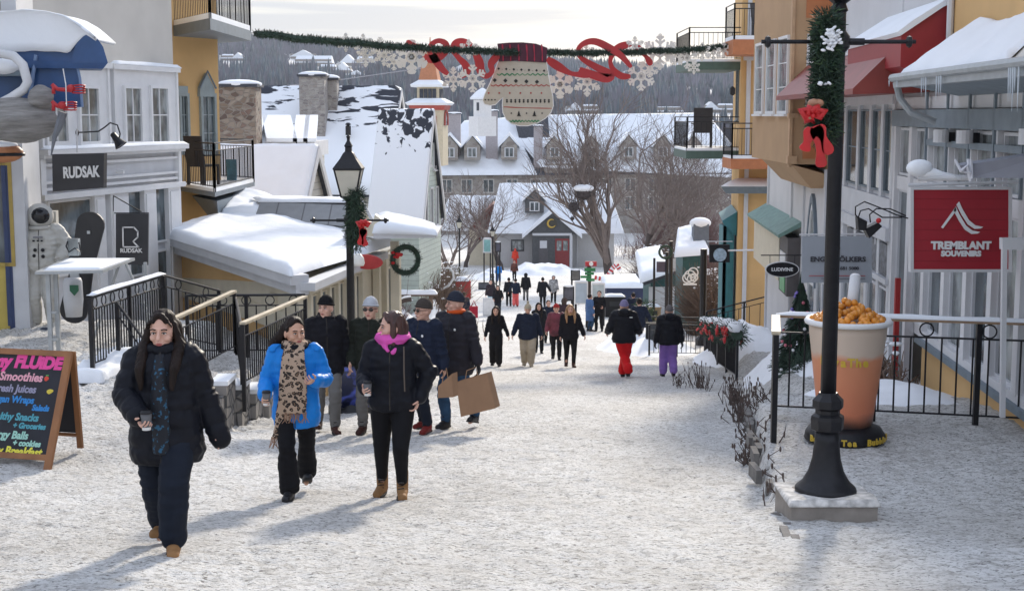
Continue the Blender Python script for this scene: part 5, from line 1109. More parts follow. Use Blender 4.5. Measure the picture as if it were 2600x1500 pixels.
# right kerb: rough stones along the street edge + dry stalks
kr = thing('street_kerb', 'broken dark stone kerb with snow between the street and the right terrace', 'kerb', (2.6, 14, -3.6))
b = MB(); rnd = random.Random(8); y = 9.6
while y < 22:
    l = rnd.uniform(.12, .4); xe = float(np.interp(y, EY, EX)); z = min(gz(xe-.1, y), gz(xe+.25, y)); zt = gz(xe+.25, y)
    if rnd.random() < .55: b.cbox((xe+.02+rnd.gauss(0, .025), y+l/2, (z+zt)/2-.02), .06, l*.95, max(.03, min(.13, zt-z)), rnd.gauss(-.12, .10))
    y += l
b.build('stones', M('kerb_stone', (.16, .15, .14), .9, .3, 9, .5, 30), kr)
def stalks(name, label, x, y, n, h, seed):
    rnd = random.Random(seed); b = MB()
    for _ in range(n):
        px_, py = x+rnd.gauss(0, .07), y+rnd.gauss(0, .35); p = Vector((px_, py, gz(px_, py)-.02)); e = p+Vector((rnd.gauss(-.03, .08), rnd.gauss(0, .1), rnd.uniform(.4, 1)*h)); m_ = p.lerp(e, .5)+Vector((rnd.gauss(0, .04), 0, 0))
        b.tube([p, m_, e], [.007, .006, .003], 4, False); b.ell(m_, (.011, .011, .035), 5)
        if rnd.random() < .5: b.ell(e, (.012, .012, .03), 5)
    o = b.build(name, M('dry_stalk', (.09, .065, .055), .9, .3, 9)); tag(o, label, 'dry plant', 'dry stalks along the kerb'); return o
for i, (x, y, n, h, lb) in enumerate([(3.0, 17.3, 34, .32, 'dry dark stalks on the kerb just before the fence end'), (3.28, 19.6, 50, .42, 'dense dry stalks on the kerb higher up the street edge'), (3.75, 23, 60, .5, 'dry stalks below the near end of the garlanded fence'), (2.6, 14.7, 30, .25, 'sparse dry stalks left of the giant cup'), (3.75, 27.5, 40, .55, 'dark dry tuft standing in snow left of the garlanded fence'), (3.4, 28.2, 16, .4, 'small dry tuft leftmost in the snow before the fence'), (2.3, 12.0, 14, .16, 'low dry bits on the kerb left of the stone lamp block')]):
    stalks('dry_stalks', lb, x, y, n, h, i)

# ---- lamp posts
DSNOW = M('dirty_snow', (.55, .53, .50), .9, .4, 14, .6, 40)
LGLASS = M('lantern_glass', (.55, .53, .45), .25, .1, 4); 
def lamp(label, base, H=4.05, lantern=True, block=False, s=1.0, arm=True, group='street lamps', detail=True):
    t = thing('street_lamp', label, 'street lamp', base, group); B = Vector(base); z0 = 0
    if block:
        b = MB(); b.box(B.x-.34, B.x+.34, B.y-.34, B.y+.34, B.z-.2, B.z+.17); o = b.build('stone_block', M('plinth_concrete', (.27, .24, .21), .9, .2, 6, .5, 25), t)
        snow_patch('block_snow', B+Vector((-.36, -.36, .172)), B+Vector((.36, -.36, .172)), B+Vector((.36, .36, .172)), B+Vector((-.36, .36, .172)), .035, t, 40, 40, .05, DSNOW, edge=.3); z0 = .19
    b = MB(); b.lathe(B+Vector((0, 0, z0)), [(.245, 0), (.25, .03), (.235, .05), (.19, .09), (.145, .17), (.115, .28), (.1, .42), (.098, .5)], 16 if detail else 8); b.build('flared_base', BLACK, t, True)
    b = MB(); b.lathe(B+Vector((0, 0, z0+.5)), [(.098, 0), (.13, .02), (.135, .1), (.13, .13), (.10, .15), (.10, .18), (.125, .2), (.125, .26), (.085, .30), (.075, .32)], 8); b.build('collar', BLACK, t)
    b = MB(); b.lathe(B+Vector((0, 0, z0+.8)), [(.064, 0), (.055, H-1.0), (.05, H-.8)], 12); b.build('pole', BLACK, t, True)
    if arm:
        b = MB(); z = B.z+z0+H-.36
        b.tube([(B.x-.60, B.y, z), (B.x+.60, B.y, z)], .018, 6)
        for sx in (-1, 1): b.ell((B.x+sx*.55, B.y, z), (.03, .05, .05), 6); b.tube([(B.x+sx*.07, B.y, z), (B.x+sx*.2, B.y, z)], .03, 6)
        b.lathe((B.x, B.y, z-.08), [(.06, 0), (.09, .04), (.09, .12), (.06, .16)], 8); b.build('crossarm', BLACK, t)
    zl_ = B.z+z0+H
    if lantern:
        b = MB(); w0, w1, h = .11, .2, .42
        b.lathe((B.x, B.y, zl_-.14), [(.05, 0), (.07, .02), (.05, .07), (.13, .13)], 8)
        C0 = [Vector((B.x+sx*w0, B.y+sy*w0, zl_)) for sx, sy in ((-1, -1), (1, -1), (1, 1), (-1, 1))]; C1 = [Vector((B.x+sx*w1, B.y+sy*w1, zl_+h)) for sx, sy in ((-1, -1), (1, -1), (1, 1), (-1, 1))]
        for i in range(4): b.tube([C0[i], C1[i]], .014, 5); b.tube([C0[i], C0[(i+1) % 4]], .014, 5); b.tube([C1[i], C1[(i+1) % 4]], .018, 5)
        b.build('lantern_frame', BLACK, t)
        for i in range(4):
            q = [C0[i], C0[(i+1) % 4], C1[(i+1) % 4], C1[i]]; c_ = sum(q, Vector())/4; q = [c_+(p-c_)*.96 for p in q]; n_ = (c_-Vector((B.x, B.y, c_.z))).normalized()
            b = MB(); b.prism(q, n_*.004); b.build('lantern_glass', LGLASS, t)
        b = MB(); b.lathe((B.x, B.y, zl_+h), [(.31, 0), (.31, .02), (.17, .16), (.11, .24), (.07, .27), (.065, .33), (.085, .35), (.03, .43), (.03, .47), (.045, .49), (.0, .53)], 4); 
        b.v = [tuple(Vector((B.x, B.y, 0))+Matrix.Rotation(PI/4, 3, 'Z') @ Vector((p[0]-B.x, p[1]-B.y, p[2]))) for p in b.v]; b.build('lantern_roof', BLACK, t)
    else:
        b = MB(); b.ell((B.x, B.y, zl_), (.09, .09, .14), 8); b.build('globe', LGLASS, t)
    if s != 1: t.scale = (s, s, s)
    return t
L1 = Vector((2.54, 11.1, gz(2.54, 11.1))); lamp('black lamp post with flared base on a stone block, in front of the giant cup', L1, 3.95, block=True)
gx, gy = at(868*1.03, 1000, 21.5).x, 21.5; L2_ = Vector((gx, gy, gz(gx, gy))); lamp('black lamp post with lantern, garland and red bow beside the low cream shop', L2_, 3.36)
def lamp_garland(label, c, z0, z1, side, r, n, nl=.09):
    t = thing('lamp_garland', label, 'garland', (c.x+side, c.y-.1, z0)); ax = [Vector((c.x+side, c.y-.08, z0+(z1-z0)*i/6)) for i in range(7)]
    b = MB(); needles(b, None, ax, r, n, nl, 7, .007); b.tube([ax[0], ax[3], ax[6]], [r*.4, r*.65, r*.45], 8); b.build('greenery', PINE, t)
    b = MB(); needles(b, None, ax, r*1.02, n//4, nl, 9, .008); b.build('light_tips', PINE2, t); return t
zt_ = lambda v, Y: at(2100, v, Y).z
lamp_garland('thick pine garland with patches of snow tied to the near lamp post', L1, zt_(345, 11), zt_(48, 11), -.11, .115, 6000, .055)
b = MB(); rnd = random.Random(21)
for (du, v, n) in ((-14, 84, 30), (-6, 104, 24), (-22, 122, 8), (-40, 215, 4)):
    for _ in range(n): b.ell(at(2125+du+rnd.gauss(0, 9), v+rnd.gauss(0, 7), 10.86+rnd.gauss(0, .03)), (.022, .02, .011), 5, Matrix.Rotation(rnd.uniform(-.7, .7), 3, 'Y'))
o = b.build('snow_patch_on_garland', SNOW, None, True); tag(o, 'small lumps of snow on top of the near pine garland', 'snow')
lamp_garland('pine garland on the right of the mid street lamp post', L2_, at(900, 622, 21.4).z, at(900, 485, 21.4).z, .1, .15, 2200, .08)
def ribbon(mb, pts, Y, wd, th=.012, rnd=0):
    """flat band following picture-plane path at real depth Y with width wd (m)"""
    P = []
    n = len(pts)
    for i in range(n-1):   # catmull-rom
        p0, p1, p2, p3 = [np.array(pts[max(0, min(n-1, k))], float) for k in (i-1, i, i+1, i+2)]
        for t in np.linspace(0, 1, 7)[:-1]: P.append(.5*((2*p1)+(-p0+p2)*t+(2*p0-5*p1+4*p2-p3)*t*t+(-p0+3*p1-3*p2+p3)*t**3))
    P.append(np.array(pts[-1], float)); P = [at(p[0], p[1], Y) for p in P]; m = len(P); V = []
    for i, p in enumerate(P):
        d = P[min(m-1, i+1)]-P[max(0, i-1)]; d.y = 0; nn = Vector((-d.z, 0, d.x)).normalized(); t = i/(m-1)
        w_ = wd*(.35+.65*math.sin(PI*min(1, .12+t*.88))**.5)/2*(1+.35*math.sin(t*9)); w_ = max(w_, wd*.15)
        for s, dy in ((-1, 0), (1, 0), (1, th), (-1, th)): V.append(p+nn*w_*s+Vector((0, dy, 0)))
    fs = []
    for i in range(m-1):
        for k in range(4): fs.append((i*4+k, i*4+(k+1) % 4, i*4+4+(k+1) % 4, i*4+4+k))
    fs += [(3, 2, 1, 0), tuple((m-1)*4+k for k in range(4))]; mb.add(V, fs)
def bow(label, pts_tails, knot, Y, r, wd):
    t = thing('ribbon_bow', label, 'bow', at(knot[0], knot[1], Y)); b = MB()
    c = at(knot[0], knot[1], Y)
    for a, l in ((2.7, 1.0), (.4, 1.0), (2.0, .7), (1.1, .75), (3.9, .6)):
        e = Vector((math.cos(a), 0, math.sin(a)))*r*l; n_ = Vector((-e.z, 0, e.x)).normalized()*r*.32
        b.tube([c, c+e*.5+n_+Vector((0, -.03, 0)), c+e+Vector((0, -.02, 0)), c+e*.5-n_+Vector((0, -.01, 0)), c], [wd*.12, wd*.3, wd*.34, wd*.3, wd*.12], 6)
    b.ell(c+Vector((0, -.03, 0)), (r*.2, r*.2, r*.2), 8); b.build('loops', BOW, t, True)
    for p in pts_tails: b = MB(); ribbon(b, p, Y-.03, wd); b.build('tail', BOW, t)
    return t
bow('large red bow with long tails under the near pine garland', [[(2062, 325), (2050, 360), (2042, 384)], [(2070, 320), (2078, 350), (2084, 400), (2086, 425)], [(2076, 320), (2090, 350), (2108, 392)]], (2062, 295), 10.8, .1, .085)
bow('small red bow with tails on the mid street lamp post', [[(922, 580), (924, 605), (928, 625)], [(924, 580), (918, 600), (914, 622)]], (923, 572), 20.3, .1, .09)
b = MB()
for (u, v, Y, r) in ((2066, 262, 10.85, .05), (2078, 262, 10.85, .045), (2052, 300, 10.8, .04)): b.ell(at(u, v, Y), (r, r, r*.7), 7)
o = b.build('copper_leaves', M('copper', (.4, .2, .12), .5, .3), None, True); tag(o, 'copper coloured leaf sprig above the large red bow', 'ornament')

# ---- giant bubble tea cup
cupx, cupy = at(2148, 1000, 14.1).x, 14.1; cz = gz(cupx, cupy)
cp = thing('giant_cup', 'giant orange bubble tea cup with pearls, topped with orange balls and a straw', 'cup', (cupx, cupy, cz))
def cupmat():
    m, t, b = _m('cup_plastic'); N = t.nodes.new; K = t.links.new; b.inputs['Roughness'].default_value = .45
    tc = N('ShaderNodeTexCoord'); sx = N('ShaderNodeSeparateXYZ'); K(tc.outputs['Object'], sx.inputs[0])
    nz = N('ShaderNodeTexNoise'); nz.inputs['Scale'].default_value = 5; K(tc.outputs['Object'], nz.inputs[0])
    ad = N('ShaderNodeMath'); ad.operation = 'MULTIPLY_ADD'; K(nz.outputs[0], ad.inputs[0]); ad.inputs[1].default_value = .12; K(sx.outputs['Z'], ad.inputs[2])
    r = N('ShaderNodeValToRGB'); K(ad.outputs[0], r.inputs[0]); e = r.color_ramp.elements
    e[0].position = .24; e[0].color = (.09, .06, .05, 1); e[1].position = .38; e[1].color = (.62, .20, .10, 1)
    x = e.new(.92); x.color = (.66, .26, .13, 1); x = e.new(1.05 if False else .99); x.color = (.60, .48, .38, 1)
    K(r.outputs[0], b.inputs['Base Color']); return m
CUPM = cupmat()
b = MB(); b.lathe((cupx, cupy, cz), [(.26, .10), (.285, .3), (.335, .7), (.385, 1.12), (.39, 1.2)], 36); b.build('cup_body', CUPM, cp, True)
b = MB(); b.lathe((cupx, cupy, cz), [(.385, 1.2), (.43, 1.205), (.44, 1.23), (.42, 1.26), (.37, 1.24)], 36); b.build('rim', WHITE, cp, True)
b = MB(); b.lathe((cupx, cupy, cz), [(.39, 0), (.41, .02), (.40, .08), (.36, .14), (.27, .17)], 36); b.build('base_ring', BLACK, cp, True)
b = MB(); rnd = random.Random(6)
for i in range(150):
    a = rnd.uniform(0, 2*PI); rr = .36*math.sqrt(rnd.random()); z = cz+1.24+(.20*(1-rr/.36))*rnd.uniform(.5, 1.1); b.ell((cupx+rr*math.cos(a), cupy+rr*math.sin(a), z), (.036,)*3, 10)
b.build('orange_balls', M('ball_orange', (.68, .26, .03), .2, .3, 9), cp, True)
b = MB()
for i in range(90):
    a = rnd.uniform(PI, 2*PI); z = .12+abs(rnd.gauss(0, .10)); r_ = .172+z*.085; b.ell((cupx+r_*math.cos(a), cupy+r_*math.sin(a), cz+z), (.026, .026, .026), 8)
b.build('tapioca_pearls', M('pearl', (.02, .015, .014), .3), cp, True)
b = MB(); b.tube([(cupx+.03, cupy+.05, cz+1.2), (cupx+.07, cupy+.05, cz+1.68)], .055, 12); b.ell((cupx+.07, cupy+.05, cz+1.68), (.055, .055, .03), 10); b.build('straw', GREYL, cp, True)
def wraptext(name, s, size, cx_, cy_, z, r0, a0, parent, mat, slope=0):
    """letters laid round a vertical cylinder, one mesh"""
    V = []; fs = []; a = a0
    for ch in s:
        adv = size*.62
        if ch != ' ':
            o = text('tmpc', ch, size, (0, 0, 0), (1, 0, 0), (0, 0, 1), mat, None, .003, .004); base = [o.location + v.co for v in o.data.vertices]
            n = len(V)
            for p in base:
                aa = a+p.x/r0; V.append((cx_+(r0-p.y)*math.cos(aa), cy_+(r0-p.y)*math.sin(aa), z+p.z))
            fs += [tuple(n+i for i in f.vertices) for f in o.data.polygons]; me = o.data; bpy.data.objects.remove(o); bpy.data.meshes.remove(me)
        a += adv/r0
    return linkmesh(name, V, fs, mat, parent)
GOLDL = M('gold_lettering', (.62, .42, .04), .5)
wraptext('lettering', 'LavaThe', .12, cupx, cupy, cz+.82, .365, R(216), cp, GOLDL)
wraptext('base_lettering', 'Bubble Tea  Bubble Tea', .085, cupx, cupy, cz+.03, .415, R(205), cp, GOLDL)
# ---- hanging signs on the right
SRED = stripes_mat('sign_red_boards', (.36, .012, .025), (.28, .01, .02), 9, 'Z', .06, .5, .05)
sg = thing('souvenir_sign', 'large red square sign reading TREMBLANT SOUVENIRS with a white mountain logo', 'sign', at(2440, 690, 15))
def qbox(name, u0, v0, u1, v1, Y, dep, mat, parent):
    b = MB(); b.prism([at(u0, v0, Y), at(u1, v0, Y), at(u1, v1, Y), at(u0, v1, Y)], (0, dep, 0)); return b.build(name, mat, parent)
qbox('board', 2320, 482, 2562, 684, 15, .05, SRED, sg)
fr_ = MB()
for (a, c, d, e) in ((2312, 475, 2570, 482), (2312, 684, 2570, 691), (2312, 482, 2320, 684), (2562, 482, 2570, 684)): fr_.prism([at(a, c, 14.98), at(d, c, 14.98), at(d, e, 14.98), at(a, e, 14.98)], (0, .09, 0))
fr_.build('frame', GREYL, sg)
text('lettering', 'TREMBLANT', .112, at(2440, 632, 14.985), (1, 0, 0), (0, 0, 1), LET, sg, .005, .006, sx=1.02); text('lettering', 'SOUVENIRS', .078, at(2440, 650, 14.985), (1, 0, 0), (0, 0, 1), LET, sg, .005, .005, sx=1.05)
b = MB()
b.prism([at(2389, 577, 14.985), at(2394, 580, 14.985), at(2428, 534, 14.985), at(2426, 526, 14.985)], (0, -.008, 0))
for dx, dy in ((0, 0), (8, -13)):
    T_ = [(2427+dx, 525+dy), (2436+dx, 545+dy), (2452+dx, 572+dy), (2468+dx, 585+dy), (2488+dx, 589+dy)]; Bt = [(2420+dx, 533+dy), (2434+dx, 560+dy), (2449+dx, 583+dy), (2466+dx, 594+dy), (2482+dx, 593+dy)]
    for i in range(4): b.prism([at(*Bt[i], 14.985), at(*Bt[i+1], 14.985), at(*T_[i+1], 14.985), at(*T_[i], 14.985)], (0, -.008, 0))
b.build('mountain_logo', LET, sg)
b = MB(); b.tube([at(2305, 470, 15.03), at(2600, 462, 15.03)], .02, 6); b.build('bracket', GREYL, sg)
fl = thing('sign_floodlight', 'pair of black floodlights on looping cables left of the red sign', 'floodlight', at(2230, 580, 15.2))
b = MB(); 
for pts in ([(2308, 555), (2275, 545), (2235, 528), (2195, 512), (2172, 525), (2172, 545), (2185, 560)], [(2300, 548), (2260, 530), (2225, 530), (2208, 545), (2210, 565)], [(2290, 552), (2240, 552), (2205, 530), (2185, 535), (2178, 556)]): b.tube([at(u, v, 15.1) for u, v in pts], .008, 6)
b.build('cables', BLACK, fl, True)
b = MB(); b.prism([at(2178, 550, 15.1), at(2202, 562, 15.1), at(2200, 585, 15.1), at(2180, 585, 15.1)], (0, .12, 0)); b.prism([at(2196, 582, 15.1), at(2230, 565, 15.1), at(2240, 575, 15.1), at(2208, 605, 15.1)], (0, .14, 0)); b.build('floodlight_heads', BLACK, fl)
b = MB(); b.ell(at(2231, 560, 15.05), (.03, .03, .03), 8); b.build('red_cap', BOW, fl); 
pf = thing('white_door_frame', 'white square pergola frame at the right edge below the red sign', 'door frame', at(2575, 900, 14.3))
b = MB(); b.prism([at(2546, 605, 14.2), at(2700, 605, 14.2), at(2700, 634, 14.2), at(2546, 634, 14.2)], (0, .1, 0)); b.build('lintel', GREYL, pf); b = MB(); b.prism([at(2546, 634, 14.2), at(2558, 634, 14.2), at(2553, 1060, 14.2), at(2541, 1060, 14.2)], (0, .05, 0)); b.build('jamb', GREYL, pf)
sg = thing('estate_agent_sign', 'grey hanging sign reading ENGEL & VOLKERS, half hidden by the lamp post', 'sign', at(2125, 718, 21.5))
qbox('board', 2036, 600, 2214, 718, 21.5, .04, M('sign_grey', (.38, .41, .45), .5, .03), sg)
b = MB(); b.tube([at(2030, 596, 21.5), at(2222, 594, 21.5), at(2222, 620, 21.5)], .015, 6); b.build('bracket', GREYL, sg)
DKT = M('dark_lettering', (.05, .05, .06), .5); 
text('lettering', 'ENGEL', .105, at(2057, 664, 21.48), (1, 0, 0), (0, 0, 1), DKT, sg, .003, .004, 'LEFT', 1.1); text('lettering', '&', .105, at(2108, 664, 21.48), (1, 0, 0), (0, 0, 1), BOW, sg, .003, .004, 'LEFT'); text('lettering', 'VÖLKERS', .105, at(2119, 664, 21.48), (1, 0, 0), (0, 0, 1), DKT, sg, .003, .004, 'LEFT', 1.1); text('phone_number', '819 681 5000', .07, at(2110, 685, 21.48), (1, 0, 0), (0, 0, 1), DKT, sg, .003, .002, 'LEFT', 1.1)
b = MB(); line(b, [(2055, 700), (2196, 700)], 21.48, .008); b.build('red_rule', BOW, sg); b = MB(); line(b, [(2085, 707), (2196, 708)], 21.48, .006); line(b, [(2128, 637), (2120, 633), (2132, 630)], 21.48, .02); b.build('grey_rule', DKT, sg)
sg = thing('oval_boutique_sign', 'oval black hanging sign reading LUDIVINE with white rim', 'sign', at(1985, 706, 28))
b = MB(); b.lathe((0, 0, 0), [(0, 0), (.345, 0), (.345, .03), (0, .03)], 28, 1, .46); b.v = [tuple(at(1986, 684, 28)+Vector((p[0], p[2], p[1]))) for p in b.v]; b.build('rim', LET, sg)
b = MB(); b.lathe((0, 0, 0), [(0, 0), (.32, 0), (.32, .03), (0, .03)], 28, 1, .44); b.v = [tuple(at(1986, 684, 28)+Vector((p[0], p[2]-.02, p[1]))) for p in b.v]; b.build('board', BLACK, sg)
text('lettering', 'LUDIVINE', .095, at(1986, 688, 27.97), (1, 0, 0), (0, 0, 1), LET, sg, .003, .003, sx=1.05); b = MB(); b.tube([at(1932, 648, 28), at(2042, 648, 28)], .012, 6); b.tube([at(1955, 648, 28), at(1955, 668, 28)], .006, 4); b.tube([at(2018, 648, 28), at(2018, 668, 28)], .006, 4); b.build('bracket', BLACK, sg)
sg = thing('round_emblem_sign', 'square black hanging sign with a pale blue disc on a long arm', 'sign', at(1827, 666, 40))
qbox('board', 1801, 621, 1853, 666, 40, .06, BLACK, sg)
b = MB(); b.lathe((0, 0, 0), [(.05, 0), (.19, 0), (.19, .02), (.05, .02)], 20); b.v = [tuple(at(1828, 647, 39.98)+Vector((p[0], p[2]-.02, p[1]))) for p in b.v]; b.build('blue_disc', M('disc_blue', (.35, .46, .55), .4, .3, 14), sg)
b = MB(); b.tube([at(1850, 636, 40), at(1975, 634, 38)], .03, 6); b.tube([at(1795, 613, 40), at(1860, 613, 40)], .012, 5); b.build('arm', GREYL, sg)
sg = MB(); sg.prism([at(2572, 887, 15.3), at(2630, 887, 15.3), at(2630, 943, 15.3), at(2572, 943, 15.3)], (0, .01, 0)); sg = sg.build('warning_sign', M('sign_yellow', (.60, .40, .02), .5, .1), None); tag(sg, 'small yellow sign fixed on the fence at the right edge', 'sign')
# ---- christmas tree by the boutique
ct = thing('christmas_tree', 'small dark Christmas tree with red and white baubles beside the boutique', 'christmas tree', G3(at(2030, 900, 24).x, 24))
b = MB(); c = ct.location.copy(); rnd = random.Random(3)
for i in range(2600):
    f = rnd.random()**1.3; a = rnd.uniform(0, 2*PI); rr = (1-f)*.50; z = c.z+.1+f*1.62; s = Vector((c.x+rr*.4*math.cos(a), c.y+rr*.4*math.sin(a), z+.05)); e = Vector((c.x+rr*math.cos(a)*rnd.uniform(.7, 1.15), c.y+rr*math.sin(a), z-.06)); n_ = Vector((rnd.gauss(0, 1), rnd.gauss(0, 1), rnd.gauss(0, 1))).normalized()*.014; b.add([s-n_, s+n_, e+n_*.5, e-n_*.5], [(0, 1, 2, 3)])
b.build('branches', PINE, ct)
b = MB(); b.tube([c, c+Vector((0, 0, 1.7))], [.05, .01], 6); b.build('trunk', BARK, ct)
b = MB()
for i in range(40): f = rnd.random()*.9; a = rnd.uniform(0, 2*PI); rr = (1-f)*.50; b.k = i % 3; b.ell((c.x+rr*math.cos(a), c.y+rr*math.sin(a), c.z+.1+f*1.55), (.03,)*3, 6)
b.build('baubles', [M('bauble_pink', (.6, .15, .2), .3), WHITE, M('bauble_violet', (.2, .15, .5), .3)], ct, True)
b = MB(); needles(b, None, [Vector((c.x-.3, 23, c.z+.2)), Vector((c.x+1.0, 22.6, c.z+.45))], .3, 1400, .2, 4, .012); o = b.build('evergreen_bush', PINE, None); tag(o, 'low dark evergreen bush at the foot of the Christmas tree', 'bush')

# ---- left: astronaut, table, snowboard, chalkboard, bin
ax_, ay = at(108, 700, 24).x, 23.6; az = gz(ax_, ay)+.02
# ================================================================== PEOPLE
def capsule(mb, a, b, ra, rb, n=12, flat=1.0, fax=None):
    """closed tapered capsule; flat squeezes it along axis fax"""
    a, b = Vector(a), Vector(b); t = (b-a); ln = t.length
    if ln < 1e-5: t = Vector((0, 0, 1))
    t.normalize(); x = (fax - t*fax.dot(t)).normalized() if fax is not None else t.orthogonal().normalized(); y = t.cross(x); rings = []
    for k in range(1, 4): an = PI/2*(k/4)-PI/2; rings.append((a+t*ra*math.sin(an), ra*math.cos(an)))
    rings.append((a, ra)); 
    rings.append((a.lerp(b, .5), (ra+rb)/2)); rings.append((b, rb))
    for k in range(1, 4): an = PI/2*k/4; rings.append((b+t*rb*math.sin(an), rb*math.cos(an)))
    V = [c+(x*math.cos(2*PI*i/n)*r*flat+y*math.sin(2*PI*i/n)*r) for c, r in rings for i in range(n)]; fs = []; m = len(rings)
    for j in range(m-1):
        for i in range(n): fs.append((j*n+i, j*n+(i+1) % n, (j+1)*n+(i+1) % n, (j+1)*n+i))
    V += [a-t*ra, b+t*rb]; A_, B_ = len(V)-2, len(V)-1
    for i in range(n): fs.append((A_, (i+1) % n, i)); fs.append((B_, (m-1)*n+i, (m-1)*n+(i+1) % n))
    mb.add(V, fs)
def loft(mb, rings, n=20, p=2.4):
    """rings: (cx,cy,cz,rx,ry[,tilt]) closed stack, super-elliptic"""
    V = []; fs = []
    for rg in rings:
        cx, cy, cz, rx_, ry_ = rg[:5]; tl = rg[5] if len(rg) > 5 else 0
        for i in range(n):
            a = 2*PI*i/n; c, s = math.cos(a), math.sin(a); x = math.copysign(abs(c)**(2/p), c)*rx_; y = math.copysign(abs(s)**(2/p), s)*ry_
            V.append((cx+x, cy+y, cz+y*tl))
    m = len(rings)
    for j in range(m-1):
        for i in range(n): fs.append((j*n+i, j*n+(i+1) % n, (j+1)*n+(i+1) % n, (j+1)*n+i))
    fs.append(tuple(range(n))[::-1]); fs.append(tuple(range((m-1)*n, m*n))); mb.add(V, fs)
def fuse(mb, vox, sm=2, factor=.5):
    me = bpy.data.meshes.new('f'); me.from_pydata(mb.v, [], mb.f); o = bpy.data.objects.new('f', me); COL.objects.link(o)
    r = o.modifiers.new('r', 'REMESH'); r.mode = 'VOXEL'; r.voxel_size = vox
    if sm: s = o.modifiers.new('s', 'SMOOTH'); s.iterations = sm; s.factor = factor
    dg = bpy.context.evaluated_depsgraph_get(); dg.update(); m2 = o.evaluated_get(dg).to_mesh()
    n = len(m2.vertices); V = np.empty(n*3); m2.vertices.foreach_get('co', V); N_ = np.empty(n*3); m2.vertices.foreach_get('normal', N_)
    k = len(m2.loops); li = np.empty(k, np.int32); m2.loops.foreach_get('vertex_index', li)
    F_ = li.reshape(-1, 4) if k == 4*len(m2.polygons) else [tuple(p.vertices) for p in m2.polygons]
    o.evaluated_get(dg).to_mesh_clear(); bpy.data.objects.remove(o); bpy.data.meshes.remove(me)
    return V.reshape(-1, 3), F_, N_.reshape(-1, 3)
def ik(a, b, l1, l2, pole):
    d = b-a; D = d.length
    if D > (l1+l2)*.998: b = a+d*((l1+l2)*.998/D); d = b-a; D = d.length
    t = d/D; x = (l1*l1-l2*l2+D*D)/(2*D); h = math.sqrt(max(0, l1*l1-x*x)); p = pole-t*pole.dot(t)
    p = p.normalized() if p.length > 1e-4 else Vector((0, -1, 0)); return a+t*x+p*h, b
def cloth(name, rgb, rough=.85, var=.12, b=.25, sc=18, st=(1, 1, 1)): return M(name, rgb, rough, var, 7, b, sc, stretch=st, dist=.006, spec=.15)
SKIN = M('skin', (.64, .38, .29), .5, .05, 14); SKIN2 = M('skin_tan', (.56, .32, .22), .5, .05, 14); LIP = M('lip', (.38, .10, .09), .4); EYEW = M('eye_white', (.6, .58, .56), .3); EYED = M('eye_dark', (.02, .015, .012), .2)
HAIRD = M('hair_dark', (.014, .008, .006), .6, .5, 30, .6, 60, stretch=(1, 1, .15), spec=.2); HAIRB = M('hair_brown', (.05, .018, .014), .45, .5, 30, .6, 60, stretch=(1, 1, .15)); HAIRL = M('hair_blonde', (.36, .20, .09), .5, .5, 30, .6, 60, stretch=(1, 1, .2))
SOLE = M('sole', (.03, .028, .026), .8)
def shift(V, N_, fn):
    for i in range(len(V)):
        V[i] += N_[i]*fn(V[i])
def hand(mb, w, d, n, side, s=1.0, curl=.5, fine=True, thumb_open=.6):
    """w wrist, d hand direction, n palm normal (towards which the fingers curl), side +1/-1 where the thumb leaves"""
    d = d.normalized(); n = (n-d*n.dot(d)).normalized(); u = d.cross(n)*side   # thumb side
    pc = w+d*.05*s
    capsule(mb, w+d*.012*s, w+d*.078*s, .030*s, .036*s, 10, .48, n)
    L_ = (.070, .080, .075, .058)
    for k in range(4):
        p = w+d*.088*s+u*(.030-.020*k)*s; a = curl*.7; dd = (d*math.cos(a)+n*math.sin(a)+u*(.10-.07*k)).normalized(); r = (.0085-.0006*k)*s
        for j in range(3):
            q = p+dd*L_[k]*s*(.45, .32, .23)[j]; capsule(mb, p, q, r, r*.92, 6); p = q; a += curl*(1.0 if j == 0 else .8); dd = (d*math.cos(a)+n*math.sin(a)).normalized(); r *= .94
    p = w+d*.028*s+u*.030*s; dd = (d*.55+u*thumb_open+n*.35).normalized()
    q = p+dd*.040*s; capsule(mb, p, q, .0115*s, .0098*s, 6); dd = (d*.8+u*(thumb_open-.45)+n*(.35+curl*.6)).normalized(); capsule(mb, q, q+dd*.032*s, .0098*s, .008*s, 6)
PEOPLE = []
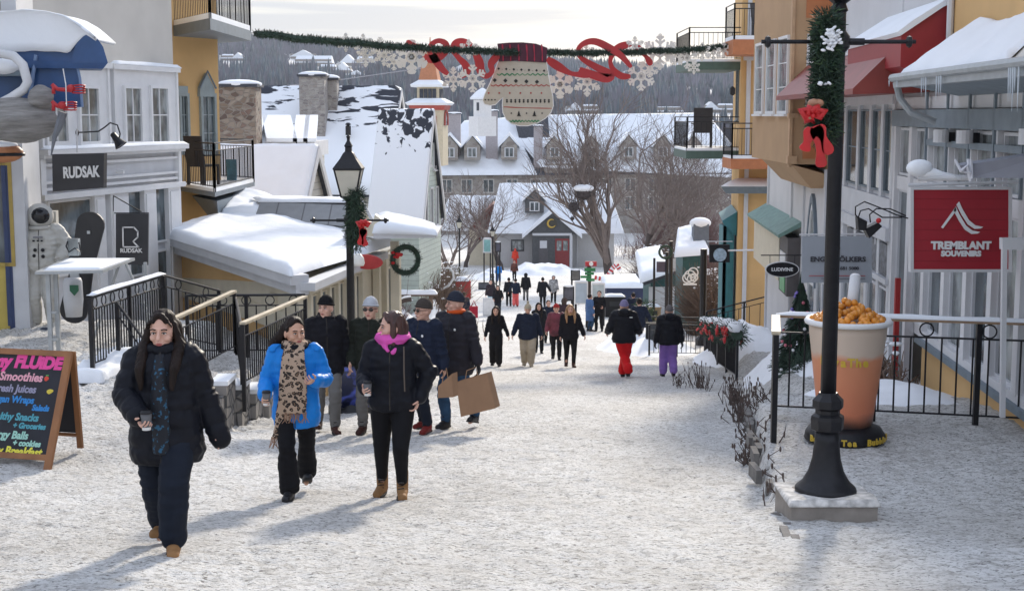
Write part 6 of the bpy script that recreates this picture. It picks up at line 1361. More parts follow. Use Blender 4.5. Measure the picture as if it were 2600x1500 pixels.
def person(label, loc, H=1.7, yaw=0, near=False, feet=((-.1, -.05, 0), (.1, .15, 0)), hands=((-.28, -.02, .84), (.28, -.02, .84)), head=(0, 0), bulk=.03, hem=.80, jm=None, pm=None, bm=None,
           pants='straight', puff=0, puffp=.09, hair='short', hairm=None, hat=None, hatm=None, skin=None, glasses=False, hood=None, hoodm=None, gloves=None, wide=1.0, lean=0, group=None, female=False, sleeve_short=0, extra=None,
           curl=(.5, .5), palms=(None, None), bootsh=.16, skirt=None, belly=0, bent=(None, None), vox=None, hs=1.10):
    s = H/1.70; t = thing('person', label, 'person', (0, 0, 0), group); skin = skin or SKIN
    vb, vc, vh = (.010, .011, .0045) if near else (.022, .020, .012)
    if vox: vc = vox
    lx, ly = loc[0], loc[1]; base = loc[2] if len(loc) > 2 else gz(lx, ly); cy_, sy_ = math.cos(yaw), math.sin(yaw)
    def gl(x, y): # ground height relative to base at a local point
        if len(loc) > 2: return 0
        X_ = lx+(x*cy_-y*sy_)*s; Y_ = ly+(x*sy_+y*cy_)*s; return (gz(X_, Y_)-base)/s
    sw = .17*(1 if not female else .92)*wide
    hipL, hipR = Vector((-.088*wide, 0, .90)), Vector((.088*wide, 0, .90))
    drop = min(0, gl(0, 0)); ank = []
    for (x, y, lf) in feet: ank.append(Vector((x, y, gl(x, y)+.085+lf)))
    knees = []
    for h_, a_ in zip((hipL, hipR), ank):
        k_, a2 = ik(h_, a_, .43, .42, Vector((0, -1, 0))); knees.append(k_); a_.xyz = a2
    def ln_(z): return -lean*(z-.9)
    shL, shR = Vector((-sw, ln_(1.4), 1.395)), Vector((sw, ln_(1.4), 1.395)); el = []; wr = []
    for i, (sh, hd) in enumerate(zip((shL, shR), hands)):
        sgn = -1 if i == 0 else 1; pole = bent[i] or Vector((sgn*.25, .8, -.5)); e, w_ = ik(sh, Vector(hd), .29, .25, Vector(pole)); el.append(e); wr.append(w_)
    hc = Vector((0, ln_(1.56)-.015, 1.566)); Mh = Matrix.Rotation(head[0], 3, 'Z') @ Matrix.Rotation(head[1], 3, 'X') * hs
    def hx(mb):  # head-local -> body-local
        mb.v = [tuple(hc + Mh @ Vector(p)) for p in mb.v]; return mb
    col = [skin, LIP, EYEW, EYED, hairm or HAIRD]
    # --- body: one mesh
    bd = MB(); loft(bd, [(0, 0, .84, .12*wide, .09), (0, 0, .92, .14*wide, .10), (0, ln_(1.1), 1.1, .12*wide, .085), (0, ln_(1.3), 1.3, .15*wide, .09), (0, ln_(1.42), 1.40, .12*wide, .06), (0, ln_(1.45), 1.44, .05, .045)])
    capsule(bd, (0, ln_(1.40), 1.40), hc+Vector((0, .012, -.05)), .055, .048)
    for i in range(2):
        capsule(bd, (hipL, hipR)[i], knees[i], .07, .045); capsule(bd, knees[i], ank[i], .045, .03); capsule(bd, ank[i]+Vector((0, 0, -.04)), ank[i]+Vector((0, -.12, -.055)), .03, .025)
        capsule(bd, (shL, shR)[i], el[i], .045, .035); capsule(bd, el[i], wr[i], .035, .024)
    V, F_, N_ = fuse(bd, .018, 1); Vs = [V]; Fs = [list(map(tuple, F_))]; ms = [np.zeros(len(F_), int)]
    off = len(V)
    def app(mb, k, fz=None, sm=1):
        nonlocal off
        if fz: v, f, _ = fuse(mb, fz, sm); f = list(map(tuple, f))
        else: v, f = np.array(mb.v), mb.f
        Vs.append(v); Fs.append([tuple(i+off for i in q) for q in f]); ms.append(np.full(len(f), k)); off += len(v)
    hd = MB(); hd.ell((0, .012, .022), (.076, .094, .105), 20); hd.ell((0, -.014, -.05), (.057, .068, .066), 16); hd.ell((0, -.06, -.095), (.026, .022, .018), 10)
    hd.ell((0, -.070, .030), (.052, .016, .014), 12)
    for sx in (-1, 1): hd.ell((sx*.036, -.052, -.024), (.028, .028, .026), 10); hd.ell((sx*.076, .01, -.008), (.012, .022, .032), 8)
    capsule(hd, (0, -.084, .014), (0, -.102, -.022), .008, .013); hd.ell((0, -.080, -.056), (.026, .013, .012), 10); capsule(hd, (0, .02, -.03), (0, .03, -.12), .05, .05)
    hx(hd); app(hd, 0, vh, 2)
    if near or True:
        q = MB()
        for sx in (-1, 1): q.ell((sx*.031, -.0795, .007), (.0125, .006, .006), 8)
        app(hx(q), 2)
        q = MB()
        for sx in (-1, 1): q.ell((sx*.031, -.0835, .007), (.0055, .004, .0052), 8); q.tube([(sx*.046, -.077, .011), (sx*.031, -.0865, .015), (sx*.016, -.083, .010)], .0022, 5)
        app(hx(q), 3)
        q = MB(); q.ell((0, -.0905, -.0535), (.021, .006, .0042), 10); q.ell((0, -.0895, -.0610), (.018, .006, .0050), 10); app(hx(q), 1)
        q = MB()
        for sx in (-1, 1): q.tube([(sx*.050, -.076, .028), (sx*.034, -.0875, .034), (sx*.016, -.0885, .029)], .0038, 5)
        app(hx(q), 4)
    for i in range(2):
        d = (wr[i]-el[i]).normalized(); sgn = -1 if i == 0 else 1
        n = Vector(palms[i]) if palms[i] else Vector((-sgn*.9, -.2, 0))
        if gloves is None or near: q = MB(); hand(q, wr[i], d, n, sgn*(-1)*(1 if palms[i] is None else 1), 1.0 if not gloves else 1.25, curl[i]); app(q, 0, .0038 if near else None) if not gloves else None
        if gloves:
            q = MB(); hand(q, wr[i], d, n, -sgn, 1.3, curl[i]); o = None; g_ = linkmesh('glove', np.array(q.v)*s, q.f, gloves, t, smooth=True)
    V = np.concatenate(Vs)*s; Fl = sum(Fs, []); body = linkmesh('body', V, Fl, col, t, np.concatenate(ms), True)
    # --- trousers
    pr = {'slim': (.112, .072, .050), 'straight': (.102, .076, .068), 'flare': (.104, .074, .100), 'wide': (.118, .100, .096), 'snow': (.118, .10, .102)}[pants]
    tr = MB(); loft(tr, [(0, 0, .80, .13*wide, .095), (0, 0, .86, .155*wide+belly*.3, .12), (0, 0, .94, .16*wide+belly*.4, .125+belly*.3), (0, 0, 1.02, .145*wide, .11)])
    wsc = 1+(wide-1)*.7
    for i in range(2):
        h_ = (hipL, hipR)[i]; k_ = knees[i]; a_ = ank[i]
        capsule(tr, h_+Vector((0, 0, -.02)), k_, pr[0]*wsc, pr[1]*wsc); capsule(tr, k_, a_+Vector((0, 0, .07 if pants in ('slim',) else .05)), pr[1]*wsc, pr[2])
        if pants in ('flare', 'wide', 'snow'): capsule(tr, a_+Vector((0, .01, .12)), a_+Vector((0, .0, .045)), pr[2]*.92, pr[2]*.9)
    V, F_, N_ = fuse(tr, vc, 2)
    kz = [k.z for k in knees]
    def fpt(p):
        q = Vector(p); a = .010 if pants == 'slim' else .016
        kf = math.exp(-((q.z-kz[0])/.12)**2)+math.exp(-((q.z-.82)/.08)**2)*.8+math.exp(-((q.z-.13)/.09)**2)*.9
        return (a*.5*mn.noise(q*7)+a*(.35+kf*.5)*(mn.noise(Vector((q.x*8, q.y*8, q.z*26)))))*(.35 if pants == 'slim' else 1)
    shift(V, N_, fpt)
    trousers = linkmesh('trousers', V*s, F_, pm, t, smooth=True)
    # --- boots
    for i in range(2):
        a_ = ank[i]; b = MB(); lf = feet[i][2]; pit = -min(.9, lf*5) if feet[i][1] > 0 else min(.3, lf*2)
        Rm = Matrix.Rotation(pit, 3, 'X'); q = lambda x, y, z: a_+Rm @ Vector((x, y, z))
        tox = (.012 if i else -.012)
        capsule(b, q(0, .01, bootsh-.06), q(0, .02, -.03), .058, .054); capsule(b, q(0, .02, -.045), q(tox*2, -.14, -.050), .046, .044, 12); capsule(b, q(0, 0, -.02), q(tox, -.08, -.030), .052, .045)
        if bootsh > .14: capsule(b, q(0, .01, bootsh-.04), q(0, .01, bootsh-.03), .055, .056)
        v, f, nn = fuse(b, .009 if near else .016, 2)
        for k in range(len(v)): v[k][2] = max(v[k][2], (a_+Rm @ Vector((0, 0, -.078))).z+((Rm @ Vector((0, v[k][1]-a_.y, 0))).z))
        bo = linkmesh('boot', v*s, f, bm or BLACK, t, smooth=True)
        b = MB(); pts = [q(x, y, -.078) for x, y in ((-.036, .07), (-.044, .0), (-.05+tox, -.10), (-.03+tox, -.165), (.03+tox, -.165), (.05+tox, -.10), (.044, .0), (.036, .07))]; b.prism([p*s for p in pts], (Rm @ Vector((0, 0, .022)))*s); b.build('sole', SOLE, bo)
        if bm is not None and near:
            b = MB()
            for zz in range(4): b.tube([q(-.03, -.045-.02*(3-zz)*.6, -.01+zz*.025), q(.03, -.05-.02*(3-zz)*.6, .002+zz*.025)], .004, 4)
            b.ell(q(0, -.06, .07), (.03, .012, .012), 8); b.v = [tuple(Vector(p)*s) for p in b.v]; b.build('laces', EYED, bo)
    # --- jacket
    jk = MB(); B = bulk
    rg = [(0, 0, hem-.02, .15*wide+B, .105+B+belly), (0, 0, hem+.06, .165*wide+B*1.15, .118+B*1.1+belly), (0, ln_(1.0), 1.0, .150*wide+B*1.1, .112+B*1.1+belly), (0, ln_(1.15), 1.15, .155*wide+B, .118+B+belly*.6), (0, ln_(1.3), 1.30, .170*wide+B*.8, .122+B*.8), (0, ln_(1.38), 1.385, .160*wide+B*.6, .105+B*.6), (0, ln_(1.44), 1.445, .095+B*.5, .080+B*.5), (0, ln_(1.47), 1.465, .064+B*.3, .064+B*.3)]
    if skirt: rg = [(0, 0, skirt, .155*wide+B+.02, .13+B)]+rg
    loft(jk, rg)
    ar = (.062+B*.65, .055+B*.55, .045+B*.4)
    for i in range(2):
        capsule(jk, (shL, shR)[i]+Vector((0, 0, -.015)), el[i], ar[0], ar[1]); e2 = wr[i].lerp(el[i], .04+(sleeve_short[i] if isinstance(sleeve_short, tuple) else 0)); capsule(jk, el[i], e2, ar[1], ar[2])
    if hood == 'back': jk.ell((0, ln_(1.44)+.085+B, 1.47), (.13, .085, .085), 14); jk.torus((0, ln_(1.46)+.02, 1.475), .085+B*.5, .042, 'Z', 16, 8)
    V, F_, N_ = fuse(jk, vc, 2)
    def nearest(p):
        best = (9, 0, 0)
        for i in range(2):
            for (a, b_, o_) in (((shL, shR)[i], el[i], 0), (el[i], wr[i], .29)):
                ab = b_-a; tt = max(0, min(1, (p-a).dot(ab)/ab.length_squared)); dd = (p-a-ab*tt).length
                if dd < best[0]: best = (dd, o_+tt*ab.length, 1+i)
        return best
    FA = .010 if puff else .015
    def fj(p):
        q = Vector(p); dd, al, k = nearest(q); onarm = dd < ar[0]+.03 and abs(q.x) > .155*wide+B*.2
        w_ = FA*mn.noise(q*8)+FA*1.2*mn.noise(Vector((q.x*7+3, q.y*7, q.z*18)))+FA*.5*mn.noise(q*24)
        if onarm: w_ += .014*math.exp(-((al-.29)/.1)**2)*mn.noise(Vector((al*45, q.x*5, q.y*5)))
        if puff: u_ = (al if onarm else q.z)/puffp; w_ += puff*(abs(math.sin(PI*u_+.4*mn.noise(q*3)))**.55-.75)
        return w_*(1 if near or puff else .8)
    shift(V, N_, fj)
    jacket = linkmesh('jacket', V*s, F_, jm, t, smooth=True)
    if near:
        b = MB(); yy = lambda z: -np.interp(z, [hem, 1.0, 1.15, 1.3, 1.44, 1.5], [.118+B*1.1+belly, .112+B*1.1+belly, .118+B+belly*.6, .122+B*.8, .085+B*.5, .07+B*.4])+ln_(z)-.004
        b.tube([(0, yy(z), z) for z in np.linspace(hem, 1.46, 10)], .005, 5); b.v = [tuple(Vector(p)*s) for p in b.v]; b.build('zip', EYED, jacket)
        for i in range(2): b = MB(); c0 = wr[i].lerp(el[i], .06+(sleeve_short[i] if isinstance(sleeve_short, tuple) else 0)); capsule(b, c0, c0.lerp(el[i], .09), ar[2]*1.02, ar[2]*1.04); b.v = [tuple(Vector(p)*s) for p in b.v]; b.build('cuff', jm, jacket, True)
    if hood == 'collar' or hood == 'fur':
        b = MB(); b.torus((0, ln_(1.47)+.022, 1.445), .098, .032 if hood == 'collar' else .055, 'Z', 20, 8); b.ell((0, ln_(1.44)+.105, 1.45), (.11, .055, .08), 12); v, f, nn = fuse(b, vc, 1); shift(v, nn, lambda p: .012*mn.noise(Vector(p)*25)); linkmesh('hood', v*s, f, hoodm or jm, jacket, smooth=True)
    if hood == 'up':
        b = MB(); hc2 = hc
        for k in range(11): a = PI*(k/10); b.ell(Mh @ Vector((math.cos(a)*.092, -.055, .005+math.sin(a)*.115))+hc, (.025, .03, .025), 8)
        b.ell(hc+Mh @ Vector((0, .035, .015)), (.112, .105, .128), 16); b.ell(hc+Vector((0, .03, -.09)), (.105, .09, .07), 12); v, f, nn = fuse(b, .012, 2)
        keep = v  # hood opening: push the front inwards
        for k in range(len(v)):
            l_ = Mh.inverted() @ (Vector(v[k])-hc)
            if l_.y < -.02 and abs(l_.x) < .07 and -.10 < l_.z < .09: l_.y = max(l_.y, -.035); v[k] = hc+Mh @ l_
        linkmesh('hood', v*s, f, hoodm or jm, jacket, smooth=True)
    # --- hair / hats
    hm = hairm or HAIRD
    if hair and hair != 'none':
        b = MB(); b.ell((0, .024, .034), (.084, .094, .104), 18)
        if hair in ('long', 'longfull'):
            fl_ = 1.0 if hair == 'long' else 1.2; B_ = bulk
            for sx in (-1, 1):
                capsule(b, (sx*.072, -.006, .045), (sx*.090*fl_, -.014, -.08), .024, .030*fl_, 10, .8); fy = -(.10+B_*.9); capsule(b, (sx*.086*fl_, -.018, -.08), (sx*.084*fl_, fy, -.19), .034*fl_, .030); capsule(b, (sx*.084*fl_, fy, -.19), (sx*.078*fl_, fy-.03, -.30), .030, .014)
                capsule(b, (sx*.06, .04, .03), (sx*.075*fl_, .05, -.16), .045, .045)
                capsule(b, (sx*.012, -.052, .108), (sx*.064, -.058, .045), .018, .015)
            capsule(b, (0, .06, 0), (0, .075, -.16), .07, .055)
        elif hair == 'tied':
            b.ell((0, .11, .03), (.05, .045, .05), 10); capsule(b, (-.02, .09, .0), (-.13, .11, -.09), .045, .05); capsule(b, (-.06, .06, .03), (-.10, .08, -.04), .04, .04)
            for sx in (-1, 1): capsule(b, (sx*.008, -.05, .108), (sx*.070, -.022, .04), .017, .016)
        elif hair == 'bob':
            for sx in (-1, 1): capsule(b, (sx*.070, .0, .03), (sx*.070, -.005, -.12), .028, .026)
            capsule(b, (0, .06, 0), (0, .06, -.13), .075, .055)
            for sx in (-1, 1): capsule(b, (sx*.012, -.05, .110), (sx*.068, -.045, .055), .018, .015)
        else:
            for sx in (-1, 1): capsule(b, (sx*.074, .0, .03), (sx*.072, .01, -.01), .012, .01)
        hx(b); v, f, nn = fuse(b, .008 if near else .013, 1)
        imh = Mh.inverted()
        def fh(p):
            l_ = imh @ (Vector(p)-hc); k = .006*mn.noise(Vector((l_.x*60, l_.y*60, l_.z*7)))+.006*mn.noise(l_*14)
            return k
        for k in range(len(v)):   # keep the face clear
            l_ = imh @ (Vector(v[k])-hc)
            fx = .069 if hair in ('long', 'longfull', 'bob') else .068
            if l_.y < -.02 and abs(l_.x) < fx and -.13 < l_.z < .066-.25*abs(l_.x)**1.2: l_.y = max(l_.y, -.03); l_ *= .93; v[k] = hc+Mh @ l_
        shift(v, nn, fh); linkmesh('hair', v*s, f, hm, t, smooth=True)
    if hat:
        b = MB(); up_ = .018 if hat != 'slouch' else .03
        b.ell((0, .014, .036), (.087, .103, .098+up_), 20)
        if hat == 'slouch': b.ell((0, .05, .10), (.075, .08, .06), 12)
        hx(b); v, f, nn = fuse(b, .010, 1); imh = Mh.inverted()
        for k in range(len(v)):
            l_ = imh @ (Vector(v[k])-hc); lim = .034-.30*(l_.y)*.55
            if l_.z < lim: l_.z = lim+(l_.z-lim)*.05; l_.x *= .99
            v[k] = hc+Mh @ l_
        shift(v, nn, lambda p: .003*math.sin(math.atan2(*((Mh.inverted() @ (Vector(p)-hc)).xy))*34))
        ho = linkmesh('hat', v*s, f, hatm or BLACK, t, smooth=True)
        b = MB(); pts = [(math.cos(a)*.087, .012+math.sin(a)*.102, .046-.165*(math.sin(a)*.105+.012)) for a in np.linspace(0, 2*PI, 25)]; b.tube(pts, .0095, 8, False); hx(b); b.v = [tuple(Vector(p)*s) for p in b.v]; b.build('hat_band', hatm or BLACK, ho, True)
        if hat == 'pom': b = MB(); b.ell((0, .02, .185), (.035,)*3, 10); hx(b); b.v = [tuple(Vector(p)*s) for p in b.v]; b.build('pom', hatm or BLACK, ho, True)
    if glasses:
        b = MB()
        for sx in (-1, 1): b.ell((sx*.034, -.094, .008), (.028, .008, .018), 12); b.tube([(sx*.058, -.09, .014), (sx*.08, -.03, .014), (sx*.082, .02, .01)], .004, 5)
        b.tube([(-.01, -.098, .014), (.01, -.098, .014)], .004, 5); hx(b); b.v = [tuple(Vector(p)*s) for p in b.v]; b.build('sunglasses', EYED, t, True)
    if extra: extra(t, s, dict(hc=hc, Mh=Mh, wr=wr, el=el, sh=(shL, shR), kn=knees, an=ank, B=B, jacket=jacket))
    t.location = (lx, ly, base); t.rotation_euler = (0, 0, yaw); PEOPLE.append(t); t['_s'] = 0; del t['_s']
    return t, dict(wr=wr, el=el, s=s, yaw=yaw, loc=Vector((lx, ly, base)), an=ank)
def world(info, p): q = Matrix.Rotation(info['yaw'], 3, 'Z') @ (Vector(p)*info['s']); return q+info['loc']
def coffee(label, info, i, off=(0, 0, 0), d=None):
    w_ = info['wr'][i]+(info['wr'][i]-info['el'][i]).normalized()*.075+Vector(off); c = world(info, w_)
    t = thing('coffee_cup', label, 'coffee cup', c); b = MB(); b.lathe(c, [(.028, -.065), (.038, .045)], 16); b.build('cup', M('paper_cup', (.10, .10, .105), .5, .1), t, True)
    b = MB(); b.lathe(c, [(.029, -.066), (.030, -.04), (.0305, -.035)], 16); b.build('white_band', WHITE, t, True)
    b = MB(); b.lathe(c, [(.040, .045), (.041, .052), (.036, .055), (.035, .063), (.0, .064)], 16); b.build('lid', BLACK, t, True); return t
def onp(u, v, y0=7): return gpix(u, v, y0)
JK_BLACK = cloth('puffer_black', (.008, .009, .014), .5, .2); JK_NAVY = cloth('coat_navy', (.012, .018, .038), .7); JK_BLK2 = cloth('fleece_black', (.010, .010, .014), .85); JK_BLUE = cloth('jacket_blue', (.012, .20, .62), .45, .08)
PT_NAVY = cloth('trousers_navy', (.012, .016, .026), .8); PT_BLK = cloth('trousers_black', (.008, .008, .010), .75); PT_GREY = cloth('trousers_grey', (.13, .125, .12), .85); JEAN = cloth('jeans_blue', (.03, .075, .15), .85, .25); KHAKI = cloth('trousers_khaki', (.36, .31, .24), .85)
BT_TAN = cloth('boot_tan', (.26, .14, .06), .7, .2); BT_BR = cloth('boot_brown', (.05, .02, .016), .5); JK_GREEN = cloth('jacket_dark_green', (.014, .017, .013), .8); JK_CHAR = cloth('jacket_charcoal', (.025, .024, .032), .6); PINK = cloth('hood_pink', (.68, .10, .42), .7, .1)
RSNOW = cloth('snow_pants_red', (.62, .010, .014), .6, .08); PURP = cloth('snow_pants_purple', (.26, .15, .46), .7, .08); CORAL = cloth('pants_coral', (.75, .13, .12), .7); LIGHTB = cloth('pants_light_blue', (.35, .5, .58), .7); BLUEC = cloth('coat_blue', (.07, .14, .30), .7)
# --- A: woman in black puffer
pa = onp(432, 1396)
def exA(t, s, k):
    B = k['B']; b = MB(); loft(b, [(0, -.045, .74, .085, .115+B), (0, -.045, .95, .085, .115+B), (0, -.045, 1.10, .08, .115+B), (0, -.05, 1.3, .07, .105+B), (0, -.04, 1.42, .05, .08+B*.3), (0, -.02, 1.46, .05, .06)]); v, f, nn = fuse(b, .01, 2); shift(v, nn, lambda p: .006*mn.noise(Vector(p)*14))
    linkmesh('sweater', v*s, f, SWEAT, k['jacket'], smooth=True)
def sweat():
    m, t, b = _m('patterned_sweater'); N = t.nodes.new; K = t.links.new; b.inputs['Roughness'].default_value = .8
    tc = N('ShaderNodeTexCoord'); nz = N('ShaderNodeTexNoise'); nz.inputs['Scale'].default_value = 38; nz.inputs['Detail'].default_value = 2; K(tc.outputs['Object'], nz.inputs[0])
    r = N('ShaderNodeValToRGB'); r.color_ramp.elements[0].position = .58; r.color_ramp.elements[0].color = (.008, .01, .016, 1); r.color_ramp.elements[1].position = .64; r.color_ramp.elements[1].color = (.02, .10, .19, 1); K(nz.outputs[0], r.inputs[0]); K(r.outputs[0], b.inputs['Base Color']); return m
SWEAT = sweat()
_, iA = person('woman in black puffer jacket and navy trousers holding a coffee cup, nearest to the viewer', (pa.x, pa.y), 1.66, R(2), True, feet=((-.10, .24, .05), (.07, -.22, 0)), wide=1.12, hands=((-.12, -.30, 1.02), (.39, .02, .76)), head=(R(-4), R(4)), hs=1.17, bulk=.070, hem=.66, jm=JK_BLACK, pm=PT_NAVY, bm=BT_TAN, pants='wide', puff=.013, puffp=.13, hair='longfull', hairm=HAIRD, hood='fur', hoodm=JK_BLACK, sleeve_short=(0, -.42), female=True, palms=((.35, .1, .75), None), curl=(.75, .4), extra=exA, bent=(Vector((-1, .25, -.8)), None))
coffee('coffee cup held by the woman in the black puffer', iA, 0, (.03, -.015, .035))
# --- B: woman in blue jacket with leopard scarf
def leopard():
    m, t, b = _m('leopard_scarf'); N = t.nodes.new; K = t.links.new; b.inputs['Roughness'].default_value = .9
    tc = N('ShaderNodeTexCoord'); v = N('ShaderNodeTexVoronoi'); v.inputs['Scale'].default_value = 26; v.inputs['Randomness'].default_value = .9; nz = N('ShaderNodeTexNoise'); nz.inputs['Scale'].default_value = 30
    K(tc.outputs['Object'], nz.inputs[0]); mxx = N('ShaderNodeMixRGB'); mxx.inputs[0].default_value = .05; K(tc.outputs['Object'], mxx.inputs[1]); K(nz.outputs['Color'], mxx.inputs[2]); K(mxx.outputs[0], v.inputs['Vector'])
    r = N('ShaderNodeValToRGB'); r.color_ramp.interpolation = 'CONSTANT'; e = r.color_ramp.elements; e[0].position = 0; e[0].color = (.18, .11, .07, 1); e[1].position = .22; e[1].color = (.02, .014, .012, 1); x = e.new(.46); x.color = (.40, .29, .21, 1)
    K(v.outputs['Distance'], r.inputs[0]); K(r.outputs[0], b.inputs['Base Color']); return m
LEO = leopard(); FRINGE = M('scarf_fringe', (.30, .18, .12), .9, .2)
def band(mb, pts, wds, th):
    """thick soft band through 3-D points, width along local x"""
    n = len(pts); V = []; K = 10
    for i in range(n):
        p = Vector(pts[i]); w_ = wds[i]/2
        for k in range(K): a = 2*PI*k/K; V.append(p+Vector((math.cos(a)*w_, math.sin(a)*th, 0)))
    fs = []
    for i in range(n-1):
        for k in range(K): fs.append((i*K+k, i*K+(k+1) % K, (i+1)*K+(k+1) % K, (i+1)*K+k))
    fs += [tuple(range(K))[::-1], tuple(range((n-1)*K, n*K))]; mb.add(V, fs)
def exB(t, s, k):
    b = MB(); b.torus((0, -.0, 1.46), .085, .042, 'Z', 20, 10)
    band(b, [(-.045, -.10, 1.46), (-.055, -.165, 1.36), (-.06, -.185, 1.2), (-.065, -.185, 1.05), (-.08, -.17, .9), (-.11, -.15, .75), (-.15, -.14, .60)], [.10, .12, .15, .17, .18, .17, .15], .022)
    band(b, [(.045, -.10, 1.46), (.045, -.17, 1.36), (.035, -.20, 1.2), (.03, -.205, 1.05), (.02, -.195, .92), (.01, -.185, .84)], [.10, .12, .16, .18, .20, .20], .024)
    v, f, nn = fuse(b, .009, 2); shift(v, nn, lambda p: .010*mn.noise(Vector((p[0]*22, p[1]*10, p[2]*5)))); sc = linkmesh('scarf', v*s, f, LEO, t, smooth=True)
    b = MB(); rnd = random.Random(5)
    for i in range(16): x = -.085+.19*i/15; p = Vector((x, -.185+rnd.gauss(0, .008), .85)); b.tube([p, p+Vector((rnd.gauss(0, .01), 0, -.05)), p+Vector((rnd.gauss(0, .02), 0, -.10))], [.006, .005, .003], 4)
    for i in range(13): x = -.22+.13*i/12; p = Vector((x, -.14+rnd.gauss(0, .008), .61)); b.tube([p, p+Vector((-.01+rnd.gauss(0, .01), 0, -.05)), p+Vector((-.02+rnd.gauss(0, .02), 0, -.11))], [.006, .005, .003], 4)
    b.v = [tuple(Vector(p)*s) for p in b.v]; b.build('fringe', FRINGE, sc)
    b = MB(); b.ell((.0, .02, 1.455), (.15, .11, .055), 14); b.ell((0, -.05, 1.44), (.13, .09, .05), 12); v, f, nn = fuse(b, .011, 2); shift(v, nn, lambda p: .01*mn.noise(Vector(p)*18)); linkmesh('collar_lining', v*s, f, JK_BLK2, k['jacket'], smooth=True)
    b = MB()
    for sx in (-1, 1): band(b, [(sx*.16, -.04, 1.47), (sx*.20, -.06, 1.44), (sx*.205, -.08, 1.40)], [.09, .10, .06], .02)
    v, f, nn = fuse(b, .011, 2); linkmesh('lapels', v*s, f, JK_BLUE, k['jacket'], smooth=True)
pb = onp(757, 1262)
_, iB = person('smiling woman in bright blue jacket with long leopard scarf, holding a cup', (pb.x, pb.y), 1.63, R(4), True, feet=((-.06, -.18, 0), (.06, .34, .08)), wide=1.08, hands=((-.27, -.24, 1.02), (.19, -.24, 1.15)), head=(R(28), R(2)), hs=1.15, puff=.006, puffp=.15, bulk=.046, hem=.70, jm=JK_BLUE, pm=PT_BLK, bm=BLACK, pants='flare', hair='tied', hairm=HAIRD, female=True, palms=((.6, .5, .3), (-.3, .6, .5)), curl=(.7, 1.0), extra=exB, skin=SKIN2, bent=(Vector((-.45, .5, -1)), Vector((.5, .2, -1))), bootsh=.1, lean=0)
coffee('coffee cup in the hand of the woman in the blue jacket', iB, 0, (.03, -.02, .03))
# --- C: woman with pink hood
def exC(t, s, k):
    b = MB(); b.torus((0, .035, 1.47), .125, .045, 'Z', 20, 8); b.ell((.0, .14, 1.47), (.15, .065, .10), 12); capsule(b, (-.10, -.02, 1.46), (-.02, -.14, 1.38), .04, .02); capsule(b, (.10, -.02, 1.46), (.03, -.14, 1.36), .04, .02)
    v, f, nn = fuse(b, .010, 2); shift(v, nn, lambda p: .014*mn.noise(Vector((p[0]*16, p[1]*16, p[2]*16)))); linkmesh('pink_hood', v*s, f, PINK, k['jacket'], smooth=True)
    b = MB(); b.tube([(.13, -.16, 1.42), (.135, -.20, 1.2), (.14, -.2, 1.02)], .006, 5); b.v = [tuple(Vector(p)*s) for p in b.v]; b.build('bag_strap', M('strap_brown', (.12, .09, .07), .6), t)
pc = onp(1000, 1262)
_, iC = person('woman in black leggings and cropped black jacket over a bright pink hood, looking aside', (pc.x, pc.y), 1.68, R(-4), True, feet=((-.13, .14, 0), (.09, -.08, 0)), wide=1.1, hands=((-.21, -.27, 1.06), (.25, -.04, .93)), head=(R(-68), R(0)), hs=1.15, puff=.006, puffp=.12, bulk=.046, hem=.84, jm=JK_BLACK, pm=PT_BLK, bm=BT_TAN, pants='slim', hair='bob', hairm=HAIRB, female=True, palms=((.5, .4, .4), None), curl=(.7, .5), extra=exC, bent=(Vector((-.45, .5, -1)), Vector((1, .45, -.1))), bootsh=.22)
coffee('coffee cup carried by the woman with the pink hood', iC, 0, (.03, -.015, .035))
# --- four men behind
def at_ground(u, v, y0=12): q = gpix(u, v, y0); return (q.x, q.y)
person('man in black beanie and black coat walking behind the woman in blue', at_ground(832, 1098), 1.80, R(12), True, feet=((-.1, .16, .03), (.08, -.16, 0)), head=(R(-30), 0), bulk=.05, hem=.72, jm=JK_BLK2, pm=PT_GREY, bm=BT_BR, hair='none', hat='beanie', hatm=cloth('beanie_black', (.010, .010, .012), .9), hood='collar', group=None)
person('man in white cap and sunglasses with a dark green jacket', at_ground(945, 1098), 1.78, R(-5), True, feet=((-.1, -.1, 0), (.1, .1, .02)), head=(R(-6), 0), hands=((-.24, -.10, .92), (.22, -.14, .95)), bulk=.045, hem=.78, jm=JK_GREEN, pm=PT_GREY, bm=BT_BR, hair='none', hat='beanie', hatm=cloth('beanie_pale', (.42, .44, .48), .9), glasses=True)
def badge(t, s, k): b = MB(); b.ell((.09*s, -(.125+k['B']*.85)*s, 1.27*s), (.018, .006, .018), 10); b.build('badge', LET, k['jacket'])
person('man in grey brown beanie and sunglasses with navy jacket and white collar', at_ground(1078, 1096), 1.76, R(-30), True, feet=((-.12, .16, .02), (.12, -.12, 0)), head=(R(-24), 0), hands=((-.26, -.1, .86), (.27, .05, .84)), bulk=.055, hem=.76, jm=JK_NAVY, pm=PT_NAVY, bm=cloth('boot_red_brown', (.16, .02, .018), .5), hair='none', hat='beanie', hatm=cloth('beanie_taupe', (.06, .05, .045), .9), glasses=True, extra=badge)
def exD(t, s, k):
    badge(t, s, k); b = MB(); b.torus((0, .02, 1.47), .092, .030, 'Z', 18, 8); v, f, nn = fuse(b, .011, 1); linkmesh('orange_collar', v*s, f, cloth('collar_orange', (.65, .10, .02), .7), k['jacket'], smooth=True)
